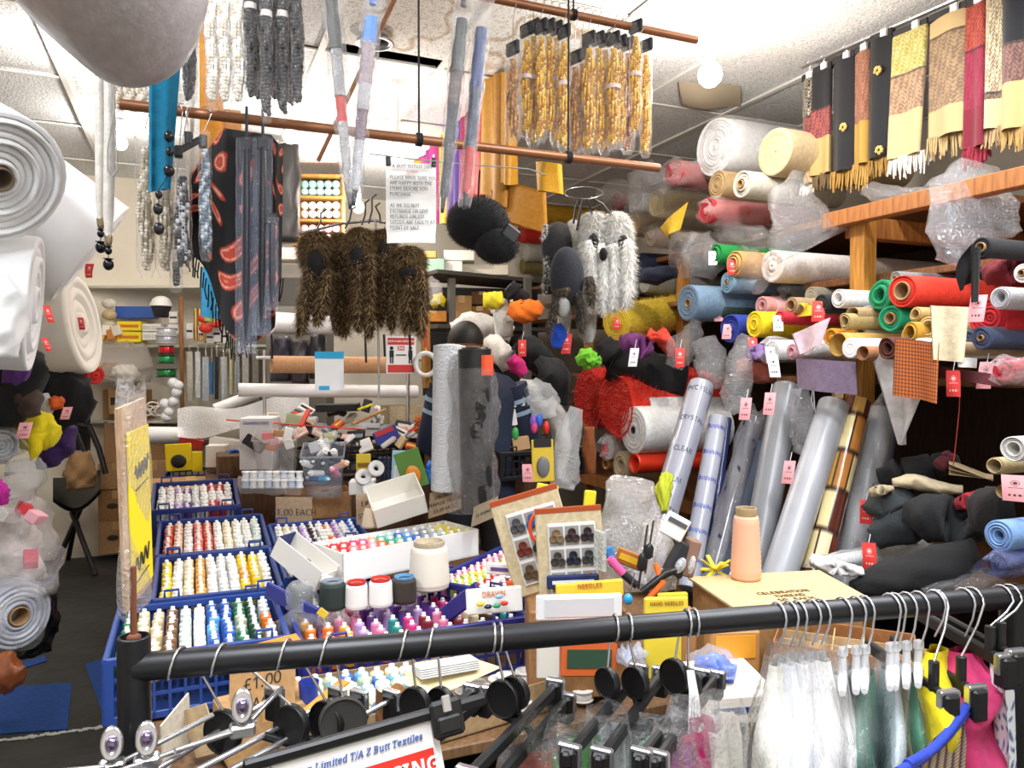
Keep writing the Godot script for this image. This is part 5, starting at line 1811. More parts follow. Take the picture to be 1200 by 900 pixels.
	for e in [[484,196,232,8,5.6,"c9cf3a","lime"],[491,190,245,8,5.5,"f08a2a","orange"],[498,186,245,8,5.4,"c02878","pink"],[505,178,250,9,5.3,"881478","magenta"],[512,158,262,9,5.1,"b01878","bright pink"],[519,146,262,9,5.0,"a8a428","olive"],[526,150,262,9,4.9,"e8c81e","yellow"],[533,140,262,9,4.8,"5a2488","violet"],[540,126,262,9,4.7,"40248a","purple"],[547,120,250,9,4.6,"9a2058","plum"],[554,118,240,8,4.5,"b42430","red"],
			[564,95,228,12,4.1,"a83028","brick red"],[573,92,228,14,4.0,"b8830c","mustard"],[584,88,240,16,3.9,"ac7408","deep mustard"],[595,86,215,12,3.8,"c0880e","golden"]]:
		var hw: float = e[3] * 0.5
		hung_cloth("hanging_dupatta","%s hanging dupatta, %s from left of the row behind the umbrellas" % [e[6],ORD[n]],"scarf",P(e[0] - hw,e[1],e[4] + 0.1),P(e[0] + hw,e[1] - 2,e[4] - 0.1),(e[2] - e[1]) * e[4] / F,cloth(e[5],0.6),"dupattas in the row",3.0,0.02,0.03)
		n += 1
	pole("chrome rail carrying the bright dupattas",P(480,190,5.65),P(650,66,3.6),0.01,chrome("8f8f92",0.4),"dupatta_rail","rail")
	# mustard lengths draped lower down
	for e in [[[570,205,4.0,640,225,3.7,45,"b87c08"],"mustard cloth folded over below the gold bundles"],[[565,235,4.1,640,250,3.8,22,"a87208"],"lower fold of mustard cloth above the black fur hat"],[[628,190,3.5,656,192,3.4,30,"d09a12"],"speckled yellow cloth end under the gold bundles"],[[575,222,3.95,615,236,3.8,12,"7c1420"],"dark red cloth edge among the mustard folds"]]:
		var q: Array = e[0]
		hung_cloth("draped_cloth",e[1],"cloth",P(q[0],q[1],q[2]),P(q[3],q[4],q[5]),q[6] * 3.9 / F,cloth(q[7],0.7),"",2.0,0.02,0.03)
	# string across with the white notice
	w = thing("string_line","thin string stretched between the umbrellas, holding the white notice","string",P(432,180,2.35))
	g = wg(w)
	g.tube([P(432,180,2.35),P(480,186,2.4),P(540,192,2.45),P(620,198,2.5),P(640,205,2.55)],0.0022,5)
	part("strand",g,plastic("9a9a96"),w)
	w = thing("refund_notice","white hanging notice headed sorry about exchanges and refunds","notice",P(481,285,2.4))
	var nb = Transform3D(Basis(),Vector3.ZERO)
	var tl = P(452,190,2.38); var tr = P(511,192,2.44)
	var ux = (tr - tl).normalized()
	var L = (tr - tl).length()
	var H = 94 * 2.4 / F
	g = wg(w)
	var nz = ux.cross(Vector3.UP).normalized()
	g.grid(func(u,v):
		var rx = u
		var bend = 0.012 * sin(u * PI) * (1 - v)
		return tl + ux * L * (u + (0.035 * (0.5 - u) if v < 0.12 else 0.0)) - Vector3(0,H * (1 - v),0) + nz * bend,10,10)
	part("sheet",g,paper("eeece6"),w)
	var lines = ["A. BUTT TEXTILES 2001","SORRY","PLEASE MAKE SURE YOU","ARE HAPPY WITH THE","ITEMS BEFORE YOU","PURCHASE.","","AS WE DO NOT","EXCHANGE OR GIVE","REFUNDS UNLESS","GOODS ARE FAULTY AT","POINT OF SALE."]
	for k in lines.size():
		if lines[k] == "": continue
		var o = letters(lines[k],0.0105 if k > 1 else 0.0095,Transform3D(Basis(ux,Vector3.UP,ux.cross(Vector3.UP)),Vector3.ZERO),ink("3a3a3e") if k != 1 else ink("b84a34"),w)
		var wid = (o.mesh as TextMesh).get_aabb().size.x
		o.position = w.transform.affine_inverse() * (tl + ux * (L * 0.06 + wid / 2 if k > 1 else L * 0.5) - Vector3(0,H * (0.06 + 0.069 * k),0) + nz * (0.016 if nz.dot(CT.origin - tl) > 0 else -0.016))
	for e in [tl + ux * 0.008,tr - ux * 0.008]:
		g = wg(w)
		g.box(Vector3(0.016,0.03,0.014),e + Vector3(0,0.004,0),0.003)
		part("clip",g,plastic("1b1b1e",0.4),w)
		g = wg(w)
		g.tube([e + Vector3(0,0.015,0),e + Vector3(0,0.03,0)],0.003,6)
		part("clip_hook",g,chrome(),w)

# ------------------------------------------------------------------ scarves on the right-hand rail
func sec_f_scarves():
	var sa = P(940,78,3.65)
	var sb = P(1140,-10,2.92)
	sb = sa + (sb - sa) * 1.4
	var w = pole("long white curtain rail below the ceiling carrying the pashmina scarves",sa,sb,0.011,chrome("b8b8ba",0.35),"scarf_rail","rail")
	var pa = func(u: float,v: float,k: float) -> float: return sin(u * 6.3 * k + 2.2 * sin(v * 30 * k)) * sin(v * 47 * k + 2.4 * sin(u * 12 * k))
	# bands: [until,ground,figure]; plain where the two are the same
	var defs = [
		[941,957,93,215,12,"e8e4dc",[[0.36,"15151a","b8ac94"],[0.62,"9a5040","5a2a34"],[1.0,"c8ac78","c8ac78"]],"narrow scarf with white swirls on black over red paisley, leftmost on the rail"],
		[954,976,83,204,18,"6a5638",[[0.36,"16161a","16161a"],[0.64,"a8584a","6a2e3a"],[1.0,"c4a468","c4a468"]],"black and red paisley scarf with a tan end, second from the left"],
		[977,1004,71,200,22,"a8803a",[[1.0,"15161a","15161a"]],"plain black scarf with one embroidered flower, left of the brown paisley"],
		[1003,1022,61,192,30,"b08a44",[[0.62,"7a4a34","a8745a"],[1.0,"b8913e","b8913e"]],"brown paisley scarf with a gold end between the two black scarves"],
		[1021,1048,45,184,22,"a07c3c",[[1.0,"17181c","17181c"]],"black scarf with two embroidered flowers right of the brown paisley"],
		[1048,1090,37,181,24,"ece6da",[[0.32,"a89a48","d8c88a"],[0.64,"b89a78","8a6a54"],[1.0,"dcc486","dcc486"]],"gold flowered scarf with a pale end and white fringe"],
		[1090,1137,18,158,24,"b89c6c",[[0.14,"c8ac78","c8ac78"],[0.76,"a88a64","78604c"],[1.0,"c4ac7a","c4ac7a"]],"tan paisley scarf with a diamond fold, left of the crimson one"],
		[1134,1158,6,172,24,"8a1c30",[[0.3,"8a2028","b05430"],[0.72,"7c1430","982640"],[1.0,"7c1228","7c1228"]],"crimson scarf with glittering thread"],
		[1157,1177,-4,150,22,"a88c64",[[0.72,"ddceaa","8a7254"],[0.78,"8a7460","5a4838"],[1.0,"d8c490","d8c490"]],"cream scarf with brown arabesque right of the crimson one"],
		[1176,1208,-20,150,26,"a8864c",[[0.4,"15161a","15161a"],[0.68,"8a6458","5c4038"],[1.0,"cdae72","cdae72"]],"black and brown paisley scarf with a tan end, rightmost in view"]]
	var n = 0
	for d in defs:
		var tl = on_line(sa,sb,d[0])
		var tr = on_line(sa,sb,d[1])
		var fm: float = ((tl + tr) / 2 - CT.origin).dot(-CT.basis.z)
		var y0: float = P(d[0],d[2],fm).y
		var len: float = (d[3] - d[2]) * fm / F
		tl.y = y0; tr.y = y0
		var bands: Array = d[6]
		var fn = func(u: float,v: float) -> Color:
			var b: Array = bands[0]
			var from = 0.0
			for q in bands:
				b = q
				if v <= q[0]: break
				from = q[0]
			var c = C(b[1])
			if b[1] != b[2]:
				var e = pa.call(u,v,2.0)
				var fine = sin(u * 61) * sin(v * 190)
				c = c.lerp(C(b[2]),clampf(0.5 + e * 0.9 + fine * 0.5,0.0,1.0))
				if v - from < 0.02 and from > 0: c = c.darkened(0.35)
			return c * 0.86
		var m = M("scarf %d" % n,Color.WHITE,0.9)
		m.albedo_texture = paint("scarf %d" % n,64,160,fn)
		m.rim_enabled = true
		m.rim = 0.3
		w = hung_cloth("pashmina_scarf",d[7],"scarf",tl,tr,len,m,"",2.0,0.016,0.022,1.06 if n != 5 else 0.92,-0.02 if n == 5 else 0.0)
		var drop = Vector3(0,-len,0)
		fringe(w,tl + drop + Vector3(-0.01,0,0.0) + (tl - tr) * (0.06 if n == 5 else 0.0),tr + drop + (tl - tr) * (0.1 if n == 5 else 0.0),d[4] * fm / F,22,d[5])
		fringe(w,tl + drop + Vector3(0.03,0.01,0),tr + drop + Vector3(0.03,0.01,0),d[4] * fm / F * 0.8,14,d[5])
		# hanger with its white size label
		var mid = (tl + tr) / 2
		var hk = on_line(sa,sb,(d[0] + d[1]) / 2.0)
		var g = wg(w)
		g.bar(tl + Vector3(0,0.012,0),tr + Vector3(0,0.012,0),0.03,0.035,0.006)
		var hb = part("hanger",g,plastic("17171a",0.5),w)
		g = wg(w)
		g.box(Vector3(0.03,0.03,0.03),tl.lerp(tr,0.7) + Vector3(-0.012,0.014,0),0.002)
		part("size_label",g,paper("e8e8ea"),hb,"white size label")
		g = wg(w)
		g.tube([mid + Vector3(0,0.03,0),Vector3(mid.x,hk.y - 0.02,mid.z),hk + Vector3(0.014,-0.004,0.0),hk + Vector3(0.0,0.014,0),hk + Vector3(-0.014,0.0,0)],0.003,6)
		part("hook",g,plastic("e6e6e8",0.3),w)
		if n in [2,4]:
			for q in ([[0.65,0.62]] if n == 2 else [[0.5,0.28],[0.6,0.95]]):
				g = wg(w)
				var c = tl.lerp(tr,q[0]) + Vector3(-0.03,-len * q[1],0.004)
				for k in 7:
					g.ball(0.008,c + Vector3(-0.002,sin(k * 2.4) * 0.013,cos(k * 2.4) * 0.013),6,4)
				part("embroidered_flower",g,cloth(["d8b060","e0c890"][n % 2]),w,"embroidered flower")
		n += 1

# ------------------------------------------------------------------ back wall,counter,hats
func pbox(called: String,label: String,cat: String,px: float,py: float,f: float,w: float,h: float,d: float,m: Material,turn := -0.4,tilt := 0.0,group := "",extra := {}) -> Node3D:   # a box whose face is centred on a pixel
	var c = P(px,py,f)
	var s = Vector3(w * f / F,h * f / F,d)
	var o = thing(called,label,cat,c - Vector3(0,s.y / 2,0),group,turn)
	o.rotation.z = tilt
	var g = G.new()
	g.box(s,Vector3(0,s.y / 2,-d / 2),minf(0.004,d * 0.3))
	part("body",g,m,o)
	if extra.has("lid"):
		g = G.new()
		g.box(Vector3(s.x + 0.006,s.y * 0.3,d + 0.006),Vector3(0,s.y * 0.88,-d / 2),0.002)
		part("lid",g,extra.lid,o)
	if extra.has("face"):
		g = G.new()
		g.box(Vector3(s.x * 0.8,s.y * extra.get("fh",0.35),0.002),Vector3(0,s.y * extra.get("fy",0.5),0.001))
		part("printed_panel",g,extra.face,o)
	if extra.has("blob"):       # a thing seen through a blister pack
		g = G.new()
		g.ball(1.0,Vector3(0,s.y * 0.36,0.004),12,8,Vector3(s.x * 0.3,s.y * 0.25,0.012))
		part("blister",g,extra.blob,o)
	if extra.has("text"):
		letters(extra.text,extra.get("th",0.012),Transform3D(Basis(),Vector3(0,s.y * extra.get("ty",0.8),0.0025)),ink(extra.get("tc","22304a")),o)
	return o

func trapper_hat(label: String,c: Array,w: float,h: float,f: float,shell: Material,hole: Array,flaps: Array,tints: Array,n: int,fur_len := 0.03,group := "",shell_fur := true):
	var o = thing("trapper_hat",label,"fur hat",P(c[0],c[1] + h,f),group)
	var g = wg(o)
	var k = f / F
	var cc = P(c[0],c[1],f)
	g.grid(func(u,v):
		var a = u * TAU
		var p = -PI / 2 * 0.75 + v * PI * 0.875
		return cc + CT.basis.x * cos(a) * cos(p) * w * k * (1.0 + 0.06 * sin(a * 3)) + CT.basis.y * sin(p) * h * k + CT.basis.z * sin(a) * cos(p) * w * k * 0.85,24,14,true,true)
	part("crown",g,shell,o)
	if shell_fur: fur(o,g,int(n * 1.7),fur_len * 0.95,tints,1.3)
	if hole.size():
		var ho = wg(o)
		ho.ball(1.0,P(hole[0],hole[1],f) + CT.basis.z * (w * k * 0.72 + 0.012),16,10,Vector3(hole[2] * k,hole[3] * k,w * k * 0.4))
		part("black_lining",ho,cloth("0b0b0e"),o,"black lining")
	for q in flaps:
		var a = P(q[0],q[1] - (12 if shell_fur else 0),f - 0.03)
		var b = P(q[2],q[3],f - 0.05)
		var fg = wg(o)
		var rad: float = q[4] * k * (1.45 if shell_fur else 1.0)
		fg.tube([a,a.lerp(b,0.3) + CT.basis.x * 0.006,a.lerp(b,0.75),b],[rad * 0.95,rad,rad * 0.95,rad * 0.5],12,true,1.0,0.6)
		var fp = part("ear_flap",fg,shell,o)
		fur(fp,fg,int(n * 0.7),fur_len,tints,1.6)

func sec_g_backwall():
	# shelf unit on the back wall
	var metal = plastic("cfcbbd",0.5)
	var w = thing("wall_shelves","cream metal wall shelves at the back left","shelving",P(200,650,6.15))
	for e in [[338,90,345],[406,90,345],[493,90,300]]:
		var g = wg(w)
		var a = P(e[1],e[0],6.0)
		var b = P(e[2],e[0],6.0)
		a.y = b.y
		g.bar(a + Vector3(0,0,-0.12),b + Vector3(0,0,-0.06),0.45,0.022,0.003)
		part("shelf",g,metal,w)
	var g0 = wg(w)
	g0.bar(P(90,460,6.35),P(345,460,6.45),0.015,1.0)
	part("back_panel",g0,plastic("8f8b80",0.6),w)
	for x in [212]:
		var g = wg(w)
		g.bar(P(x,348,5.75),P(x + 2,500,5.75),0.06,0.03,0.003)
		part("batten",g,wood("a8703a"),w)
	# goods on the upper shelf
	var yb = M("yellow box",C("f2d61c"),0.55)
	pbox("yellow_box","yellow box on the back shelf, lower of two stacked","box",151,395,5.8,27,12,0.14,yb,-0.3,0,"",{"face": ink("c87820"),"fh": 0.3})
	pbox("yellow_box","yellow box on the back shelf, upper of two stacked","box",151,382,5.8,27,11,0.14,yb,-0.3,0,"",{"face": ink("c87820"),"fh": 0.3})
	var wp = paper("efeee8")
	for e in [[172,384,"left"],[183,384,"right"]]:
		for r in 2:
			pbox("white_box","small white box beside the yellow boxes, %s one of the %s pair" % [["upper","lower"][r],e[2]],"box",e[0],e[1] + 3 + 10 * r - 3,5.8,11,9,0.12,wp,-0.3,0,"",{"face": paper("cfcdc6"),"fh": 0.5})
	pbox("blue_box","long blue box lying behind the yellow boxes","box",158,366,5.95,44,14,0.1,plastic("3a5fb4",0.4),-0.3)
	w = thing("mesh_cup","round black mesh cup with a white dome lid on the back shelf","cup",P(189,372,5.8))
	var g = G.new()
	g.lathe([[0.0,0],[0.05,0],[0.075,0.09],[0.07,0.09],[0.046,0.006],[0.0,0.006]],18)
	part("cup",g,plastic("26262a",0.5),w)
	g = G.new()
	g.lathe([[0.082,0.085],[0.08,0.1],[0.06,0.14],[0.03,0.16],[0.0,0.165]],18)
	part("lid",g,plastic("f0f0ec",0.4),w)
	for k in 3:
		g = G.new()
		g.ball(0.045,P(128,356 + k * 13,5.85),12,8,Vector3(1.2,0.9,1))
		single("bagged_ball",g,cloth(["e4dccc","c9b48a","d8cbb0"][k]),"pale ball in a stack at the shelf's left end, %s one" % ["top","middle","lowest"][k],"ball")
	for k in 4:
		pbox("small_packet","small striped packet at the left end of the back shelf, %s" % ORD[k] + " of four","packet",116 + 7 * k,392 - 5 * (k % 2),5.75,9,12,0.05,paper(["e8a848","f0ece0","c87a34","ddd4c4"][k]),-0.3,0.2 * (k - 1.5))
	n_loop = 0
	for e in [[236,392,8,20],[246,395,9,15],[254,391,9,20],[264,394,9,17],[203,372,10,14],[203,386,12,12],[222,388,8,18]]:
		pbox("white_carton","tiny white carton on the back shelf, %s" % ["left of the red bow","under the red bow","tall one right of the red bow","short one right of the red bow","upper one beside the batten","lower one beside the batten","just right of the batten"][n_loop],"box",e[0],e[1],5.8,e[2],e[3],0.08,wp,-0.3,0,"",{"face": ink("30303a"),"fh": 0.14})
		n_loop += 1
	w = thing("red_bow","bright red ribbon bow on the back shelf","bow",P(245,378,5.7))
	for e in [[-0.5,0.6],[0.6,0.7],[-0.4,-0.9],[0.9,-0.1],[0.1,0.9]]:
		g = G.new()
		g.ball(0.05,Vector3(e[0] * 0.06,e[1] * 0.05,0),10,6,Vector3(1.0,0.7,0.4))
		part("loop",g,cloth("e8331e",0.5),w)
	for k in 3:
		g = G.new()
		g.tube([P(229 + k * 5,362,5.85),P(230 + k * 5,400,5.8)],0.014,8)
		single("bead_card",g,M("gold bead",C("b8924a"),0.35,0.5),"strip of gold beads beside the red bow, %s of three" % ORD[k],"beads")
	# reels of wire stacked on a pin
	var kk = 0
	for e in [[389,"c9cbd0","silver",20],[398,"b9bcc2","silver grey",22],[410,"d8262e","red",16],[421,"2f9a54","green",17],[437,"2a8c4c","dark green",21]]:
		w = thing("wire_reel","%s reel of craft wire, %s in the upright stack by the batten" % [e[2],["topmost","second from top","third from top","fourth from top","lowest"][kk]],"reel",P(195,e[0] + 5,5.4))
		var r: float = e[3] * 5.4 / F * 0.5
		g = G.new()
		g.lathe([[0.0,0],[r * 1.12,0],[r * 1.12,0.006],[r * 0.9,0.008],[r * 0.9,0.052],[r * 1.12,0.054],[r * 1.12,0.06],[0,0.06]],22)
		part("reel",g,plastic("c8c8ca" if kk < 2 else "2a2a2c",0.35),w)
		g = G.new()
		g.lathe([[r * 0.88,0.008],[r * 1.03,0.012],[r * 1.03,0.048],[r * 0.88,0.052]],22)
		part("wire",g,M("wire " + e[1],C(e[1]),0.25,0.4),w)
		kk += 1
	# strings of white foam balls
	kk = 0
	for e in [[203,449],[207,460],[203,471],[198,483],[193,473],[195,489],[209,452]]:
		g = G.new()
		g.ball(0.036,P(e[0],e[1],5.3),12,8)
		single("foam_ball",g,M("foam",C("eef0f2"),0.8),"white foam ball on a string left of the hanks, %s" % ["topmost on the near string","second on the near string","third on the near string","fourth on the near string","upper of the far pair","lowest of all","tucked behind the topmost"][kk],"ball")
		kk += 1
	# goods on the lower shelves
	psack("clear_bag","clear bag of white goods under the back shelf","plastic bag",[[130,415,5.8,26,14],[150,430,5.7,30,22],[150,448,5.7,24,20]],film(0.2,"f6f0ea",5.0,1.3),0.12)
	psack("white_goods","white crumpled goods inside the clear bag on the back shelf","goods",[[135,436,5.75,10,8],[148,440,5.75,17,12],[160,446,5.75,8,8]],paper("efe9dd"),0.2,"",2.0)
	carton(P(118,446,5.85),Vector3(0.22,0.14,0.2),0.0,"brown carton at the left end of the lower back shelf","b48a58",false)
	for e in [[140,470,"c9a070","brown paper bag with a dark oval on the lowest back shelf, left"],[160,472,"b08658","brown paper bag with a dark oval on the lowest back shelf, right"]]:
		pbox("paper_bag",e[3],"paper bag",e[0],e[1],5.8,24,30,0.12,card(e[2]),-0.3,0.03,"",{"face": ink("3a2c22"),"fh": 0.3})
	w = thing("paper_fan","white paper rosettes and loops on the lowest back shelf","paper decoration",P(172,480,5.4))
	for k in 7:
		g = G.new()
		var pts = []
		for q in 13: pts.append(Vector3(cos(q * TAU / 12) * 0.045,sin(q * TAU / 12) * 0.035,0.01 * k) + Vector3(0.03 * k - 0.08,0.02 * sin(k * 2.0),0))
		g.tube(pts,0.006,5)
		part("loop",g,paper("f0ece2"),w)
	# hanging hanks and packets right of the batten
	kk = 0
	for e in [[222,412,470,8,"d9d5c4","cream"],[232,412,466,7,"e6e8ea","white"],[241,418,470,8,"c4ccd4","pale grey"],[248,424,462,5,"3a86c8","blue"],[254,418,468,5,"2a2e38","black"],[262,418,470,8,"d8dce0","silvery"],[271,405,462,5,"e8e2b0","pale yellow"],[278,418,466,7,"b8bcc0","grey"],[288,414,462,9,"c8c4bc","stone"],[300,410,470,9,"9a9488","taupe"]]:
		w = hung_cloth("hanging_hank","%s hank hanging under the back shelf, %s from left" % [e[5],ORD[kk]],"hank",P(e[0] - e[3] / 2,e[1],5.8),P(e[0] + e[3] / 2,e[1],5.8),(e[2] - e[1]) * 5.8 / F,cloth(e[4],0.6),"hanks under the back shelf",2.0,0.01,0.015)
		g = wg(w)
		g.tube([P(e[0],e[1],5.8),P(e[0],405,5.82)],0.003,5)
		part("hook",g,chrome(),w)
		kk += 1
	# blue and green clothes behind the shawl
	hung_cloth("hanging_cloth","bright blue cloth hanging behind the flowered shawl","cloth",P(236,313,4.6),P(258,316,4.6),0.3,cloth("2f9ad0",0.6),"",2.0)
	hung_cloth("hanging_cloth","lime and white printed cloth beside the bright blue cloth","cloth",P(240,338,4.7),P(252,340,4.7),0.2,cloth("b8cc5a",0.6),"",2.0)
	# wooden pigeonholes with cotton balls
	w = thing("cotton_shelf","small open wooden shelf unit of cotton balls in the middle of the back wall","shelf",P(375,300,5.6))
	var pm = wood("c79a50")
	for x in [349,402]:
		g = wg(w)
		g.bar(P(x,205,5.5),P(x,292,5.5),0.06,0.025,0.003)
		part("upright",g,pm,w)
	for y in [208,233,260,288]:
		g = wg(w)
		g.bar(P(346,y,5.55),P(405,y + 1,5.55),0.16,0.018,0.003)
		part("shelf",g,pm,w)
	g = wg(w)
	g.bar(P(346,248,5.68),P(405,248,5.68),0.01,0.56)
	part("back",g,wood("a07a44"),w)
	for row in [[216,"8ec8c4","teal"],[225,"a8d4d0","pale teal"],[241,"f4f2ee","white"],[251,"ecebe6","off-white"],[268,"f2c8cc","pink"],[279,"eab4bc","rose"]]:
		for k in 5:
			g = G.new()
			g.ball(0.03,P(357 + 9.2 * k,row[0],5.52),12,8,Vector3(1,0.95,1))
			g.lathe([[0.01,0.0],[0.008,0.004],[0.0,0.002]],8,Transform3D(Basis(Vector3.RIGHT,PI / 2),P(357 + 9.2 * k,row[0],5.52) + Vector3(0,0,0.028)))
			single("cotton_ball",g,thread_mat(row[1]),"%s cotton ball, %s from left in its row of the wooden shelf" % [row[2],ORD[k]],"cotton ball","cotton balls in the wooden shelf")
	# what stands around the pigeonholes
	g = G.new()
	psack("dark_garment","dark garment in clear film behind the bagged ties","garment",[[338,170,5.0,12,8],[338,210,5.0,14,10],[336,250,5.0,15,10],[336,284,5.0,14,10]],cloth("2c2a2a",0.4),0.06)
	pbox("white_tray","low white boxes on the shelf below the cotton balls","box",350,297,5.4,66,14,0.2,paper("e8e2da"),-0.35,0,"",{"face": paper("f2cfd2"),"fh": 0.5})
	pbox("grey_cabinet","grey glass-fronted cabinet behind the brown fur hats","cabinet",348,342,5.2,70,66,0.3,plastic("8d8880",0.25),-0.35,0,"",{"face": plastic("5a5752",0.15),"fh": 0.5})
	pbox("cupboard","tall plain cupboard under the grey glass-fronted cabinet","cupboard",348,531,5.25,70,311,0.28,plastic("6f6a62",0.5),-0.35)
	roll(P(318,378,4.6),P(400,382,4.9),0.065,M("white vinyl",C("f2f2f2"),0.35),"white vinyl roll lying behind the brown fur hats",{"core": 0.02})
	for e in [[330,395,26,"2e2b38"],[352,398,22,"3a3236"],[372,392,20,"222228"]]:
		psack("dark_garment","dark garment in film below the white vinyl roll, %s" % {330: "left",352: "middle",372: "right"}[e[0]],"garment",[[e[0],e[1],4.5,e[2] * 0.4,12],[e[0],e[1] + 25,4.5,e[2] * 0.5,14],[e[0],e[1] + 52,4.5,e[2] * 0.45,12]],cloth(e[3],0.35),0.07)
	# dark steel shelf to the right of the fur hats
	w = thing("steel_shelf","dark steel shelf with cartons right of the fur hats","shelving",P(545,400,5.8))
	g = wg(w)
	g.bar(P(495,322,5.6),P(625,334,6.1),0.5,0.03,0.003)
	part("shelf",g,plastic("4a4742",0.5),w)
	for x in [529,618]:
		g = wg(w)
		g.bar(P(x,326,5.55),P(x,520,5.55),0.05,0.05,0.003)
		part("upright",g,plastic("5a5650",0.5),w)
	g = wg(w)
	g.bar(P(495,400,6.3),P(630,400,6.6),0.02,0.9)
	part("back_panel",g,plastic("211e1c",0.8),w)
	g = wg(w)
	g.bar(P(495,384,5.6),P(625,388,6.1),0.5,0.03,0.003)
	part("shelf",g,plastic("4a4742",0.5),w)
	carton(P(541,381,5.9),Vector3(0.16,0.22,0.2),-0.35,"tall brown carton on the dark steel shelf","b88f56",false)
	carton(P(562,381,5.95),Vector3(0.16,0.14,0.2),-0.35,"low brown carton on the dark steel shelf","a87a48",false)
	carton(P(565,358,6.0),Vector3(0.17,0.1,0.2),-0.35,"dark carton stacked on the low brown carton","80593a",false)
	carton(P(508,378,5.6),Vector3(0.2,0.08,0.2),-0.35,"orange-brown carton under the yellow scrap on the steel shelf","d08a3c",false)
	psack("yellow_scrap","bright yellow scrap above the orange-brown carton","cloth",[[505,358,5.5,6,5],[513,353,5.5,9,6],[520,347,5.5,5,4]],cloth("f2dc20"),0.1)
	psack("clear_bag","clear bag hanging beside the rightmost brown fur hat","plastic bag",[[500,328,4.6,8,8],[507,338,4.6,11,10],[508,356,4.6,8,8]],film(0.2),0.1)
	pbox("flat_box","pale green flat box on the dark steel shelf","box",510,311,5.6,22,16,0.2,paper("a9c8b4"),-0.35)
	pbox("flat_box","white flat box right of the pale green one","box",531,313,5.65,22,14,0.2,paper("f2eee4"),-0.35)
	pbox("flat_box","cream flat box at the right of the dark steel shelf","box",568,316,5.8,56,12,0.2,paper("ece4d0"),-0.35)
	pbox("flat_box","white lidless box stacked on the cream flat box","box",538,299,5.7,36,12,0.2,paper("f4f0e6"),-0.35)
	pbox("flat_box","orange and white pack left of the white lidless box","box",504,298,5.6,14,8,0.12,paper("f0b46a"),-0.35)
	# the plush heap right of it
	var wt = cloth("f0eee8")
	psack("plush_cloth","white plush heap behind the person's head","plush",[[530,388,4.6,6,10],[550,382,4.6,18,16],[580,385,4.6,16,14],[600,392,4.6,6,10]],wt,0.08)
	for e in [[[[578,352,4.4,10,10],[588,362,4.4,12,12],[592,395,4.4,10,12]],"f2f0ea","white plush roll hanging left of the navy hats"],[[[566,352,4.3,3,8],[578,352,4.3,11,10],[590,350,4.3,8,8]],"f4e234","yellow plush roll end above the white plush"],[[[596,360,4.2,6,8],[612,366,4.2,14,14],[626,362,4.2,14,12],[634,356,4.2,6,6]],"f47a1a","orange plush roll end left of the navy hats"],
			[[[596,336,4.3,10,8],[606,345,4.3,12,9],[618,352,4.3,8,7]],"1c1b1d","black plush roll above the orange plush"],[[[600,340,4.5,8,8],[604,350,4.4,8,8],[612,357,4.4,6,6]],"e8e4de","white plush strip above the orange plush"],
			[[[575,402,4.2,12,12],[590,415,4.1,14,14],[598,432,4.1,10,10]],"ece8e0","white curled fur between the person and the black cloth"],[[[606,400,4.0,10,14],[622,412,4.0,18,20],[640,430,4.0,14,18]],"17171a","black plush heap below the orange plush"],
			[[[598,420,3.9,7,7],[606,428,3.9,10,10],[614,440,3.9,6,7]],"d8267c","hot pink plush scrap right of the person"],[[[630,420,3.9,6,8],[650,440,3.9,20,24],[650,475,3.9,14,16]],"222124","black and grey spotted plush under the navy hats"],[[[608,448,3.9,6,6],[622,455,3.9,12,10],[634,468,3.9,8,8]],"e9e6e0","white and black spotted plush scrap by the counter"],
			[[[640,470,3.8,8,8],[652,485,3.8,12,12],[660,520,3.8,10,10],[655,560,3.8,6,6]],"b4b0aa","grey long-haired fur hanging beside the red fur rolls"],[[[690,500,3.7,6,6],[690,525,3.7,8,8],[692,555,3.7,6,6]],"8a4a20","rust brown fur strip below the red fur rolls"]]:
		psack("plush_roll",e[2],"plush",e[0],cloth(e[1]),0.09)
	# person serving behind the standing rolls
	w = thing("person","person with dark hair and a navy jacket with striped sleeves, behind the standing rolls","person",Vector3(P(560,430,3.75).x,0,P(560,430,3.75).z))
	var hc = P(546,410,3.7)
	var skin = M("skin",C("b98a68"),0.55)
	skin.subsurf_scatter_enabled = true
	skin.subsurf_scatter_strength = 0.1
	var bx = -CT.basis.x      # back turned to the front of the shop
	var bz = -CT.basis.z
	var fl = Vector3(w.position.x,0,w.position.z)
	g = wg(w)
	# one continuous body: legs joined to the trunk,trunk to the neck and head,arms folded forward
	var body_rows = [[0.86,0.16,0.11],[0.98,0.17,0.12],[1.08,0.155,0.115],[1.2,0.17,0.12],[1.32,0.185,0.12],[1.4,0.19,0.11],[1.45,0.13,0.09],[1.475,0.065,0.065],[1.5,0.055,0.058],[1.53,0.058,0.07],[1.56,0.07,0.09],[1.62,0.077,0.1],[1.66,0.072,0.094],[1.70,0.05,0.065],[1.715,0.01,0.012]]
	var rows = []
	for q in body_rows:
		var row = PackedVector3Array()
		var off = (Vector3(hc.x,0,hc.z) - fl) * smoothstep(1.35,1.55,q[0])
		for s in 24:
			var a = TAU * s / 24
			row.append(fl + off + Vector3(0,q[0] - 0.0,0) + bx * cos(a) * q[1] - bz * sin(a) * q[2])
		rows.append(row)
	g.surf(rows,true)
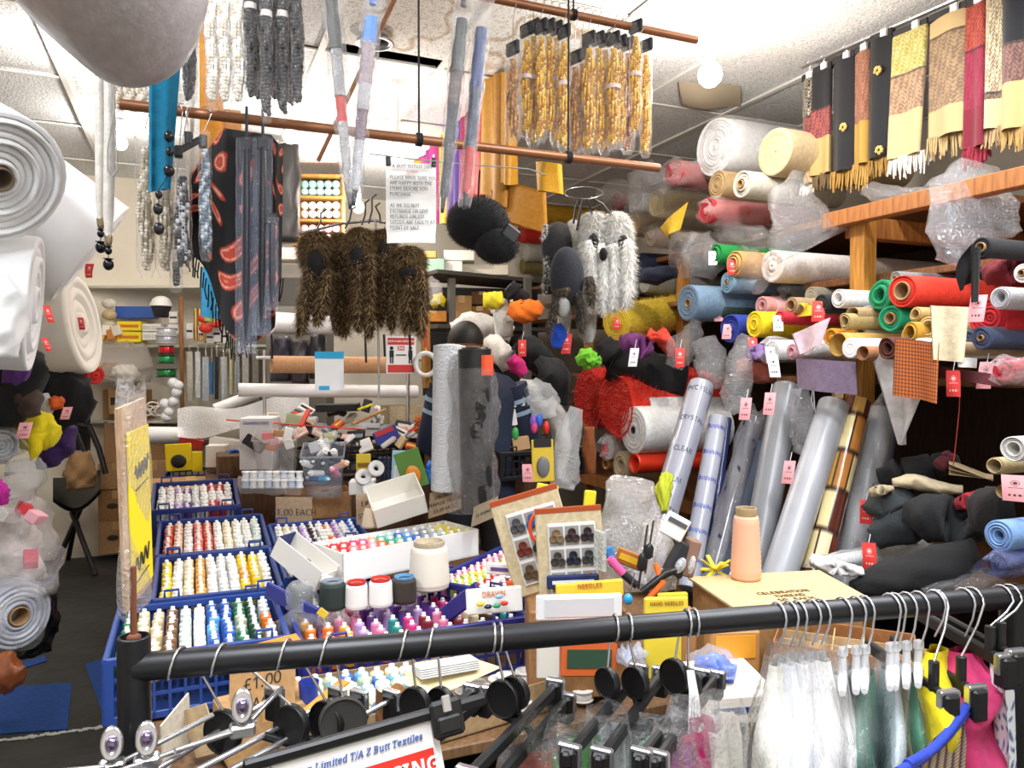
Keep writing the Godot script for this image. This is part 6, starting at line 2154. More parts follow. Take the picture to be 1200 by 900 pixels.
	for s in [-1.0,1.0]:
		g.tube([fl + bx * s * 0.09 + Vector3(0,0.92,0),fl + bx * s * 0.095 + Vector3(0,0.5,0) + bz * 0.02,fl + bx * s * 0.1 + Vector3(0,0.06,0)],[0.085,0.06,0.045],14)
		g.tube([fl + bx * s * 0.1 + Vector3(0,0.03,-0.02),fl + bx * s * 0.1 + Vector3(0,0.03,0) + bz * 0.16],[0.042,0.035],10)
		var el = fl + bx * s * 0.25 + Vector3(0,1.12,0) + bz * 0.04
		var wr = fl + bx * s * 0.16 + Vector3(0,1.02,0) + bz * 0.24
		g.tube([fl + bx * s * 0.155 + Vector3(0,1.40,0),el,wr],[0.055,0.044,0.03],12)
		g.ball(0.035,wr + bz * 0.04 - bx * s * 0.01,10,8,Vector3(0.8,0.55,1.1))
		for q in 4:
			var kx: float = (q - 1.5) * 0.016
			g.tube([wr + bz * 0.065 + bx * kx,wr + bz * 0.1 + bx * kx - Vector3(0,0.008,0),wr + bz * (0.12 - 0.006 * absf(q - 1.3)) + bx * kx - Vector3(0,0.03,0)],[0.009,0.0085,0.007],7)
		g.tube([wr + bz * 0.03 - bx * s * 0.028,wr + bz * 0.07 - bx * s * 0.045,wr + bz * 0.09 - bx * s * 0.04],[0.01,0.009,0.007],7)
	g.ball(0.012,hc + bz * 0.102 - Vector3(0,0.02,0) + Vector3(0,1.6 - hc.y + 0.0,0),8,6,Vector3(0.9,1.5,1))
	for s in [-1.0,1.0]:
		g.ball(0.02,Vector3(hc.x,1.6,hc.z) + bx * s * 0.078,8,6,Vector3(0.4,1.4,0.8))
	var body = part("body",g,skin,w)
	g = wg(w)
	for s in [-1.0,1.0]:
		g.ball(0.011,Vector3(hc.x,1.61,hc.z) + bx * s * 0.032 + bz * 0.09,8,6)
	part("eyes",g,plastic("241c18",0.2),w)
	g = wg(w)
	g.tube([Vector3(hc.x,1.555,hc.z) - bx * 0.022 + bz * 0.09,Vector3(hc.x,1.552,hc.z) + bz * 0.096,Vector3(hc.x,1.555,hc.z) + bx * 0.022 + bz * 0.09],0.005,6)
	part("mouth",g,plastic("8a4a42",0.5),w)
	g = wg(w)
	g.grid(func(u,v):
		var a = u * TAU
		var p = lerpf(-0.15 if sin(a) > -0.3 else 0.5,PI / 2,v)
		return Vector3(hc.x,1.625,hc.z) + bx * cos(a) * cos(p) * 0.086 * (1 + 0.02 * sin(a * 9)) + Vector3(0,sin(p) * 0.1,0) + bz * -sin(a) * cos(p) * 0.108 - bz * 0.008,28,10,true)
	part("hair",g,cloth("15120f",0.6),w)
	g = wg(w)
	rows = []
	for q in [[0.84,0.185,0.135],[0.98,0.185,0.138],[1.08,0.175,0.13],[1.2,0.187,0.136],[1.32,0.2,0.135],[1.4,0.205,0.125],[1.455,0.15,0.1],[1.475,0.085,0.08]]:
		var row = PackedVector3Array()
		for s in 24:
			var a = TAU * s / 24
			row.append(fl + Vector3(0,q[0],0) + bx * cos(a) * q[1] * (1 + 0.02 * sin(a * 5 + q[0] * 30)) - bz * sin(a) * q[2])
		rows.append(row)
	g.surf(rows,true)
	var navy = cloth("1c2a44",0.7)
	part("jacket",g,navy,w)
	for s in [-1.0,1.0]:
		var a0 = fl + bx * s * 0.17 + Vector3(0,1.41,0)
		var el = fl + bx * s * 0.255 + Vector3(0,1.12,0) + bz * 0.04
		var wr = fl + bx * s * 0.16 + Vector3(0,1.02,0) + bz * 0.24
		g = wg(w)
		g.tube([a0,a0.lerp(el,0.5),el,el.lerp(wr,0.9)],[0.075,0.066,0.06,0.045],14)
		var sl = part("sleeve",g,navy,w)
		for k in 2:
			g = wg(w)
			var t = 0.22 + 0.2 * k
			g.tube([a0.lerp(el,t),a0.lerp(el,t + 0.07)],[0.0735 - 0.004 * k,0.0725 - 0.004 * k],14,false)
			part("stripe",g,cloth("a8c4dc",0.7),sl,"pale blue stripe")
	g = wg(w)
	for s in [-1.0,1.0]:
		g.tube([fl + bx * s * 0.09 + Vector3(0,0.95,0),fl + bx * s * 0.095 + Vector3(0,0.5,0) + bz * 0.02,fl + bx * s * 0.1 + Vector3(0,0.09,0)],[0.1,0.075,0.065],14)
	part("trousers",g,cloth("20222a",0.8),w)

func sec_h_hats():
	var brown = ["8e7450","6a5238","b89a6a","46361f","9c8258","ccb080","33271b"].map(func(h): return lin(h))
	var white = ["fbfaf6","ffffff","f2efe8","e6e2d8"].map(func(h): return lin(h))
	var bm = cloth("4a3826")
	trapper_hat("brown fur trapper hat, leftmost of the five in the middle",[370,294],19,24,3.15,bm,[374,312,10,16],[[364,325,352,390,9],[384,330,371,378,10]],brown,3000)
	trapper_hat("brown fur trapper hat, second from left, mostly behind the others",[398,292],13,20,3.3,bm,[],[[397,300,396,388,13],[410,320,404,392,10]],brown,2600)
	trapper_hat("brown fur trapper hat with a tall black opening, middle of the five",[422,286],17,20,3.15,bm,[422,305,8,14],[[417,315,420,386,8],[433,312,432,394,9]],brown,3000)
	trapper_hat("brown fur trapper hat, fourth from left with a narrow opening",[449,286],15,18,3.2,bm,[451,297,6,13],[[447,306,446,380,8],[460,305,459,386,8]],brown,2800)
	trapper_hat("brown fur trapper hat, rightmost and lowest of the five",[480,306],18,18,3.1,bm,[481,324,11,9],[[476,332,477,388,9],[491,330,493,392,9]],brown,3000)
	# the stand they hang on
	var w = thing("hat_stand","wire hat stand with black hooks above the brown fur hats","stand",P(430,268,3.2))
	var g = wg(w)
	g.tube([P(350,274,3.2),P(400,262,3.22),P(440,258,3.22),P(480,268,3.2),P(500,282,3.2)],0.006,8)
	part("wire_arm",g,chrome("9a9a9a"),w)
	g = wg(w)
	g.tube([P(440,258,3.22),P(444,430,3.3),P(444,470,3.3)],0.005,8)
	part("pole",g,chrome(),w)
	for e in [[372,268,376,250],[404,268,412,246],[424,264,428,238],[446,262,440,242],[470,270,462,246],[432,262,436,232]]:
		g = wg(w)
		g.tube([P(e[0],e[1],3.16),P((e[0] + e[2]) / 2 + 2,(e[1] + e[3]) / 2,3.16),P(e[2],e[3],3.18),P(e[2] + 5,e[3] - 4,3.2)],0.004,6)
		part("hook",g,plastic("2a2a2c",0.4),w)
	for e in [[318,400],[428,405],[480,402],[450,398]]:
		g = wg(w)
		g.tube([P(e[0],392,3.25),P(e[0] + 1,e[1] + 20,3.25)],0.005,6)
		part("black_clip",g,plastic("1b1b1e",0.4),w)
	# black fluffy hat hanging alone
	w = thing("fluffy_hat","round black fluffy hat hanging alone to the right of the notice","fur hat",P(566,310,2.7))
	g = wg(w)
	g.ball(1.0,P(560,262,2.7),20,14,Vector3(0.112,0.092,0.11))
	g.ball(1.0,P(582,288,2.66),16,10,Vector3(0.078,0.062,0.08))
	part("crown",g,cloth("0c0c0e"),w)
	fur(w,g,7000,0.010,[lin("121214"),lin("0a0a0b"),lin("1c1c20"),lin("242428")],0.4)
	g = wg(w)
	g.tube([P(560,232,2.7),P(562,200,2.6)],0.003,6)
	g.bar(P(590,268,2.6),P(606,280,2.62),0.02,0.05,0.005)
	part("strap",g,plastic("18181a",0.4),w)
	# white and navy trapper hats
	var wm = cloth("f0eee8")
	trapper_hat("white fur trapper hat, left one of the white pair",[695,272],16,24,3.2,wm,[694,287,6,11],[[688,296,691,360,9],[701,300,706,364,8]],white,3600,0.03)
	trapper_hat("white fur trapper hat, right one of the white pair",[722,274],16,26,3.2,wm,[728,288,6,10],[[716,300,717,362,8],[730,296,732,358,10]],white,3600,0.03)
	w = thing("black_gap_ball","black ball in the gap between the two white fur hats","lining",P(707,308,3.1))  # dark ball fills the gap between the two hats
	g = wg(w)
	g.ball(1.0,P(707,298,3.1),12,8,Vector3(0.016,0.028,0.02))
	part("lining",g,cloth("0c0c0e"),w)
	var nv = cloth("23262e")
	var trim = ["6a5a44","4a3c2c","8c7a5c","2e261c"].map(func(h): return lin(h))
	trapper_hat("navy cloth trapper hat with a brown fur brim and grey lining, lowest",[664,325],20,36,3.1,nv,[],[[652,342,642,392,6],[676,342,682,392,7],[652,342,668,338,6],[690,325,694,358,7]],trim,1400,0.02,"",false)
	trapper_hat("charcoal trapper hat hanging behind the navy one",[654,288],20,28,3.3,cloth("2a2a2c"),[],[[640,300,638,345,5],[636,280,640,262,4]],white,700,0.014,"",false)
	trapper_hat("grey-white trapper hat edge between the charcoal hat and white pair",[672,285],13,28,3.3,cloth("b9b6ae"),[],[[660,370,660,400,8],[688,370,690,402,9]],["b8b4aa","d8d4ca","8a867c"].map(func(h): return lin(h)),900,0.018)
	w = thing("hat_lining","pale grey quilted lining inside the navy trapper hat","lining",P(659,385,3.05))
	g = wg(w)
	g.ball(1.0,P(659,358,3.08),14,10,Vector3(0.034,0.05,0.03))
	part("lining",g,cloth("a9a7a2"),w)
	w = thing("hat_hoop","wire hoop and black hooks above the white and navy trapper hats","stand",P(680,240,3.2))
	g = wg(w)
	var pts = []
	for k in 25: pts.append(P(684 + 22 * cos(k * TAU / 24),226 + 7 * sin(k * TAU / 24),3.2 - 0.08 * sin(k * TAU / 24)))
	g.tube(pts,0.003,6,false)
	part("hoop",g,chrome("8a8a8c"),w)
	for e in [[678,233,672,262],[684,233,676,270],[688,233,695,256],[692,231,720,256]]:
		g = wg(w)
		g.tube([P(e[0],e[1],3.16),P((e[0] + e[2]) / 2,(e[1] + e[3]) / 2 - 4,3.16),P(e[2],e[3],3.18)],0.005,6)
		part("hook",g,plastic("1d1d20",0.4),w)

func sec_i_counter():
	# counter behind the crates
	var w = thing("counter","brown display counter behind the thread table","counter",Vector3(0.9,0,-4.3))
	var g = wg(w)
	g.box(Vector3(1.75,0.9,0.8),Vector3(0.95,0.46,-4.35),0.006)
	part("cabinet",g,wood("6a4c34"),w)
	g = wg(w)
	g.box(Vector3(1.7,0.12,0.42),Vector3(0.98,0.97,-4.5),0.006)
	part("riser",g,wood("7a5a3c"),w)
	# chrome stand with the two horizontal tubes
	roll(P(319,427,3.9),P(456,428,4.2),0.045,card("c89a70"),"pale brown cardboard tube lying level below the fur hats",{"core": 0.03,"tube": false,"wob": 0.004,"turns": 2,"cat": "cardboard tube","name": "cardboard_tube"})
	roll(P(280,457,3.85),P(489,459,4.2),0.035,M("white vinyl",C("f2f2f2"),0.35),"long white vinyl roll lying level below the cardboard tube",{"core": 0.012,"wob": 0.004,"turns": 3})
	w = thing("chrome_stand","slim chrome stand behind the level tubes","stand",P(310,560,4.0))
	for x in [310,478]:
		g = wg(w)
		g.tube([P(x,410,4.15),P(x,560,4.15)],0.01,10)
		part("upright",g,chrome(),w)
	g = wg(w)
	g.tube([P(300,419,4.12),P(500,421,4.3)],0.01,10)
	part("crossbar",g,chrome(),w)
	# leaflets
	w = pbox("leaflet","small white leaflet with a blue heading hanging before the cardboard tube","leaflet",386,435,3.7,33,46,0.004,paper("f0f2f4"),-0.1)
	g = G.new()
	g.box(Vector3(33 * 3.7 / F,0.034,0.002),Vector3(0,46 * 3.7 / F - 0.017,0.001))
	part("blue_heading",g,M("sky blue print",C("2ba8dc"),0.5),w,"sky blue heading")
	g = G.new()
	g.box(Vector3(0.05,0.02,0.002),Vector3(-0.025,0.014,0.001))
	part("blue_footer",g,M("sky blue print",C("2ba8dc"),0.5),w)
	w = pbox("distance_sign","red and white social distancing sign hanging right of the leaflet","sign",470,416,3.65,35,44,0.004,paper("f4f2f0"),-0.1)
	var sz = 3.65 / F
	var red = M("sign red",C("cf3a34"),0.6)
	for e in [[0,38,31,8],[0,6,31,9],[0,30,8,5]]:
		g = G.new()
		g.box(Vector3(e[2] * sz,e[3] * sz,0.0016),Vector3(e[0] * sz,e[1] * sz,0.001))
		part("red_panel",g,red,w,"red printed panel")
	letters("KEEP A SAFE DISTANCE",0.0085,Transform3D(Basis(),Vector3(0,38 * sz,0.0026)),paper("ffffff"),w,"Droid Sans",0.0,"lettering",700)
	letters("2m",0.014,Transform3D(Basis(),Vector3(0,30 * sz,0.0026)),paper("ffffff"),w,"Droid Sans",0.0,"lettering",700)
	for s in [-11.0,11.0]:
		g = G.new()
		g.ball(2.2 * sz,Vector3(s * sz,30 * sz,0.001),8,6,Vector3(1,1,0.3))
		g.box(Vector3(5 * sz,8 * sz,0.0016),Vector3(s * sz,23.5 * sz,0.001))
		g.box(Vector3(1.6 * sz,8 * sz,0.0016),Vector3((s - 1.3) * sz,16 * sz,0.001))
		g.box(Vector3(1.6 * sz,8 * sz,0.0016),Vector3((s + 1.3) * sz,16 * sz,0.001))
		part("printed_figure",g,ink("1c2430"),w,"printed dark figure")
	g = G.new()
	g.box(Vector3(12 * sz,1.4 * sz,0.0016),Vector3(0,22 * sz,0.001))
	part("printed_arrow",g,ink("1c2430"),w)
	# standing rolls
	roll(P(527,405,3.0),P(524,575,3.0),0.064,milky(0.75,"eceff2"),"tall translucent white vinyl roll standing left of the black one",{"core": 0.02,"wob": 0.008,"turns": 4})
	w = roll(P(556,409,2.9),P(560,600,2.9),0.063,M("black vinyl",C("1d1d1f"),0.3),"tall black vinyl roll standing in loose clear film, with an orange label",{"core": 0.02,"wob": 0.008,"turns": 4})
	g = wg(w)
	g.grid(func(u,v): return P(lerpf(564,578,u),lerpf(440,416,v),2.9 - 0.064 * cos((u - 0.3) * 1.2)),6,2)
	part("orange_label",g,M("orange label",C("e8542a"),0.5),w,"orange printed label")
	g = wg(w)
	var ph = 1.0
	g.grid(func(u,v):
		var a = u * TAU
		var y = lerpf(600,432,v)
		var k = 0.075 + 0.012 * sin(a * 3 + v * 11) + 0.006 * sin(a * 7 - v * 23)
		return P(555,y,2.9) + CT.basis.x * cos(a) * k * 1.15 + CT.basis.z * sin(a) * k,30,26,true)
	part("loose_film",g,film(0.05,"f0f2f4",5.0,1.6),w)
	letters("1.45cm  SW.YTS",0.05,Transform3D(Basis(Vector3(0,-1,0),Vector3(1,0,0).rotated(Vector3.UP,-0.4),Vector3(0,0,1).rotated(Vector3.UP,-0.4)),w.transform.affine_inverse() * (P(562,525,2.9) + CT.basis.z * 0.066)),ink("08080a"),w,"Droid Sans",0.064)
	# baskets along the counter's front
	for e in [[402,545,3.85,0.44,0.14,"black lattice basket behind the blue tub of spools"],[585,552,3.6,0.5,0.14,"black lattice basket right of the standing black roll"],[345,556,3.9,0.2,0.14,"black lattice basket between the two clear tubs"]]:
		var A = P(e[0],e[1] - 22,e[2])
		var fwx = Vector3(0.92,0,-0.2).normalized() * 0.0 + Vector3(1,0,-0.15).normalized()
		w = crate(A,A + fwx * e[3],0.28,e[4],0.02,"1b1b1d",e[5])
	# tubs
	for e in [[326,528,3.7,46,50,"f0f0ee","clear tub of pink and white oddments on the counter"],[381,548,3.55,46,54,"c8d8ee","clear bluish tub of mixed sewing spools on the counter"]]:
		var c = P(e[0],e[1] + e[4] / 2.0,e[2])
		var W: float = e[3] * e[2] / F
		var H: float = e[4] * e[2] / F
		w = thing("storage_tub",e[6],"tub",c,"",-0.25)
		var gm = film(0.16,e[5],3.0,0.5)
		g = G.new()
		g.x = Transform3D(Basis(Vector3.RIGHT,0.35),Vector3.ZERO)
		var r2 = func(y,gr): 
			var row = PackedVector3Array()
			var hw: float = (W * 0.42 + W * 0.08 * y) + gr
			var hd: float = 0.07 + gr
			for s in 24:
				var a = TAU * s / 24
				row.append(Vector3(clampf(cos(a) * 1.5,-1,1) * hw,y * H,-clampf(sin(a) * 1.5,-1,1) * hd))
			return row
		g.surf([r2.call(0.0,-0.06),r2.call(0.0,0.0),r2.call(0.5,0.0),r2.call(1.0,0.0),r2.call(1.0,0.006),r2.call(0.96,0.007),r2.call(0.96,0.0)],true)
		part("tub",g,gm,w)
	var ms = spool_mesh(0.085,0.0155)
	n_loop = 0
	for e in [[368,540,"black"],[375,534,"white"],[384,530,"white"],[392,533,"white"],[372,548,"white"],[378,555,"white"],[386,546,"black"],[393,548,"peach"],[389,556,"burnt orange"],[372,561,"sky blue"],[380,560,"blue"],[396,557,"pink"],[366,552,"black"],[397,541,"black"]]:
		var o = thing("sewing_spool","loose %s spool in the bluish tub, %s" % [e[2],ORD[n_loop]] + " in the heap","thread spool",P(e[0],e[1],3.5))
		o.rotation = Vector3(rr(-1.4,1.4),rr(0,3),rr(0.6,1.5))
		part("thread",ms[0],thread_mat(COLOURS[e[2]]),o)
		part("cap",ms[1],plastic(CAP,0.4),o)
		n_loop += 1
	n_loop = 0
	for e in [[314,512,"e88a8a",14,10],[322,518,"d8a0b0",12,8],[335,510,"f2f0ec",10,18],[328,508,"b88a60",16,8],[340,520,"f4f2ee",10,12],[316,524,"c87850",12,8]]:
		pbox("small_card","small %s card in the pink and white tub" % ["pink","mauve","tall white","brown","white","rust"][n_loop],"haberdashery pack",e[0],e[1],3.68,e[3],e[4],0.012,paper(e[2]),-0.3,0.3 * sin(n_loop * 2.0))
		n_loop += 1
	# bag of pale reels
	n_loop = 0
	for k in 16:
		var o = thing("pale_reel","pale reel, %s from left in the %s row of the pack" % [ORD[k % 8],["back","front"][k / 8]],"reel",P(288 + 9 * (k % 8),562 + 10 * (k / 8),3.45 - 0.06 * (k / 8)),"pale bagged reels")
		g = G.new()
		g.lathe([[0,0],[0.018,0],[0.018,0.008],[0.014,0.01],[0.014,0.03],[0.018,0.032],[0.018,0.038],[0.006,0.038],[0.004,0.03],[0,0.03]],14)
		part("reel",g,plastic(["e6ecf2","f2f2f0","c4d4e6"][k % 3],0.4),o)
	psack("clear_bag","clear film over the pale reels left of the bluish tub","plastic bag",[[280,568,3.4,4,10],[300,566,3.4,10,12],[335,568,3.4,10,12],[354,572,3.4,4,8]],film(0.14),0.1)
	# things standing along the counter
	pbox("stacked_carton","white carton headed drawing pins on the counter, upper","box",300,505,3.95,38,30,0.2,paper("f2f2f4"),-0.3,0,"",{"text": "DRAWING PINS","th": 0.014,"tc": "3a62b8"})
	pbox("stacked_carton","white carton under the drawing pins carton","box",300,536,3.95,38,30,0.2,paper("eeeef0"),-0.3,0,"",{"text": "PIN","th": 0.014,"ty": 0.75})
	pbox("clip_card","yellow card with two black clips, left one by the navy crate","haberdashery pack",210,536,4.3,30,32,0.01,M("yellow card",C("f4d80e"),0.6),-0.3,0.05,"",{"blob": plastic("1c1c20",0.4)})
	pbox("clip_card","narrow yellow card right of the clip card","haberdashery pack",231,541,4.3,12,24,0.01,M("yellow card",C("f4d80e"),0.6),-0.3)
	pbox("red_card","red card lying behind the yellow clip cards","card",222,519,4.4,28,12,0.02,M("sign red",C("cf3a34"),0.6),-0.3,-0.25)
	pbox("clear_case","clear case of brown and grey samples behind the clip cards","case",260,508,4.5,60,26,0.1,plastic("6a6258",0.2),-0.3,0.05,"",{"face": plastic("b8b4a8",0.2),"fh": 0.5})
	pbox("white_box","white box left of the blue tape roll","box",252,535,4.2,22,26,0.1,paper("efece6"),-0.3)
	pbox("white_box","low white open box above the blue tape roll","box",264,522,4.3,40,14,0.1,paper("e9e6e0"),-0.3,-0.12)
	w = thing("tape_roll","blue sticky tape roll on the counter's left end","tape",P(275,538,4.15))
	g = G.new()
	g.lathe([[0.026,0],[0.044,0],[0.046,0.006],[0.046,0.03],[0.044,0.036],[0.026,0.036],[0.026,0]],22,Transform3D(Basis(Vector3.RIGHT,0.9),Vector3.ZERO))
	part("tape",g,plastic("2f6cc0",0.3),w)
	roll(P(252,480,4.6),P(300,462,4.7),0.035,paper("f4f4f2"),"short white paper roll on the counter's left end",{"core": 0.012,"turns": 3})
	roll(P(172,510,4.9),P(214,510,5.0),0.055,paper("f4f5f6"),"thick white roll behind the yellow placard",{"core": 0.02,"turns": 3})
	g = G.new()
	g.grid(func(u,v): return P(lerpf(208,362,u),lerpf(512 - 14 * u,482 - 18 * u,v) + 4 * sin(u * 9 + v * 4),4.3 + 0.15 * v + 0.03 * sin(u * 14)),24,8)
	single("white_sheet",g,milky(0.6,"f2f3f4"),"crumpled white plastic sheet lying along the counter","plastic sheet")
	for e in [[[265,492],[425,503],"e8542a",0.008,"long orange-red ruler lying on the counter","ruler"],[[413,497],[452,480],"b88a5c",0.014,"short wooden rod resting on the counter heap","wooden rod"],[[352,500],[362,480],"d8402c",0.014,"red and grey craft knife on the counter","craft knife"],[[420,480],[436,474],"e8d824",0.01,"yellow pen on the counter heap","pen"]]:
		g = G.new()
		g.bar(P(e[0][0],e[0][1],3.95),P(e[1][0],e[1][1],4.05),e[3] * 2.0,e[3],0.003)
		single(e[5].replace(" ","_"),g,plastic(e[2],0.4),e[4],e[5])
	open_box("cream_box","small open cream box of coloured packets on the counter heap","box",P(456,476,4.1),P(497,478,4.2),0.14,0.1,card("cdbf9c"))
	g = G.new()
	var pts = []
	for k in 90: pts.append(P(494,497,4.1) + Vector3(sin(k * 0.7) * 0.045 * cos(k * 0.11),0.03 * sin(k * 0.37) + 0.012 * sin(k * 1.9),cos(k * 0.7) * 0.035))
	g.tube(pts,0.006,6)
	single("wool_hank",g,cloth("d8702a"),"loose orange wool at the right end of the counter heap","wool")
	pbox("black_tray","flat black tray on the counter heap","tray",395,478,4.2,50,9,0.12,plastic("1e1e22",0.4),-0.3,0.02)
	pbox("green_card","tilted green blister card with a black and orange seam ripper","haberdashery pack",489,549,3.35,30,46,0.006,M("green card",C("5c8a3a"),0.5),-0.2,0.3,"",{"blob": plastic("e8902a",0.3)})
	pbox("white_pack","blue and white blister pack left of the green card","haberdashery pack",470,550,3.45,24,44,0.008,paper("a9cfe8"),-0.2,-0.05,"",{"face": paper("f4f6f8"),"fh": 0.5,"fy": 0.35})
	pbox("yellow_pack","yellow needle card standing in the black basket","haberdashery pack",426,545,3.6,17,26,0.008,M("needle yellow",C("e0c23c"),0.5),-0.2,0,"",{"face": ink("8a6a20"),"fh": 0.2})
	for k in 3:
		pbox("needle_pack","dark blue hanging needle pack, %s of three left of the blister packs" % ORD[k],"haberdashery pack",446 + 5 * k,555,3.6 - 0.04 * k,4,38,0.03,plastic("27304a",0.3),-0.2)
	psack("blue_bag","crumpled blue packet right of the green card","packet",[[500,545,3.4,6,6],[509,548,3.4,10,8],[508,568,3.4,8,8]],plastic("2464b8",0.3),0.14)
	pbox("white_box","small white carton with tape reels on it","box",424,572,3.4,30,16,0.1,paper("f0ede6"),-0.3,0.02)
	for e in [[425,560,"tape reel with yellow bands on the small white carton"],[440,550,"grey tape reel leaning in the black basket"],[433,575,"white tape reel by the small white carton"]]:
		w = thing("tape_reel",e[2],"reel",P(e[0],e[1],3.35))
		g = G.new()
		g.lathe([[0.012,0],[0.034,0],[0.036,0.004],[0.036,0.02],[0.034,0.024],[0.012,0.024],[0.012,0]],20,Transform3D(Basis(Vector3.RIGHT,1.2),Vector3.ZERO))
		part("reel",g,plastic("d4d4d2",0.35),w)
	pbox("blue_pack","violet and red brush pack on the counter heap","haberdashery pack",456,510,3.95,28,18,0.03,plastic("3a3f9a",0.4),-0.3,0.4,"",{"face": plastic("d83a3a",0.4),"fh": 0.3,"fy": 0.8})
	# loose packets heaped on the counter
	var cols = ["f2f0ec","e8e6e2","d8dce0","f0c8b8","c4a87c","3a3c44","8a8c90","d84a38","e8c83a","5a7ab0","b8c4a0","efe9dc","1f2228","c8ccd0"]
	for k in 58:
		var u = (k + rng.randf() * 0.9) / 58.0
		var pc: String = pick(cols)
		var px = lerpf(292,505,u)
		var py = rr(474,524)
		var f = lerpf(4.35,3.85,(py - 474) / 50.0)
		var o = pbox("loose_packet","loose packet, %s from the left in the haberdashery heap on the counter" % nth(k),"haberdashery pack",px,py,f,rr(10,26),rr(6,16),rr(0.012,0.03),paper(pc) if k % 3 else plastic(pc,0.25),rr(-1.2,0.6),rr(-0.7,0.7),"loose packets heaped on the counter",{"face": paper(pick(cols)),"fh": 0.3} if k % 2 else {})
		o.rotation.x = rr(-1.0,-0.2)
	# small goods hung in front of the right basket
	pbox("bead_pack","yellow packet of black and white beads hanging by the right basket","haberdashery pack",637,540,3.2,26,50,0.012,M("needle yellow",C("e8d430"),0.5),-0.3,0.03,"",{"blob": M("speckled bead",C("77777a"),0.4),"face": plastic("24222a",0.4),"fh": 0.2,"fy": 0.92})
	w = thing("tag_holder","pink price label on the black basket left of the bead packet","price tag",P(618,545,3.2))
	hang_tag(w,P(618,544,3.2),"pink",0.045,0.075)
	n_loop = 0
	for e in [[625,494,"8a5ac0"],[632,492,"3a6cd0"],[626,500,"e04a8a"],[640,501,"d83428"],[604,508,"3aa04a"]]:
		g = G.new()
		g.ball(0.02,P(e[0],e[1],3.4),10,7,Vector3(0.8,1.5,0.8))
		single("small_toy",g,plastic(e[2],0.3),"small %s plastic bauble above the bead packet" % ["violet","blue","pink","red","green"][n_loop],"bauble")
		n_loop += 1
	for e in [[596,490,22,20,"e6e4e0","white carton right of the person's sleeve"],[608,470,16,14,"efeeea","small white packet above the right basket"],[590,510,20,12,"d8d4cc","pale packet lying in the right basket"],[612,520,20,16,"b89468","brown card reel box in the right basket"]]:
		pbox("white_packet",e[5],"packet",e[0],e[1],3.7,e[2],e[3],0.06,paper(e[4]),-0.3,0.15)
	psack("clear_bag","clear bag of white goods hanging above the bead packet","plastic bag",[[620,450,3.7,10,10],[635,465,3.7,18,14],[640,490,3.7,14,10]],milky(0.3),0.12)
	psack("clear_bag","long clear bag hanging right of the bead packet","plastic bag",[[676,478,3.3,8,6],[666,510,3.3,14,10],[662,560,3.3,16,12],[660,572,3.3,14,10]],milky(0.3,"e4e6e6"),0.1)
var n_loop = 0
func nth(k: int) -> String:
	if k < 15: return ORD[k]
	if k < 19: return ["sixteenth","seventeenth","eighteenth","nineteenth"][k - 15]
	var tens = ["twent","thirt","fort","fift"][(k + 1) / 10 - 2]
	return tens + "ieth" if (k + 1) % 10 == 0 else tens + "y-" + ORD[(k + 1) % 10 - 1]
func sec_i_strip():
	var g = G.new()
	g.bar(P(498,372,3.75),P(500,455,3.75),0.07,0.03,0.004)
	var o = single("wood_strip",g,wood("c08a3c"),"orange-brown wooden strip standing right of the distancing sign","wooden strip")
	for e in [[385,412,"d83a2a","red label"],[408,416,"f0d83a","yellow label"],[375,384,"e8703a","orange label"]]:
		g = G.new()
		g.x = o.transform.affine_inverse()
		g.bar(P(498,e[0],3.72),P(498.5,e[1],3.72),0.06,0.004)
		part("label_patch",g,plastic(e[2],0.5),o,e[3])
	g = G.new()
	var pts = []
	for k in 25: pts.append(P(499 + 12 * cos(k * TAU / 24),427 + 13 * sin(k * TAU / 24),3.66))
	g.tube(pts,0.012,8,false)
	single("tape_ring",g,plastic("f0f0ee",0.4),"white tape ring hanging on the wooden strip beside the sign","tape")

# ------------------------------------------------------------------ the shelves of fabric rolls on the right
func fx(px: float,x: float) -> float:      # how far ahead the line of sight at column px meets the plane x
	var d = P(px,430,1.0) - CT.origin
	return x / d.x
# [px,py,x plane,radius px,colour,label,tag,length,more]
func shelf_roll(e: Array):
	var f = fx(e[0],e[2])
	var o: Dictionary = e[8].duplicate() if e.size() > 8 else {}
	var m: Material = o.mat if o.has("mat") else cloth(e[4])
	if e[6] != "": o.tag = e[6]
	var A = P(e[0],e[1],f)
	var w = roll(A,A + Vector3(e[7],o.get("dy",0.0),o.get("dz",0.0)),e[3] * f / F,m,e[5],o)
	if o.has("fur"):
		var fm: MeshInstance3D = w.get_child(0)
		var arr = (fm.mesh as ArrayMesh).surface_get_arrays(0)
		var g = G.new()
		g.v = arr[Mesh.ARRAY_VERTEX]; g.n = arr[Mesh.ARRAY_NORMAL]; g.i = arr[Mesh.ARRAY_INDEX]
		fur(fm,g,o.fur,o.get("fl",0.02),[lin(e[4]),lin(e[4]).lightened(0.15),lin(e[4]).darkened(0.25)],0.4)
func check_mat() -> StandardMaterial3D:
	var m = M("brown check",Color.WHITE,0.9)
	if m.albedo_texture == null:
		m.albedo_texture = paint("brown check",64,64,func(u,v):
			var a = fposmod(u * 8,1.0) < 0.22
			var b = fposmod(v * 8,1.0) < 0.22
			return C("4a2a1c") if a and b else C("7a3e22") if a or b else C("c06a34"))
		m.uv1_scale = Vector3(2,2,1)
	return m

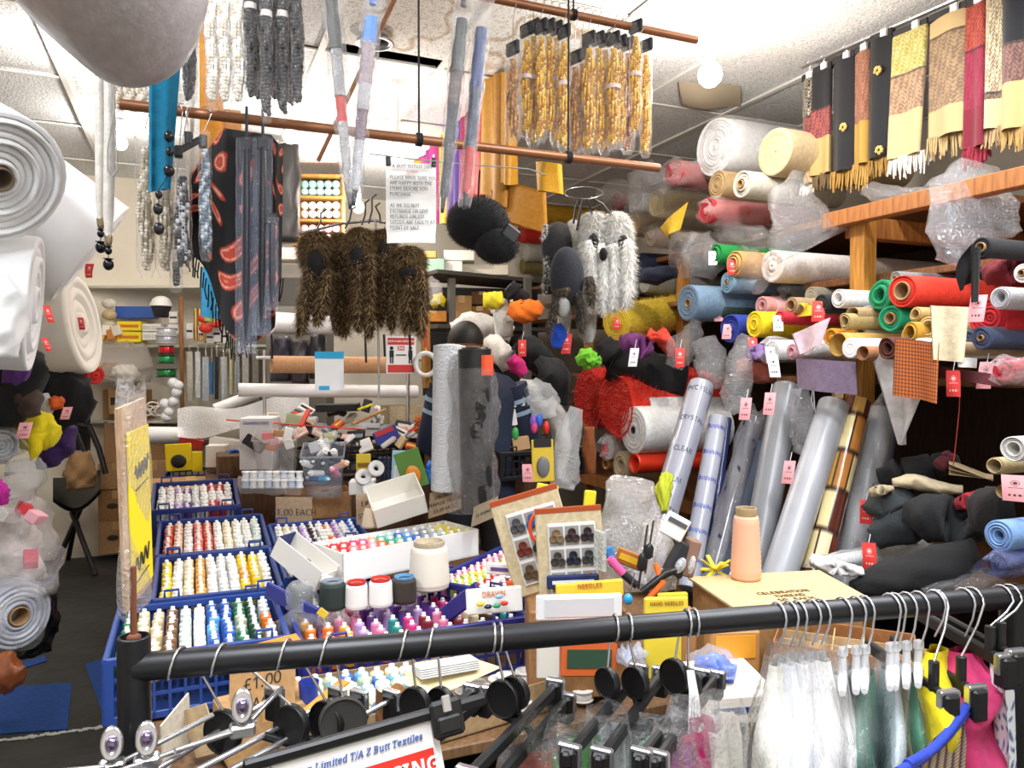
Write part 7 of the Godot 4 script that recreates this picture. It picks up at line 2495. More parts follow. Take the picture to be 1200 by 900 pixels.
func sec_j_shelves():
	var wd = wood("c48a34")
	var w = thing("fabric_shelves","wooden shelving full of fabric rolls along the right wall","shelving",Vector3(3.1,0,-3.6))
	var g = G.new()
	for y in [0.66,1.44,1.88,2.2]:
		g = wg(w)
		g.box(Vector3(1.28 if y < 2.1 else 1.15,0.03,5.6 if y < 2.1 else 4.4),Vector3(3.33 if y < 2.1 else 3.4,y,-3.7 if y < 2.1 else -4.3),0.003)
		part("shelf",g,wood("8a5c34"),w)
	for e in [[1010,2.62,0.075,2.17],[1310,2.62,0.075,2.17],[800,2.8,0.06,2.2],[690,2.8,0.06,2.2]]:
		var f = fx(e[0],e[1])
		var p = P(e[0],430,f)
		g = wg(w)
		g.box(Vector3(e[2],e[3],e[2]),Vector3(p.x,e[3] / 2,p.z),0.004)
		part("post",g,wd,w)
	for e in [[[2.56,2.13,-2.52],[2.56,2.13,-1.2],0.06,0.065],[[2.62,2.1,-2.45],[4.0,2.1,-2.45],0.06,0.09],[[2.62,1.5,-2.45],[4.0,1.42,-2.45],0.05,0.07],[[2.7,0.68,-5.8],[2.7,0.68,-1.0],0.05,0.08]]:
		g = wg(w)
		g.bar(Vector3(e[0][0],e[0][1],e[0][2]),Vector3(e[1][0],e[1][1],e[1][2]),e[2],e[3],0.003)
		part("beam",g,wood("a86a2c"),w)
	g = wg(w)
	g.box(Vector3(0.02,2.3,5.6),Vector3(3.98,1.15,-3.7))
	part("back_panel",g,wood("4a3424"),w)
	var fm = film(0.14)
	var white_v = M("white vinyl",C("f2f2f2"),0.35)
	var rolls = [
		# top tier
		[838,172,2.6,34,"eef1f4","big white film-wrapped roll at the top, under the large bulb","",0.9,{"wrap": film(0.2),"core": 0.0,"past": 0.02}],
		[908,178,2.55,28,"c9b48c","big beige sacking roll at the top, left of the scarves","",0.8,{"core": 0.0,"turns": 3}],
		[790,202,2.45,15,"b02c34","long red film-wrapped roll lying below the big white roll","",0.62,{"wrap": fm,"past": 0.06,"core": 0.0,"dz": -0.1}],
		[840,216,2.5,16,"b09468","tan paper-wrapped roll end below the long red roll","",0.5,{"core": 0.0}],
		[870,216,2.45,16,"c4c2b4","grey mesh roll with an open coil, right of the tan roll","",0.6,{"core": 0.02,"edge": 0.01}],
		[828,247,2.45,15,"b83038","second red film-wrapped roll, above the large milky bag","",0.7,{"wrap": fm,"past": 0.03,"core": 0.0}],
		[770,238,2.6,16,"e8d8a8","cream film-wrapped roll left of the hanging yellow cloth","",0.7,{"wrap": fm,"core": 0.0}],
		[745,240,2.8,15,"c9cdd2","silver-white film-wrapped roll end above the white fur hats","",0.7,{"wrap": film(0.22),"core": 0.0}],
		[722,236,2.9,10,"b03040","small dark red roll end in film above the white fur hats","",0.5,{"wrap": fm,"core": 0.0}],
		[742,262,2.75,14,"b89a6a","tan roll in clear film below the cream one","",0.8,{"wrap": fm,"core": 0.0}],
		[764,276,2.7,13,"a89078","drab brown roll in clear film above the denim rolls","",0.7,{"wrap": fm,"core": 0.0}],
		[612,272,2.9,13,"c8281e","bright red roll with a paper band, left of the navy hats","",1.0,{"core": 0.03}],
		[628,249,2.95,10,"d0a020","mustard roll with a white label above the bright red roll","",1.0,{"core": 0.0}],
		[616,296,2.9,10,"c8c4b8","silver film roll under the bright red roll","",0.8,{"wrap": film(0.25,"d8d4c8"),"core": 0.0}],
		[606,262,3.0,8,"eee8dc","frayed white roll end left of the bright red roll","",0.6,{"core": 0.0,"fur": 300}],
		[612,312,2.9,9,"8a7a4a","olive roll below the silver film roll","",0.8,{"core": 0.0}],
		[752,308,2.75,12,"1e2a44","dark denim roll right of the white fur hats, upper","",0.9,{"core": 0.0}],
		[756,332,2.65,11,"a9b0ae","pale grey roll under the dark denim rolls","",0.9,{"core": 0.0,"wrap": film(0.1)}],
		[838,298,2.42,12,"138a3c","emerald green roll inside the milky bag","white",0.6,{"core": 0.0,"turns": 4,"edge": 0.01}],
		[860,309,2.38,15,"c89a5c","tan foam roll with a coiled end and a red tag","red",0.7,{"core": 0.02,"tube": false,"edge": 0.012,"turns": 3}],
		[852,331,2.38,12,"7fa0b8","small blue-grey roll below the tan foam roll","",0.5,{"core": 0.012}],
		[905,312,2.5,19,"e6dcd4","long ivory roll passing behind the yellow wooden post","",1.45,{"core": 0.0,"turns": 3}],
		[918,341,2.6,10,"1c1e24","black film-wrapped roll below the long ivory roll","",1.0,{"wrap": film(0.2,"9098a8"),"core": 0.0}],
		[950,346,2.62,10,"b0aa98","stone grey roll below the long ivory roll","",1.0,{"core": 0.0}],
		# middle tier
		[722,378,2.3,21,"e8c83a","yellow fur roll slanting up behind the grey-blue disc","red",0.75,{"core": 0.0,"fur": 3500,"fl": 0.02,"dy": 0.12,"dz": -0.25,"tx": 0.2}],
		[806,355,2.25,21,"6f8aa2","grey-blue roll seen end-on as a disc with a pale core","",0.4,{"core": 0.02,"turns": 9,"edge": 0.002,"wob": 0.006}],
		[842,363,2.4,10,"2f4434","dark green felt roll above the royal blue one","pink",0.5,{"core": 0.015,"tube": false}],
		[856,385,2.35,17,"20389a","royal blue roll with a pink tag","pink",0.5,{"core": 0.0,"turns": 5}],
		[884,380,2.35,14,"f2d416","bright yellow felt roll with a red tag under it","red",0.5,{"core": 0.0,"flat": 1.1,"ty": -1.1}],
		[893,358,2.5,11,"e8a8a4","salmon pink roll above the yellow felt roll","",0.7,{"core": 0.012,"tube": false}],
		[906,360,2.55,9,"f0b4b8","pale pink roll left of the mustard flap","",0.9,{"core": 0.0}],
		[914,372,2.4,8,"d82a38","scarlet ruffled roll end beside the white tag","white",0.5,{"core": 0.008,"tube": false,"wob": 0.15}],
		[928,358,2.45,10,"b89a70","tan core roll with mustard cloth over it","",0.6,{"core": 0.026,"flap": [0.2,0.07,0.12,0.02],"flap_mat": cloth("e8bc2a")}],
		[962,356,2.4,11,"17171a","black roll with a red price tag in the middle of the shelf","red",0.6,{"core": 0.01,"tw": 0.05,"th": 0.085}],
		[983,350,2.42,11,"eceae6","white roll with a coiled end right of the black roll","",0.6,{"core": 0.014,"tube": false,"turns": 4}],
		[1000,368,2.35,9,"b09266","kraft tan roll below the white coiled roll","",0.6,{"core": 0.02,"tube": false,"wob": 0.1}],
		[990,376,2.3,9,"a8905c","crumpled tan roll end left of the lavender one","",0.5,{"core": 0.015,"tube": false,"wob": 0.2}],
		[1016,369,2.45,11,"b8b8c6","lavender grey roll left of the emerald rolls","",0.8,{"core": 0.0}],
		[1008,388,2.4,8,"a8a098","short grey-beige roll under the lavender one","",0.7,{"core": 0.012,"tube": false}],
		[983,404,2.25,14,"c89c4c","golden tan cone-shaped roll end beside the pale pink flap","",0.5,{"core": 0.04,"tube": false,"turns": 3,"wob": 0.06}],
		[975,396,2.3,11,"d8921e","mustard cloth roll under the red tag","",0.4,{"core": 0.0,"wob": 0.12}],
		[905,410,2.28,12,"e4e2e0","white film roll end at the shelf's lower left","white",0.5,{"core": 0.018,"tube": false,"wrap": fm}],
		[928,412,2.26,9,"d89aa8","small pink roll end beside the white film roll","",0.5,{"core": 0.008,"tube": false,"turns": 4}],
		[945,408,2.3,10,"dcdcd8","white crumpled film roll under the pale pink flap","",0.5,{"core": 0.0,"wrap": film(0.25)}],
		[996,408,2.22,12,"eceef0","white tube end with a blue ring, left of the copper core","",0.9,{"core": 0.0,"turns": 3,"wob": 0.004,"edge": 0.001,"mat": white_v}],
		[1012,414,2.2,9,"a8704a","copper brown core beside the white tube end","",0.5,{"core": 0.02,"tube": false,"turns": 2}],
		[1031,346,2.42,17,"0f8a58","upper emerald terry roll with a hollow middle","",0.6,{"core": 0.02,"tube": false,"wob": 0.08,"fur": 900,"fl": 0.012}],
		[1044,373,2.36,16,"109060","lower emerald terry roll with a cardboard core","",0.6,{"core": 0.022,"wob": 0.06,"fur": 900,"fl": 0.012}],
		[1050,326,2.5,8,"8c8c8c","black and white mesh roll above the orange-red roll","",1.2,{"core": 0.01,"dz": 0.1}],
		[1058,341,2.35,19,"e8361e","large orange-red felt roll with a cardboard core","",1.1,{"core": 0.034,"turns": 4}],
		[1073,368,2.34,8,"c4a468","small kraft roll end under the orange-red roll","",0.4,{"core": 0.014,"tube": false,"wob": 0.12}],
		[1066,390,2.3,12,"c09028","ochre cloth roll below the small kraft roll","",0.4,{"core": 0.02,"tube": false,"wob": 0.15}],
		[1088,384,2.34,13,"cdb070","gold tan roll under the hanging cream flap","",0.5,{"core": 0.02,"tube": false}],
		[1092,408,2.22,8,"c8b088","kraft core beside the right white tube end","",0.5,{"core": 0.022,"tube": false,"turns": 2}],
		[1078,408,2.24,12,"eceef0","white tube end with a blue ring, right of the brown check roll","",0.8,{"core": 0.0,"turns": 3,"wob": 0.004,"edge": 0.001,"mat": white_v}],
		[1040,408,2.2,13,"5a2c1e","brown checked roll end with its cloth hanging down","",0.5,{"core": 0.014,"tube": false,"wob": 0.1,"edge": 0.012}],
		[1172,349,2.3,13,"c4c4c8","silver grey roll with a coiled end over the red cloth","pink",0.7,{"core": 0.014,"tube": false,"turns": 4,"tx": -1.7,"ty": 0.4,"tw": 0.045,"th": 0.085}],
		[1160,372,2.4,24,"c4202a","bright red cloth roll below the silver grey roll","",0.6,{"core": 0.0,"wob": 0.1}],
		[1150,290,2.3,12,"1a1a1c","black mesh roll at the top right with its end draped","",0.8,{"core": 0.016,"flap": [2.6,0.16,0.1,-0.03]}],
		[1150,396,2.3,13,"3c4864","slate blue cloth roll below the red cloth","",0.5,{"core": 0.01,"wob": 0.14}],
		[1130,400,2.4,15,"4a5470","slate blue cloth bundle left of the other slate one","",0.5,{"core": 0.0,"wob": 0.15}],
		[1176,434,2.2,14,"b8283a","crimson roll in clear film at the lower right","",0.6,{"core": 0.0,"wrap": fm}],
		[1198,320,2.25,11,"eeecea","white roll end at the right edge, under the black mesh","",0.5,{"core": 0.01}],
		[1188,526,2.05,15,"dcdad4","white roll with a coiled end, low at the right edge","pink",0.6,{"core": 0.016,"tube": false,"turns": 3,"tx": 0.3,"ty": -2.0,"tw": 0.06,"th": 0.07}],
		[1166,546,2.1,11,"b8a47c","beige folded roll end left of the white coiled one","",0.5,{"core": 0.02,"tube": false,"turns": 2,"flat": 0.9}],
		[1176,576,2.05,8,"b89860","kraft core low at the right edge behind the pink tag","",0.5,{"core": 0.018,"tube": false,"turns": 2}],
		[1170,628,2.0,18,"7fa4d8","pale blue towelling roll low at the right edge","",0.6,{"core": 0.012,"tube": false,"turns": 4}],
		[1170,660,1.98,13,"3a4470","bundle of dark blue net under the pale blue roll","",0.5,{"core": 0.0,"wob": 0.2,"wrap": film(0.2,"6a78b0")}],
		# by the red fur
		[690,466,2.15,34,"d8281a","red fur roll, left one of the big pair","",0.6,{"core": 0.0,"fur": 5000,"fl": 0.03,"wob": 0.08}],
		[722,474,2.1,38,"e23018","red fur roll, right one of the big pair","",0.6,{"core": 0.0,"fur": 6000,"fl": 0.03,"wob": 0.08}],
		[743,466,2.25,12,"d9cfae","cream roll with a black core end right of the red fur","",0.6,{"core": 0.02,"core_col": "1a1a1a"}],
		[758,476,2.2,12,"e6e6e2","small white roll with a kraft core above the big white one","",0.6,{"core": 0.02}],
		[742,504,2.1,28,"eceae6","big white wadding roll with a small dark core, low behind the leaning rolls","",0.55,{"core": 0.018,"turns": 5,"edge": 0.002,"wob": 0.01,"core_col": "2a2a2a"}],
		[744,543,2.1,12,"e0381c","orange-red vinyl roll below the big white wadding","",0.5,{"core": 0.03,"tube": false,"turns": 3,"mat": M("red vinyl",C("e0381c"),0.35)}],
		[727,546,2.12,17,"c8b490","cream lining roll with red inside, left of the red vinyl","",0.4,{"core": 0.03,"tube": false,"turns": 3}],
		[710,544,2.15,7,"a8703c","narrow kraft core left of the cream lining roll","",0.4,{"core": 0.02,"tube": false,"turns": 1}],
		[712,524,2.15,14,"e2dcd8","white film roll with red print, under the red fur","red",0.4,{"core": 0.0,"wrap": film(0.2)}],
	]
	for e in rolls: shelf_roll(e)
	# blue rings printed on the two white tube ends
	# pieces of cloth hanging from the shelf
	for e in [[[772,268,2.4],[806,236,2.4],0.1,"f0c83c","yellow cloth corner hanging off the top tier",0.4],[[928,392,2.16],[974,372,2.2],0.09,"f4d4dc","pale pink cloth flap hanging over the middle tier",0.55],[[1090,358,2.15],[1136,360,2.2],0.17,"ecdcb8","cream cloth flap draped beside the orange-red roll",0.8],[[1050,396,2.15],[1102,402,2.17],0.19,"","brown checked cloth hanging from its roll end",1.0],
			[[1020,410,2.25],[1102,414,2.25],0.32,"c9c5c4","grey-white cloth hanging to a point with an orange edge",0.05],[[932,420,2.22],[1002,424,2.22],0.12,"8c7a94","mauve cloth hanging under the middle tier",1.0],[[1138,290,2.25],[1150,290,2.27],0.17,"161618","black mesh end hanging at the upper right",0.7],
			[[1120,418,2.2],[1145,420,2.2],0.03,"dcd8d4","white frayed cloth ends under the slate blue cloth",0.8],[[1100,430,2.28],[1180,440,2.28],0.035,"5a1c24","dark red cloth edge along the shelf under the crimson roll",1.0]]:
		var tl = P(e[0][0],e[0][1],fx(e[0][0],e[0][2]))
		var tr = P(e[1][0],e[1][1],fx(e[1][0],e[1][2]))
		hung_cloth("cloth_flap",e[4],"cloth",tl,tr,e[2],check_mat() if e[3] == "" else cloth(e[3]),"",2.0,0.014,0.005,e[5])
	psack("cloth_bundle","dark red cloth bundle under the black mesh roll","cloth",[[1154,318,2.6,6,8],[1170,320,2.55,15,16],[1192,316,2.5,14,14],[1204,318,2.5,8,8]],cloth("6e1420"),0.12)
	psack("cloth_bundle","dark denim bundle under the upper denim roll","cloth",[[742,322,4.3,5,7],[765,324,4.2,14,10],[790,318,4.1,8,8]],cloth("1a2034"),0.08)
	psack("cloth_bundle","leopard-spotted purple and orange cloth under the yellow fur roll","cloth",[[728,400,3.9,5,8],[742,404,3.85,12,14],[756,408,3.8,12,14],[764,412,3.8,5,6]],cloth("6a2a6a"),0.1)
	psack("cloth_bundle","orange-red cloth in film under the yellow fur roll's tag","cloth",[[760,398,3.8,6,8],[770,390,3.8,9,12],[782,402,3.8,9,14],[786,418,3.8,4,8]],cloth("d8402c"),0.1)
	psack("cloth_bundle","black cloth heap behind the red fur rolls","cloth",[[706,400,4.1,10,16],[720,420,4.1,20,26],[760,440,4.1,30,30],[800,450,4.1,20,24]],cloth("121113"),0.06)
	psack("green_fur","tuft of lime green fur below the hats","fur",[[676,424,3.7,4,5],[687,420,3.7,10,11],[698,424,3.7,8,9],[703,428,3.7,3,3]],cloth("78c832"),0.2,"",2.0)
	psack("blue_cloth","royal blue cloth hanging in front of the navy hat","cloth",[[652,380,3.2,6,6],[655,392,3.2,9,9],[652,408,3.2,6,6]],cloth("1c50c8"),0.1)
	psack("cloth_bundle","lilac tissue bundle behind the red tag of the yellow roll","cloth",[[880,415,3.4,5,8],[892,412,3.3,10,10],[902,418,3.3,5,6]],cloth("8a68a8"),0.1)
	psack("cloth_bundle","rust brown cloth below the lilac bundle","cloth",[[868,430,3.5,8,10],[885,434,3.4,14,14],[905,440,3.3,8,10]],cloth("8a4030"),0.08)
	# polythene bags
	for e in [[[[790,282,4.0,8,14],[805,296,3.95,26,26],[830,302,3.9,24,26],[848,300,3.9,6,14]],0.22,"large milky bag around the emerald roll"],[[[840,268,4.0,6,8],[862,276,3.9,20,14],[890,280,3.75,14,14],[900,284,3.7,4,8]],0.2,"milky bag right of the emerald roll"],[[[868,300,3.7,8,14],[882,318,3.6,18,24],[890,338,3.55,10,12]],0.15,"crumpled clear bag at the long ivory roll's end"],
			[[[935,205,3.35,10,8],[930,240,3.3,30,12],[945,280,3.25,42,14],[950,290,3.25,44,12]],0.16,"wide clear bag hanging under the leftmost scarves"],[[[1145,196,2.75,30,10],[1140,240,2.7,54,16],[1125,280,2.65,36,16],[1118,308,2.65,20,10]],0.16,"wide clear bag hanging under the rightmost scarves"],[[[1020,222,3.2,14,8],[1045,230,3.1,30,10],[1075,228,3.0,24,8],[1090,226,2.95,6,6]],0.2,"small clear bag on the beam above the yellow post"],
			[[[872,395,3.35,8,8],[866,430,3.3,15,10],[862,470,3.3,18,12],[855,484,3.3,6,6]],0.2,"long clear film hanging below the yellow felt roll"],[[[825,400,3.6,14,12],[835,425,3.55,20,14],[832,450,3.5,14,12]],0.18,"crumpled clear film below the royal blue roll"],[[[935,455,3.0,10,8],[940,480,3.0,15,10],[942,520,3.0,14,10],[936,532,3.0,8,8]],0.25,"clear bag hanging beside the grey leaning roll"],
			[[[790,430,3.7,10,10],[798,410,3.7,18,14],[812,390,3.7,12,10],[816,376,3.7,6,6]],0.15,"clear film knotted under the grey-blue disc"],[[[1075,690,2.3,12,6],[1120,682,2.3,30,10],[1165,676,2.3,20,10]],0.2,"clear film lying at the bottom right behind the rail"],[[[740,215,4.3,14,12],[760,208,4.25,24,16],[785,215,4.2,12,14]],0.22,"bluish clear bag on the top tier left of the long red roll"],[[[705,228,4.8,8,8],[725,222,4.6,14,12],[745,232,4.4,8,10]],0.2,"clear film on the top tier behind the gold bundles"]]:
		var secs: Array = e[0]
		psack("clear_bag",e[2],"plastic bag",secs,film(e[1] * 0.4,"f0f2f6",4.0,1.8),0.09)
	# loose tags pinned along the shelf
	n_loop = 0
	for e in [[797,420,3.4,"red"],[875,478,2.9,"pink"],[903,472,2.9,"pink"],[905,428,2.9,"white"],[1117,446,2.45,"red"],[1157,436,2.4,"pink"],[926,552,2.8,"pink"],[1015,598,2.7,"red"],[1018,648,2.4,"red"],[744,420,3.5,"white"],[612,410,3.8,"red"],[665,403,3.2,"red"],[1118,606,2.5,"white"]]:
		var w2 = thing("price_tag",["red price tag under the clear film by the leaning rolls","pink price tag left of the grey leaning roll","pink price tag on the grey leaning roll","white price tag under the white film roll","red price tag hanging beside the brown check cloth","pink price tag hanging beside the crimson roll","pink price tag behind the pearly leaning roll","red price tag right of the silver leaning roll","red ribbon tag on the low black cloth","white price tag on the leopard-spotted cloth","red price tag on the black plush heap","red price tag beside the royal blue cloth","white price tag on the low dark clothes"][n_loop],"price tag",P(e[0],e[1],e[2]))
		hang_tag(w2,P(e[0],e[1] - 12,e[2]),e[3],0.04,0.085)
		g = wg(w2)
		g.tube([P(e[0],e[1] - 12,e[2]),P(e[0] + 2,e[1] - 22,e[2] + 0.03)],0.001,4)
		part("string",g,plastic("e8e8e8"),w2)
		n_loop += 1

# rolls leaning against the shelf,base to top
func leaning(e: Array) -> Node3D:
	var b = P(e[0],e[1],e[4])
	var t = P(e[2],e[3],e[5])
	return roll(t,b,e[6] * (e[4] + e[5]) / 2 / F,e[7],e[8],e[9])
func sec_k_leaning():
	var grey = M("clear film roll",C("8e909c"),0.18)
	grey.clearcoat_enabled = true
	var pat = func(u: float,v: float) -> Color:
		var su = floorf(u * 6.0 + 0.5 * floorf(fposmod(v * 16,2)))
		var sv = floorf(v * 16.0)
		var h = fposmod(sin(su * 12.9 + sv * 78.2) * 4375.85,1.0)
		var eu = fposmod(u * 6.0 + 0.5 * floorf(fposmod(v * 16,2)),1.0)
		var ev = fposmod(v * 16.0,1.0)
		if eu < 0.07 or ev < 0.07: return C("3a2218")
		return [C("e2d29a"),C("7a3020"),C("c89a4a"),C("ead8b0"),C("5a2a20"),C("b87a3a")][int(h * 5.99)]
	var pm = M("mosaic print film",Color.WHITE,0.2)
	pm.albedo_texture = paint("mosaic print film",96,160,pat)
	var pearl = M("pearl film",C("9fa1a6"),0.25)
	pearl.clearcoat_enabled = true
	var opts = {"core": 0.02,"wob": 0.008,"turns": 3}
	var w1 = leaning([752,690,822,452,3.0,3.45,16,grey,"clear film roll lettered crystal clear film, leftmost of the leaning rolls",opts])
	var w2 = leaning([806,690,842,490,3.05,3.4,11.5,M("white film roll",C("a4a6b2"),0.25),"white film roll with upside-down blue lettering, second of the leaning rolls",opts])
	leaning([826,690,852,492,3.1,3.45,6,M("blue film roll",C("26305a"),0.15),"thin navy film roll beside the blue-lettered roll",{"core": 0.0,"wob": 0.01,"turns": 1}])
	leaning([830,690,884,492,3.05,3.4,13,M("dark clear roll",C("2a2a3c"),0.1),"dark glossy film roll in the middle of the leaning rolls",{"core": 0.02,"wob": 0.01,"turns": 3,"wrap": film(0.12)}])
	leaning([848,700,896,520,2.95,3.3,9,M("dark clear roll 2",C("3a4658"),0.1),"slim steel-blue film roll right of the dark glossy roll",{"core": 0.0,"wob": 0.01,"turns": 2}])
	leaning([880,690,922,455,2.85,3.2,17,M("grey film roll",C("77797c"),0.3),"wide grey film roll right of the dark glossy rolls",opts])
	leaning([905,700,978,474,2.7,3.0,19,pearl,"pearly white film roll left of the mosaic-print roll",opts])
	leaning([950,690,1006,470,2.75,3.0,15,pm,"film roll printed like brown and yellow mosaic glass",opts])
	leaning([990,690,1034,482,2.8,3.05,15,M("silver film roll",C("8e9094"),0.2),"silvery film roll right of the mosaic-print roll",{"core": 0.02,"wob": 0.01,"turns": 3,"wrap": film(0.14)}])
	leaning([1010,690,1046,500,2.9,3.1,7,M("blue film roll 2",C("4a5270"),0.15),"thin blue-grey film roll behind the silvery one",{"core": 0.0,"turns": 1}])
	leaning([962,600,988,458,3.2,3.35,12,pm,"second mosaic-print roll standing behind the first",opts])
	# lettering on the first two
	var put = func(w: Node3D,b: Vector3,t: Vector3,r: float,words: Array,h: float,inkm: Material,upside: bool):
		var ax = (t - b).normalized()
		for k in words.size():
			var c = b.lerp(t,words[k][1])
			var nz = (CT.origin - c)
			nz = (nz - ax * nz.dot(ax)).normalized()
			var ux = ax.cross(nz).normalized()
			var B = Basis(ux,ax,nz)
			if upside: B = Basis(-ux,-ax,nz)
			letters(words[k][0],h,Transform3D(B,w.transform.affine_inverse() * (c + nz * (r + 0.0004))),inkm,w,"Droid Sans",-r)
	var r1 = 16 * 3.225 / F
	put.call(w1,P(752,690,3.0),P(822,452,3.45),r1 * 1.012,[["PVC FILM",0.95],["CRYSTAL",0.79],["CLEAR",0.63],["FILM",0.48],["CRYSTAL",0.34],["CLEAR PVC",0.2]],0.023,ink("4a5064"),false)
	var r2 = 11.5 * 3.225 / F
	put.call(w2,P(806,690,3.05),P(842,490,3.4),r2 * 1.012,[["VeiMing",0.92],["VeiMing",0.76],["VeiMing",0.6],["VeiMing",0.44],["VeiMing",0.3],["VeiMing",0.14]],0.019,ink("2840a8"),true)
	# lower shelf: dark clothes,paper and wrapped rolls
	for e in [[[[1030,560,2.8,8,12],[1060,552,2.75,20,16],[1100,545,2.7,16,14],[1122,540,2.65,8,8]],"18181a","black folded cloth at the back of the low right shelf"],[[[1020,600,2.65,8,20],[1045,580,2.65,24,24],[1060,610,2.6,30,26],[1024,632,2.6,6,14]],"33383a","charcoal cloth with a turned edge, low on the right"],
			[[[1060,600,2.55,12,14],[1090,605,2.5,30,28],[1120,610,2.45,28,26],[1150,620,2.45,12,16]],"1a1b1d","black clothes heap in the middle of the low right shelf"],[[[1046,566,2.6,5,5],[1070,564,2.58,16,9],[1100,572,2.55,16,8],[1128,574,2.52,6,5]],"c4b492","beige cloth lying over the black clothes"],[[[1120,592,2.45,4,6],[1134,588,2.42,11,10],[1146,580,2.42,5,6]],"a02430","red tartan cloth end beside the beige cloth"],
			[[[1020,578,2.6,5,5],[1032,574,2.58,9,6],[1046,572,2.58,4,3]],"b8a684","small tan cloth fold left of the beige cloth"],[[[1140,650,2.4,10,20],[1100,665,2.35,30,24],[1040,680,2.35,30,20],[1000,690,2.35,10,10]],"0f0f10","black cloth low behind the open carton"],[[[1100,548,2.6,8,8],[1112,536,2.6,7,12],[1108,530,2.6,4,6]],"5a1a22","maroon cloth behind the folded kraft papers"],[[[1140,600,2.3,10,20],[1160,600,2.25,18,30],[1180,605,2.2,14,30]],"1e1a1a","dark brown cloth rolls at the right end of the low shelf"]]:
		var secs: Array = e[0]
		psack("folded_cloth",e[2],"cloth",secs,cloth(e[1]),0.06)
	for k in 3:
		var g = G.new()
		g.grid(func(u,v): return P(lerpf(1112,1164,u),lerpf(562,556,v) - 12 * (1 - u) * (k + 1) * 0.5 + 4 * k * u * 0.3,2.5 + 0.1 * v) ,8,3)
		single("kraft_paper",g,card("c8b48c"),"folded kraft paper fanned out beside the beige cloth, %s" % ["lowest","middle","uppermost"][k],"paper")
	shelf_roll([962,662,1.95,9,"d8d8d6","white wrapped roll lying low behind the open carton","",0.55,{"wrap": film(0.2),"core": 0.0,"dz": -0.05}])
	psack("white_paper","crumpled white paper at the end of the low wrapped roll","paper",[[950,655,2.4,5,6],[962,660,2.4,12,9],[985,666,2.35,14,8],[1010,670,2.35,6,5]],paper("e0e0de"),0.12)
	var g2 = G.new()
	g2.tube([P(1125,440,2.5),P(1124,480,2.5),P(1120,520,2.5),P(1117,545,2.5)],0.0018,5)
	single("red_thread",g2,plastic("a83a30"),"long red thread hanging below the red price tag","thread")
	g2 = G.new()
	g2.tube([P(953,445,3.0),P(951,470,2.98),P(955,485,2.98),P(953,450,3.0)],0.0022,5)
	single("white_string",g2,plastic("e6e6e6"),"white string loop hanging above the mosaic rolls","string")

# ------------------------------------------------------------------ right half of the table: kits,cartons,tools
func button_kit(px: float,py: float,f: float,w: float,h: float,tilt: float,label: String,cols: Array):
	var o = pbox("button_kit",label,"button set",px,py,f,w,h,0.012,card("d9c9a4"),-0.35,tilt)
	var s = Vector3(w * f / F,h * f / F,0)
	var g = G.new()
	g.box(Vector3(s.x,s.y * 0.05,0.014),Vector3(0,s.y * 0.975,-0.006))
	part("header_strip",g,plastic("a8481e",0.5),o,"rust printed strip along the top")
	g = G.new()
	g.box(Vector3(s.x * 0.72,s.y * 0.74,0.006),Vector3(0.006,s.y * 0.47,0.003),0.003)
	var tray = part("tray",g,plastic("e6e6e6",0.25),o)
	for r in 3:
		for c in 3:
			var cx = 0.006 + (c - 1) * s.x * 0.235
			var cy = s.y * (0.71 - r * 0.24)
			g = G.new()
			g.box(Vector3(s.x * 0.205,s.y * 0.2,0.002),Vector3(cx,cy,0.0065))
			part("well",g,plastic("9a9690",0.3),tray)
			for k in 3:
				g = G.new()
				var rr0 = s.x * 0.062
				g.lathe([[0,0],[rr0,0],[rr0,0.003],[rr0 * 0.85,0.0045],[rr0 * 0.6,0.003],[0,0.003]],14,Transform3D(Basis(Vector3.RIGHT,PI / 2),Vector3(cx + (k - 1) * s.x * 0.05,cy + (0.02 if k == 1 else -0.012) * s.y * 2.0,0.008 + 0.002 * k)))
				part("button",g,plastic(cols[r * 3 + c],0.3),tray)

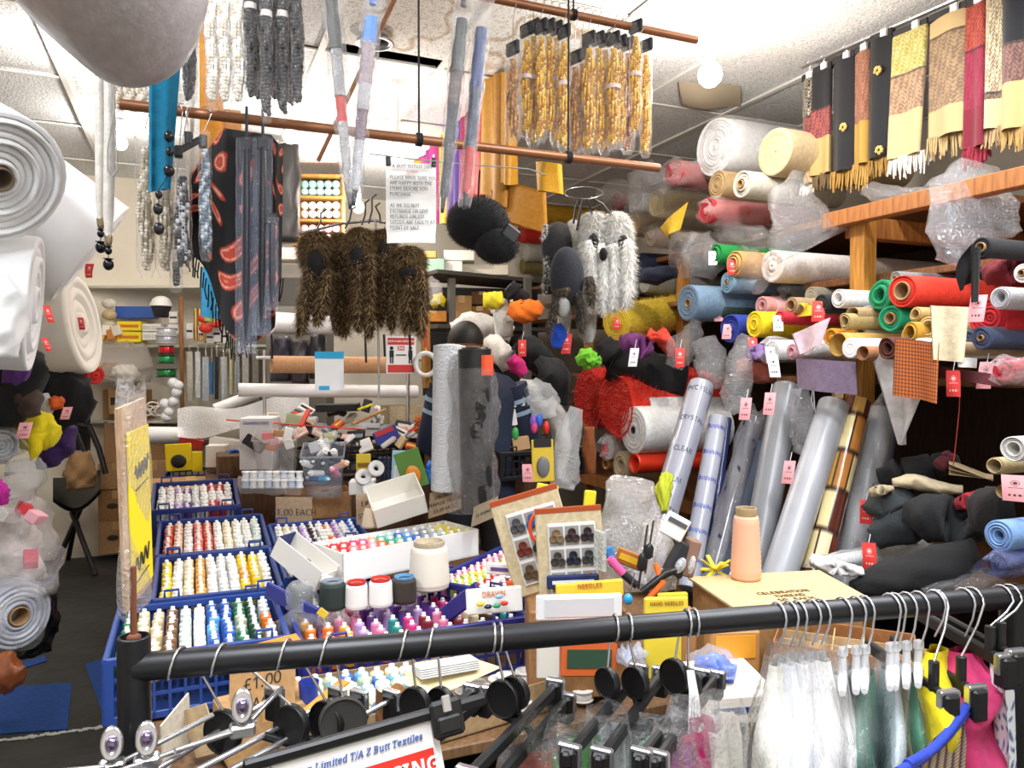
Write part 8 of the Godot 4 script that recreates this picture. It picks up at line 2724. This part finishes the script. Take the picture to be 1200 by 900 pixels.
func sec_l_front():
	carton(P(672,800,2.12) ,Vector3(0.26,0.235,0.2),-0.35,"brown carton under the button kits","a87c4c",false)
	button_kit(645,632,2.12,82,118,0.28,"button card tilted back behind the other button card",["4a4a4e","3a5a8a","2a2a2c","6a2a20","2c2c2e","c8542a","5a4632","30303a","2a1c18"])
	button_kit(672,650,2.02,78,112,0.06,"upright button card with a white nine-well tray, in front",["7a6448","3c2a2a","2c2024","3a3634","1c2030","34383a","b0a08a","18201e","8a4a2a"])
	var w = thing("clear_strip","clear plastic strip pack leaning on the front button card","pack",P(703,668,1.98))
	var g = wg(w)
	g.bar(P(703,668,1.98),P(703,622,1.98),0.05,0.012,0.002)
	part("pack",g,milky(0.5,"d8dcd8"),w)
	w = thing("embroidery_scissors","orange and black scissor handle between the two button cards","scissors",P(627,640,2.05))
	g = wg(w)
	var pts = []
	for k in 17: pts.append(P(630 + 9 * cos(k * TAU / 16),618 + 16 * sin(k * TAU / 16),2.05))
	g.tube(pts,0.005,6,false)
	part("handle",g,plastic("e8541e",0.35),w)
	g = wg(w)
	g.tube([P(630,634,2.05),P(632,668,2.06)],[0.006,0.003],6)
	part("blade",g,chrome(),w)
	for e in [[672,682,2.0,62,16,"1c2a5a","dark blue flat pack lying before the button kits",0.02,{"face": paper("e8e8ea"),"fh": 0.25}],[695,690,1.97,62,12,"1d1d24","black flat pack lying before the button kits",-0.03,{}],[692,692,1.93,80,20,"e8c838","yellow flat pack with red lettering before the button kits",0.06,{"text": "NEEDLES","th": 0.012,"tc": "b8402a"}],[679,712,1.9,102,30,"e9e9ea","clear white folded pack in front of the yellow flat pack",0.0,{"face": plastic("d4d4d6",0.2),"fh": 0.7}],
			[580,704,2.05,66,30,"f0eeea","white packet of coloured glass beads lettered drawn",0.05,{"text": "DRAWN","th": 0.014,"ty": 0.78,"tc": "d8782a"}],[594,668,2.2,50,14,"f0ece8","white packet with a spiral print beside the navy crate",-0.1,{"face": ink("6a4a8a"),"fh": 0.3}],[612,684,2.12,36,10,"d8582a","orange header card beside the button kits",0.1,{}],
			[781,748,1.85,52,96,"ecd23a","tall yellow card of hand needles, front one",0.0,{"text": "HAND NEEDLES","th": 0.009,"ty": 0.93,"tc": "8a3a1a"}],[790,726,1.9,36,62,"e8c830","tall yellow card of hand needles, back one",0.02,{"text": "NEEDLES","th": 0.009,"ty": 0.9,"tc": "8a3a1a"}],[690,772,1.85,66,44,"d8652a","old orange box with a green square under the rail",-0.03,{"face": plastic("34503a",0.5),"fh": 0.5}],[643,774,1.85,28,44,"e4ddd0","worn white box left of the orange box",0.0,{}],
			[862,770,1.8,60,60,"b8834a","brown carton with an orange label under the rail, right of the needle cards",0.0,{"face": plastic("e09a2c",0.5),"fh": 0.45,"fy": 0.7}],[808,752,1.85,18,70,"a8794a","narrow brown carton beside the yellow needle cards",0.0,{}],[720,652,2.0,10,24,"3a82c0","blue price card beside the clear strip pack",0.3,{}],[735,655,2.02,34,18,"a8682a","brown and yellow striped packet behind the screwdrivers",-0.4,{"face": plastic("e0b02c",0.4),"fh": 0.4}],[785,616,2.0,30,28,"f0eee8","white tag with a bar code above the pliers",-0.5,{"face": ink("55555a"),"fh": 0.2,"fy": 0.7}],
			[790,655,2.0,20,40,"26262a","black blister card behind the pliers",-0.5,{"blob": milky(0.5)}],[806,655,2.0,14,44,"8a6a58","brown clear blister pack right of the pliers",-0.25,{"blob": milky(0.5)}],[640,575,2.3,26,14,"ecd424","yellow card end showing behind the button cards",-0.2,{}],[690,588,2.25,14,26,"e8d42a","yellow card showing right of the tilted button card",-0.1,{}]]:
		pbox("haberdashery_pack",e[6],"haberdashery pack",e[0],e[1],e[2],e[3],e[4],0.012 if e[4] < 40 or e[5].begins_with("e") else 0.05,paper(e[5]),-0.32,e[7],"",e[8])
	n_loop = 0
	for e in [[563,716,"e8c42a"],[572,719,"2a2a30"],[582,718,"2c9a6a"],[591,715,"d83a2a"],[585,707,"8ab8d8"]]:
		g = G.new()
		g.ball(0.008,P(e[0],e[1] - 8,2.03),8,6,Vector3(1.5,0.8,0.8))
		single("glass_bead",g,plastic(e[2],0.1),"%s glass bead on the white packet lettered drawn" % ["yellow","black","green","red","pale blue"][n_loop],"bead")
		n_loop += 1
	# screwdrivers,pliers,marker,pin
	for e in [[748,690,759,615,"long black screwdriver, left of two by the pliers",0.003],[756,672,766,610,"slim steel screwdriver, right of two by the pliers",0.0025]]:
		w = thing("screwdriver",e[4],"screwdriver",P(e[0],e[1],1.98))
		g = wg(w)
		var a = P(e[0],e[1],1.98)
		var b = P(e[2],e[3],1.98)
		g.tube([a,b],e[5],8)
		part("shaft",g,chrome("6a6a6e"),w)
		g = wg(w)
		g.tube([a.lerp(b,0.28),a.lerp(b,0.32),a.lerp(b,0.5),a.lerp(b,0.56)],[0.006,0.013,0.012,0.005],12)
		part("handle",g,plastic("18181a",0.4),w)
	w = thing("pliers","black and orange handled pliers lying by the screwdrivers","pliers",P(770,690,1.95))
	for e in [[752,694,780,672,792,668,"18181a"],[760,702,776,682,768,660,"e8702a"]]:
		g = wg(w)
		g.tube([P(e[0],e[1],1.95),P(e[2],e[3],1.95),P(e[4],e[5],1.96)],[0.008,0.011,0.007],10)
		part("handle",g,plastic(e[6],0.4),w)
	for e in [[[718,656],[732,672],0.011,"e85a9a","pink-capped black marker before the screwdrivers","marker",[732,672],[744,684]]]:
		w = thing("marker",e[4],"marker",P(730,670,1.97))
		g = wg(w)
		g.tube([P(714,654,1.97),P(730,672,1.97)],0.011,10)
		part("cap",g,plastic("e85a9a",0.4),w)
		g = wg(w)
		g.tube([P(730,672,1.97),P(746,686,1.97)],0.0105,10)
		part("barrel",g,plastic("1c1c20",0.4),w)
	w = thing("ball_pin","pin with a bright blue ball head before the needle cards","pin",P(736,702,1.92))
	g = wg(w)
	g.ball(0.012,P(736,702,1.92),12,8,Vector3(1,1.2,1))
	part("head",g,plastic("2a9ad8",0.3),w)
	g = wg(w)
	g.tube([P(738,696,1.92),P(744,670,1.94)],0.002,6)
	part("shaft",g,chrome("6a6a6e"),w)
	psack("clear_bag","tall crumpled clear bag standing behind the screwdrivers","plastic bag",[[735,690,2.1,24,20],[735,640,2.15,34,24],[738,600,2.2,32,20],[742,562,2.25,26,8]],film(0.2,"f0ece6",5.0,1.8),0.1)
	psack("clear_bag","clear bag with faint print behind the button cards, left of the leaning rolls","plastic bag",[[775,690,2.15,16,14],[772,650,2.15,20,14],[765,610,2.2,12,8]],film(0.16,"f6ead8",5.0,1.6),0.1)
	psack("spotted_cloth","black cloth with neon yellow spots behind the crumpled bag","cloth",[[778,600,2.9,4,6],[777,575,2.95,9,10],[782,558,3.0,7,8]],M("neon spots",C("a8b020"),0.8),0.14,"",2.0)
	# the big carton with its lettered lid,and what stands on it
	var top = P(905,690,2.0).y
	w = thing("lettered_carton","big brown carton with a pale hand-lettered lid, right of the button kits","cardboard box",P(905,800,2.05))
	var l0 = PY(806,676,top); var l1 = PY(960,668,top); var l2 = PY(1018,700,top); var l3 = PY(860,712,top)
	g = wg(w)
	g.quad(l3,l2,l1,l0)
	for q in [[l0,l3],[l3,l2],[l2,l1],[l1,l0]]:
		g.quad(q[0] - Vector3(0,0.006,0),q[1] - Vector3(0,0.006,0),q[1],q[0])
	part("lid",g,card("d9c08e"),w)
	g = wg(w)
	var dn = Vector3(0,-0.26,0)
	var inn = (l0 + l1 + l2 + l3) / 4.0
	var c = [l0.lerp(inn,0.06),l3.lerp(inn,0.06),l2.lerp(inn,0.06),l1.lerp(inn,0.06)]
	for k in 4:
		g.quad(c[k] + dn,c[(k + 1) % 4] + dn,c[(k + 1) % 4] - Vector3(0,0.006,0),c[k] - Vector3(0,0.006,0))
	part("box",g,card("b08550"),w)
	var ux = (l2 - l3).normalized()
	var fz = ux.cross(Vector3.UP).normalized()
	if fz.dot(CT.origin - l3) < 0: fz = -fz
	var B = Basis(ux,-fz,Vector3.UP)
	var mid = l3.lerp(l2,0.5)
	for e in [["CELEBRATION",0.085],["THREAD",0.055],["50   EACH",0.026]]:
		letters(e[0],0.018,Transform3D(B,w.transform.affine_inverse() * (mid - fz * e[1] + Vector3(0,0.0012,0))),ink("6a5430"),w,"Droid Sans",0.0,"handwriting")
	cone(PY(874,678,top + 0.0),0.185,0.042,0.034,"eeb494","b8a07c","tall peach cone of thread standing on the lettered carton")
	w = thing("yellow_bow","bright yellow ribbon flower left of the peach cone","ribbon flower",PY(838,672,top))
	for k in 12:
		g = G.new()
		var a = k * TAU / 12
		g.bar(Vector3(0,0.01,0),Vector3(cos(a) * 0.045,0.02 + 0.025 * sin(k * 2.3),sin(a) * 0.035),0.012,0.003)
		part("petal",g,cloth("f2e02a",0.6),w)
	var tr = open_box("divided_carton","open divided brown carton of small packs behind the white hangers","cardboard box",P(905,752,1.75),P(1078,748,1.62),0.2,0.1,card("a06a3a"))
	var s: float = tr.get_meta("s")
	g = G.new()
	for k in 4: g.box(Vector3(0.003,0.08,0.19),Vector3(0.06 + 0.065 * k,0.05,s * 0.1))
	for k in 2: g.box(Vector3(0.32,0.08,0.003),Vector3(0.17,0.05,s * (0.065 + 0.065 * k)))
	part("divider",g,card("c8a878"),tr)
	n_loop = 0
	for e in [[0.09,0.04,"f0c82a"],[0.16,0.1,"e8e4dc"],[0.22,0.15,"d8d4e0"],[0.1,0.15,"c4beb4"],[0.24,0.05,"f2f0ea"]]:
		w = thing("small_packet","small %s packet in the open divided carton" % ["yellow","ivory","lilac","stone","white"][n_loop],"packet",tr.transform * Vector3(e[0],0.07,s * e[1]))
		g = G.new()
		g.box(Vector3(0.045,0.012,0.04),Vector3.ZERO,0.003)
		part("packet",g,paper(e[2]),w)
		n_loop += 1
	# blue plastic bits and packs under the needle cards
	psack("blue_clips","clear bag of bright blue plastic clips under the rail","plastic bag",[[815,780,1.7,6,8],[838,782,1.68,22,14],[862,790,1.66,6,8]],plastic("3a6ad8",0.2),0.2,"",2.0)
	psack("clear_bag","clear film over the blue clips under the rail","plastic bag",[[806,778,1.68,8,10],[838,776,1.66,30,18],[870,788,1.64,8,10]],film(0.14),0.12)
	psack("clear_bag","crumpled clear bag of white bits left of the needle cards","plastic bag",[[725,770,1.85,6,8],[740,766,1.83,14,14],[756,775,1.82,8,10]],milky(0.35,"d8e0f0"),0.16)
	pbox("cream_box","long cream box lying low behind the hangers, with blue pins on it","box",872,832,1.6,90,34,0.2,paper("e6dccb"),-0.32,0.03,"",{"face": ink("2a3a70"),"fh": 0.2})
	# low things along the table's front edge
	carton(P(310,872,1.78),Vector3(0.2,0.11,0.14),0.2,"small brown carton behind the one pound flap","c09a68",false)
	w = thing("orange_rulers","orange measuring strip with black lettering behind the black discs","ruler",P(380,815,1.7))
	g = wg(w)
	g.bar(P(358,836,1.62),P(404,798,1.72),0.03,0.004)
	part("strip",g,plastic("ee8a2a",0.4),w)
	g = G.new()
	g.bar(P(300,760,1.85),P(350,747,1.9),0.05,0.008,0.002)
	single("orange_folder",g,plastic("f08a1e",0.4),"orange folder edge just behind the rail on the left","folder")
	g = G.new()
	g.grid(func(u,v): return P(lerpf(440,478,u),lerpf(845,806,v) + 6 * sin(u * 7),1.68 + 0.03 * sin(u * 5 + v * 3)),8,6)
	single("torn_card",g,card("9a6a3c"),"torn brown card standing behind the black discs","card")
	for e in [[246,800,"left"],[362,815,"right"]]:
		var cw = thing("blue_tub","small blue plastic pot under the rail, %s one" % e[2],"pot",P(e[0] if e[2] == "right" else 330,e[1] + 6,1.78))
		g = G.new()
		g.lathe([[0,0],[0.02,0],[0.024,0.045],[0.022,0.045],[0.018,0.004],[0,0.004]],16)
		part("pot",g,plastic("2c3f9c",0.4),cw)
	psack("clear_bag","crumpled clear packet with a yellow sticker over the middle crate's left end","plastic bag",[[325,735,2.2,6,8],[350,728,2.22,22,14],[385,722,2.25,22,12],[408,730,2.22,6,6]],film(0.12,"f0f0ec",8.0,1.8),0.12)
	pbox("yellow_sticker","small yellow sticker on the crumpled clear packet","sticker",375,718,2.18,12,9,0.004,M("needle yellow",C("e8d430"),0.5),-0.3,-0.7)
	var sl = M("crate side",C("2c2f80"),0.4)
	for e in [[312,690,372,722,"left"],[520,722,562,690,"right"]]:
		g = G.new()
		g.bar(P(e[0],e[1],2.3),P(e[2],e[3],2.2),0.012,0.05,0.004)
		single("crate_rail",g,sl,"raised violet-blue stacking rail at the middle crate's %s end" % e[4],"crate rail")

func _ready():
	rng.seed = 7
	var cam := Camera3D.new()
	cam.name = "camera"
	cam.fov = rad_to_deg(2.0 * atan(450.0 / F))
	cam.near = 0.05
	cam.position = Vector3(0, 1.5, 0)
	cam.rotation = Vector3(-atan(20.0 / F), -deg_to_rad(23.0), 0)
	add_child(cam)
	cam.current = true
	CT = Transform3D(cam.basis, cam.position)
	var we := WorldEnvironment.new()
	we.name = "environment"
	var e := Environment.new()
	e.background_mode = Environment.BG_COLOR
	e.background_color = Color(0.5, 0.53, 0.58)
	e.tonemap_mode = Environment.TONE_MAPPER_LINEAR
	e.tonemap_exposure = 1.12
	e.sdfgi_enabled = true
	e.ssao_enabled = true
	e.ssil_enabled = true
	we.environment = e
	add_child(we)
	lamps()
	room()
	sec_a_rail()
	sec_b_garments()
	sec_c_table()
	sec_d_left()
	sec_e_rails()
	sec_f_scarves()
	sec_g_backwall()
	sec_h_hats()
	sec_i_counter()
	sec_i_strip()
	sec_j_shelves()
	sec_k_leaning()
	sec_l_front()
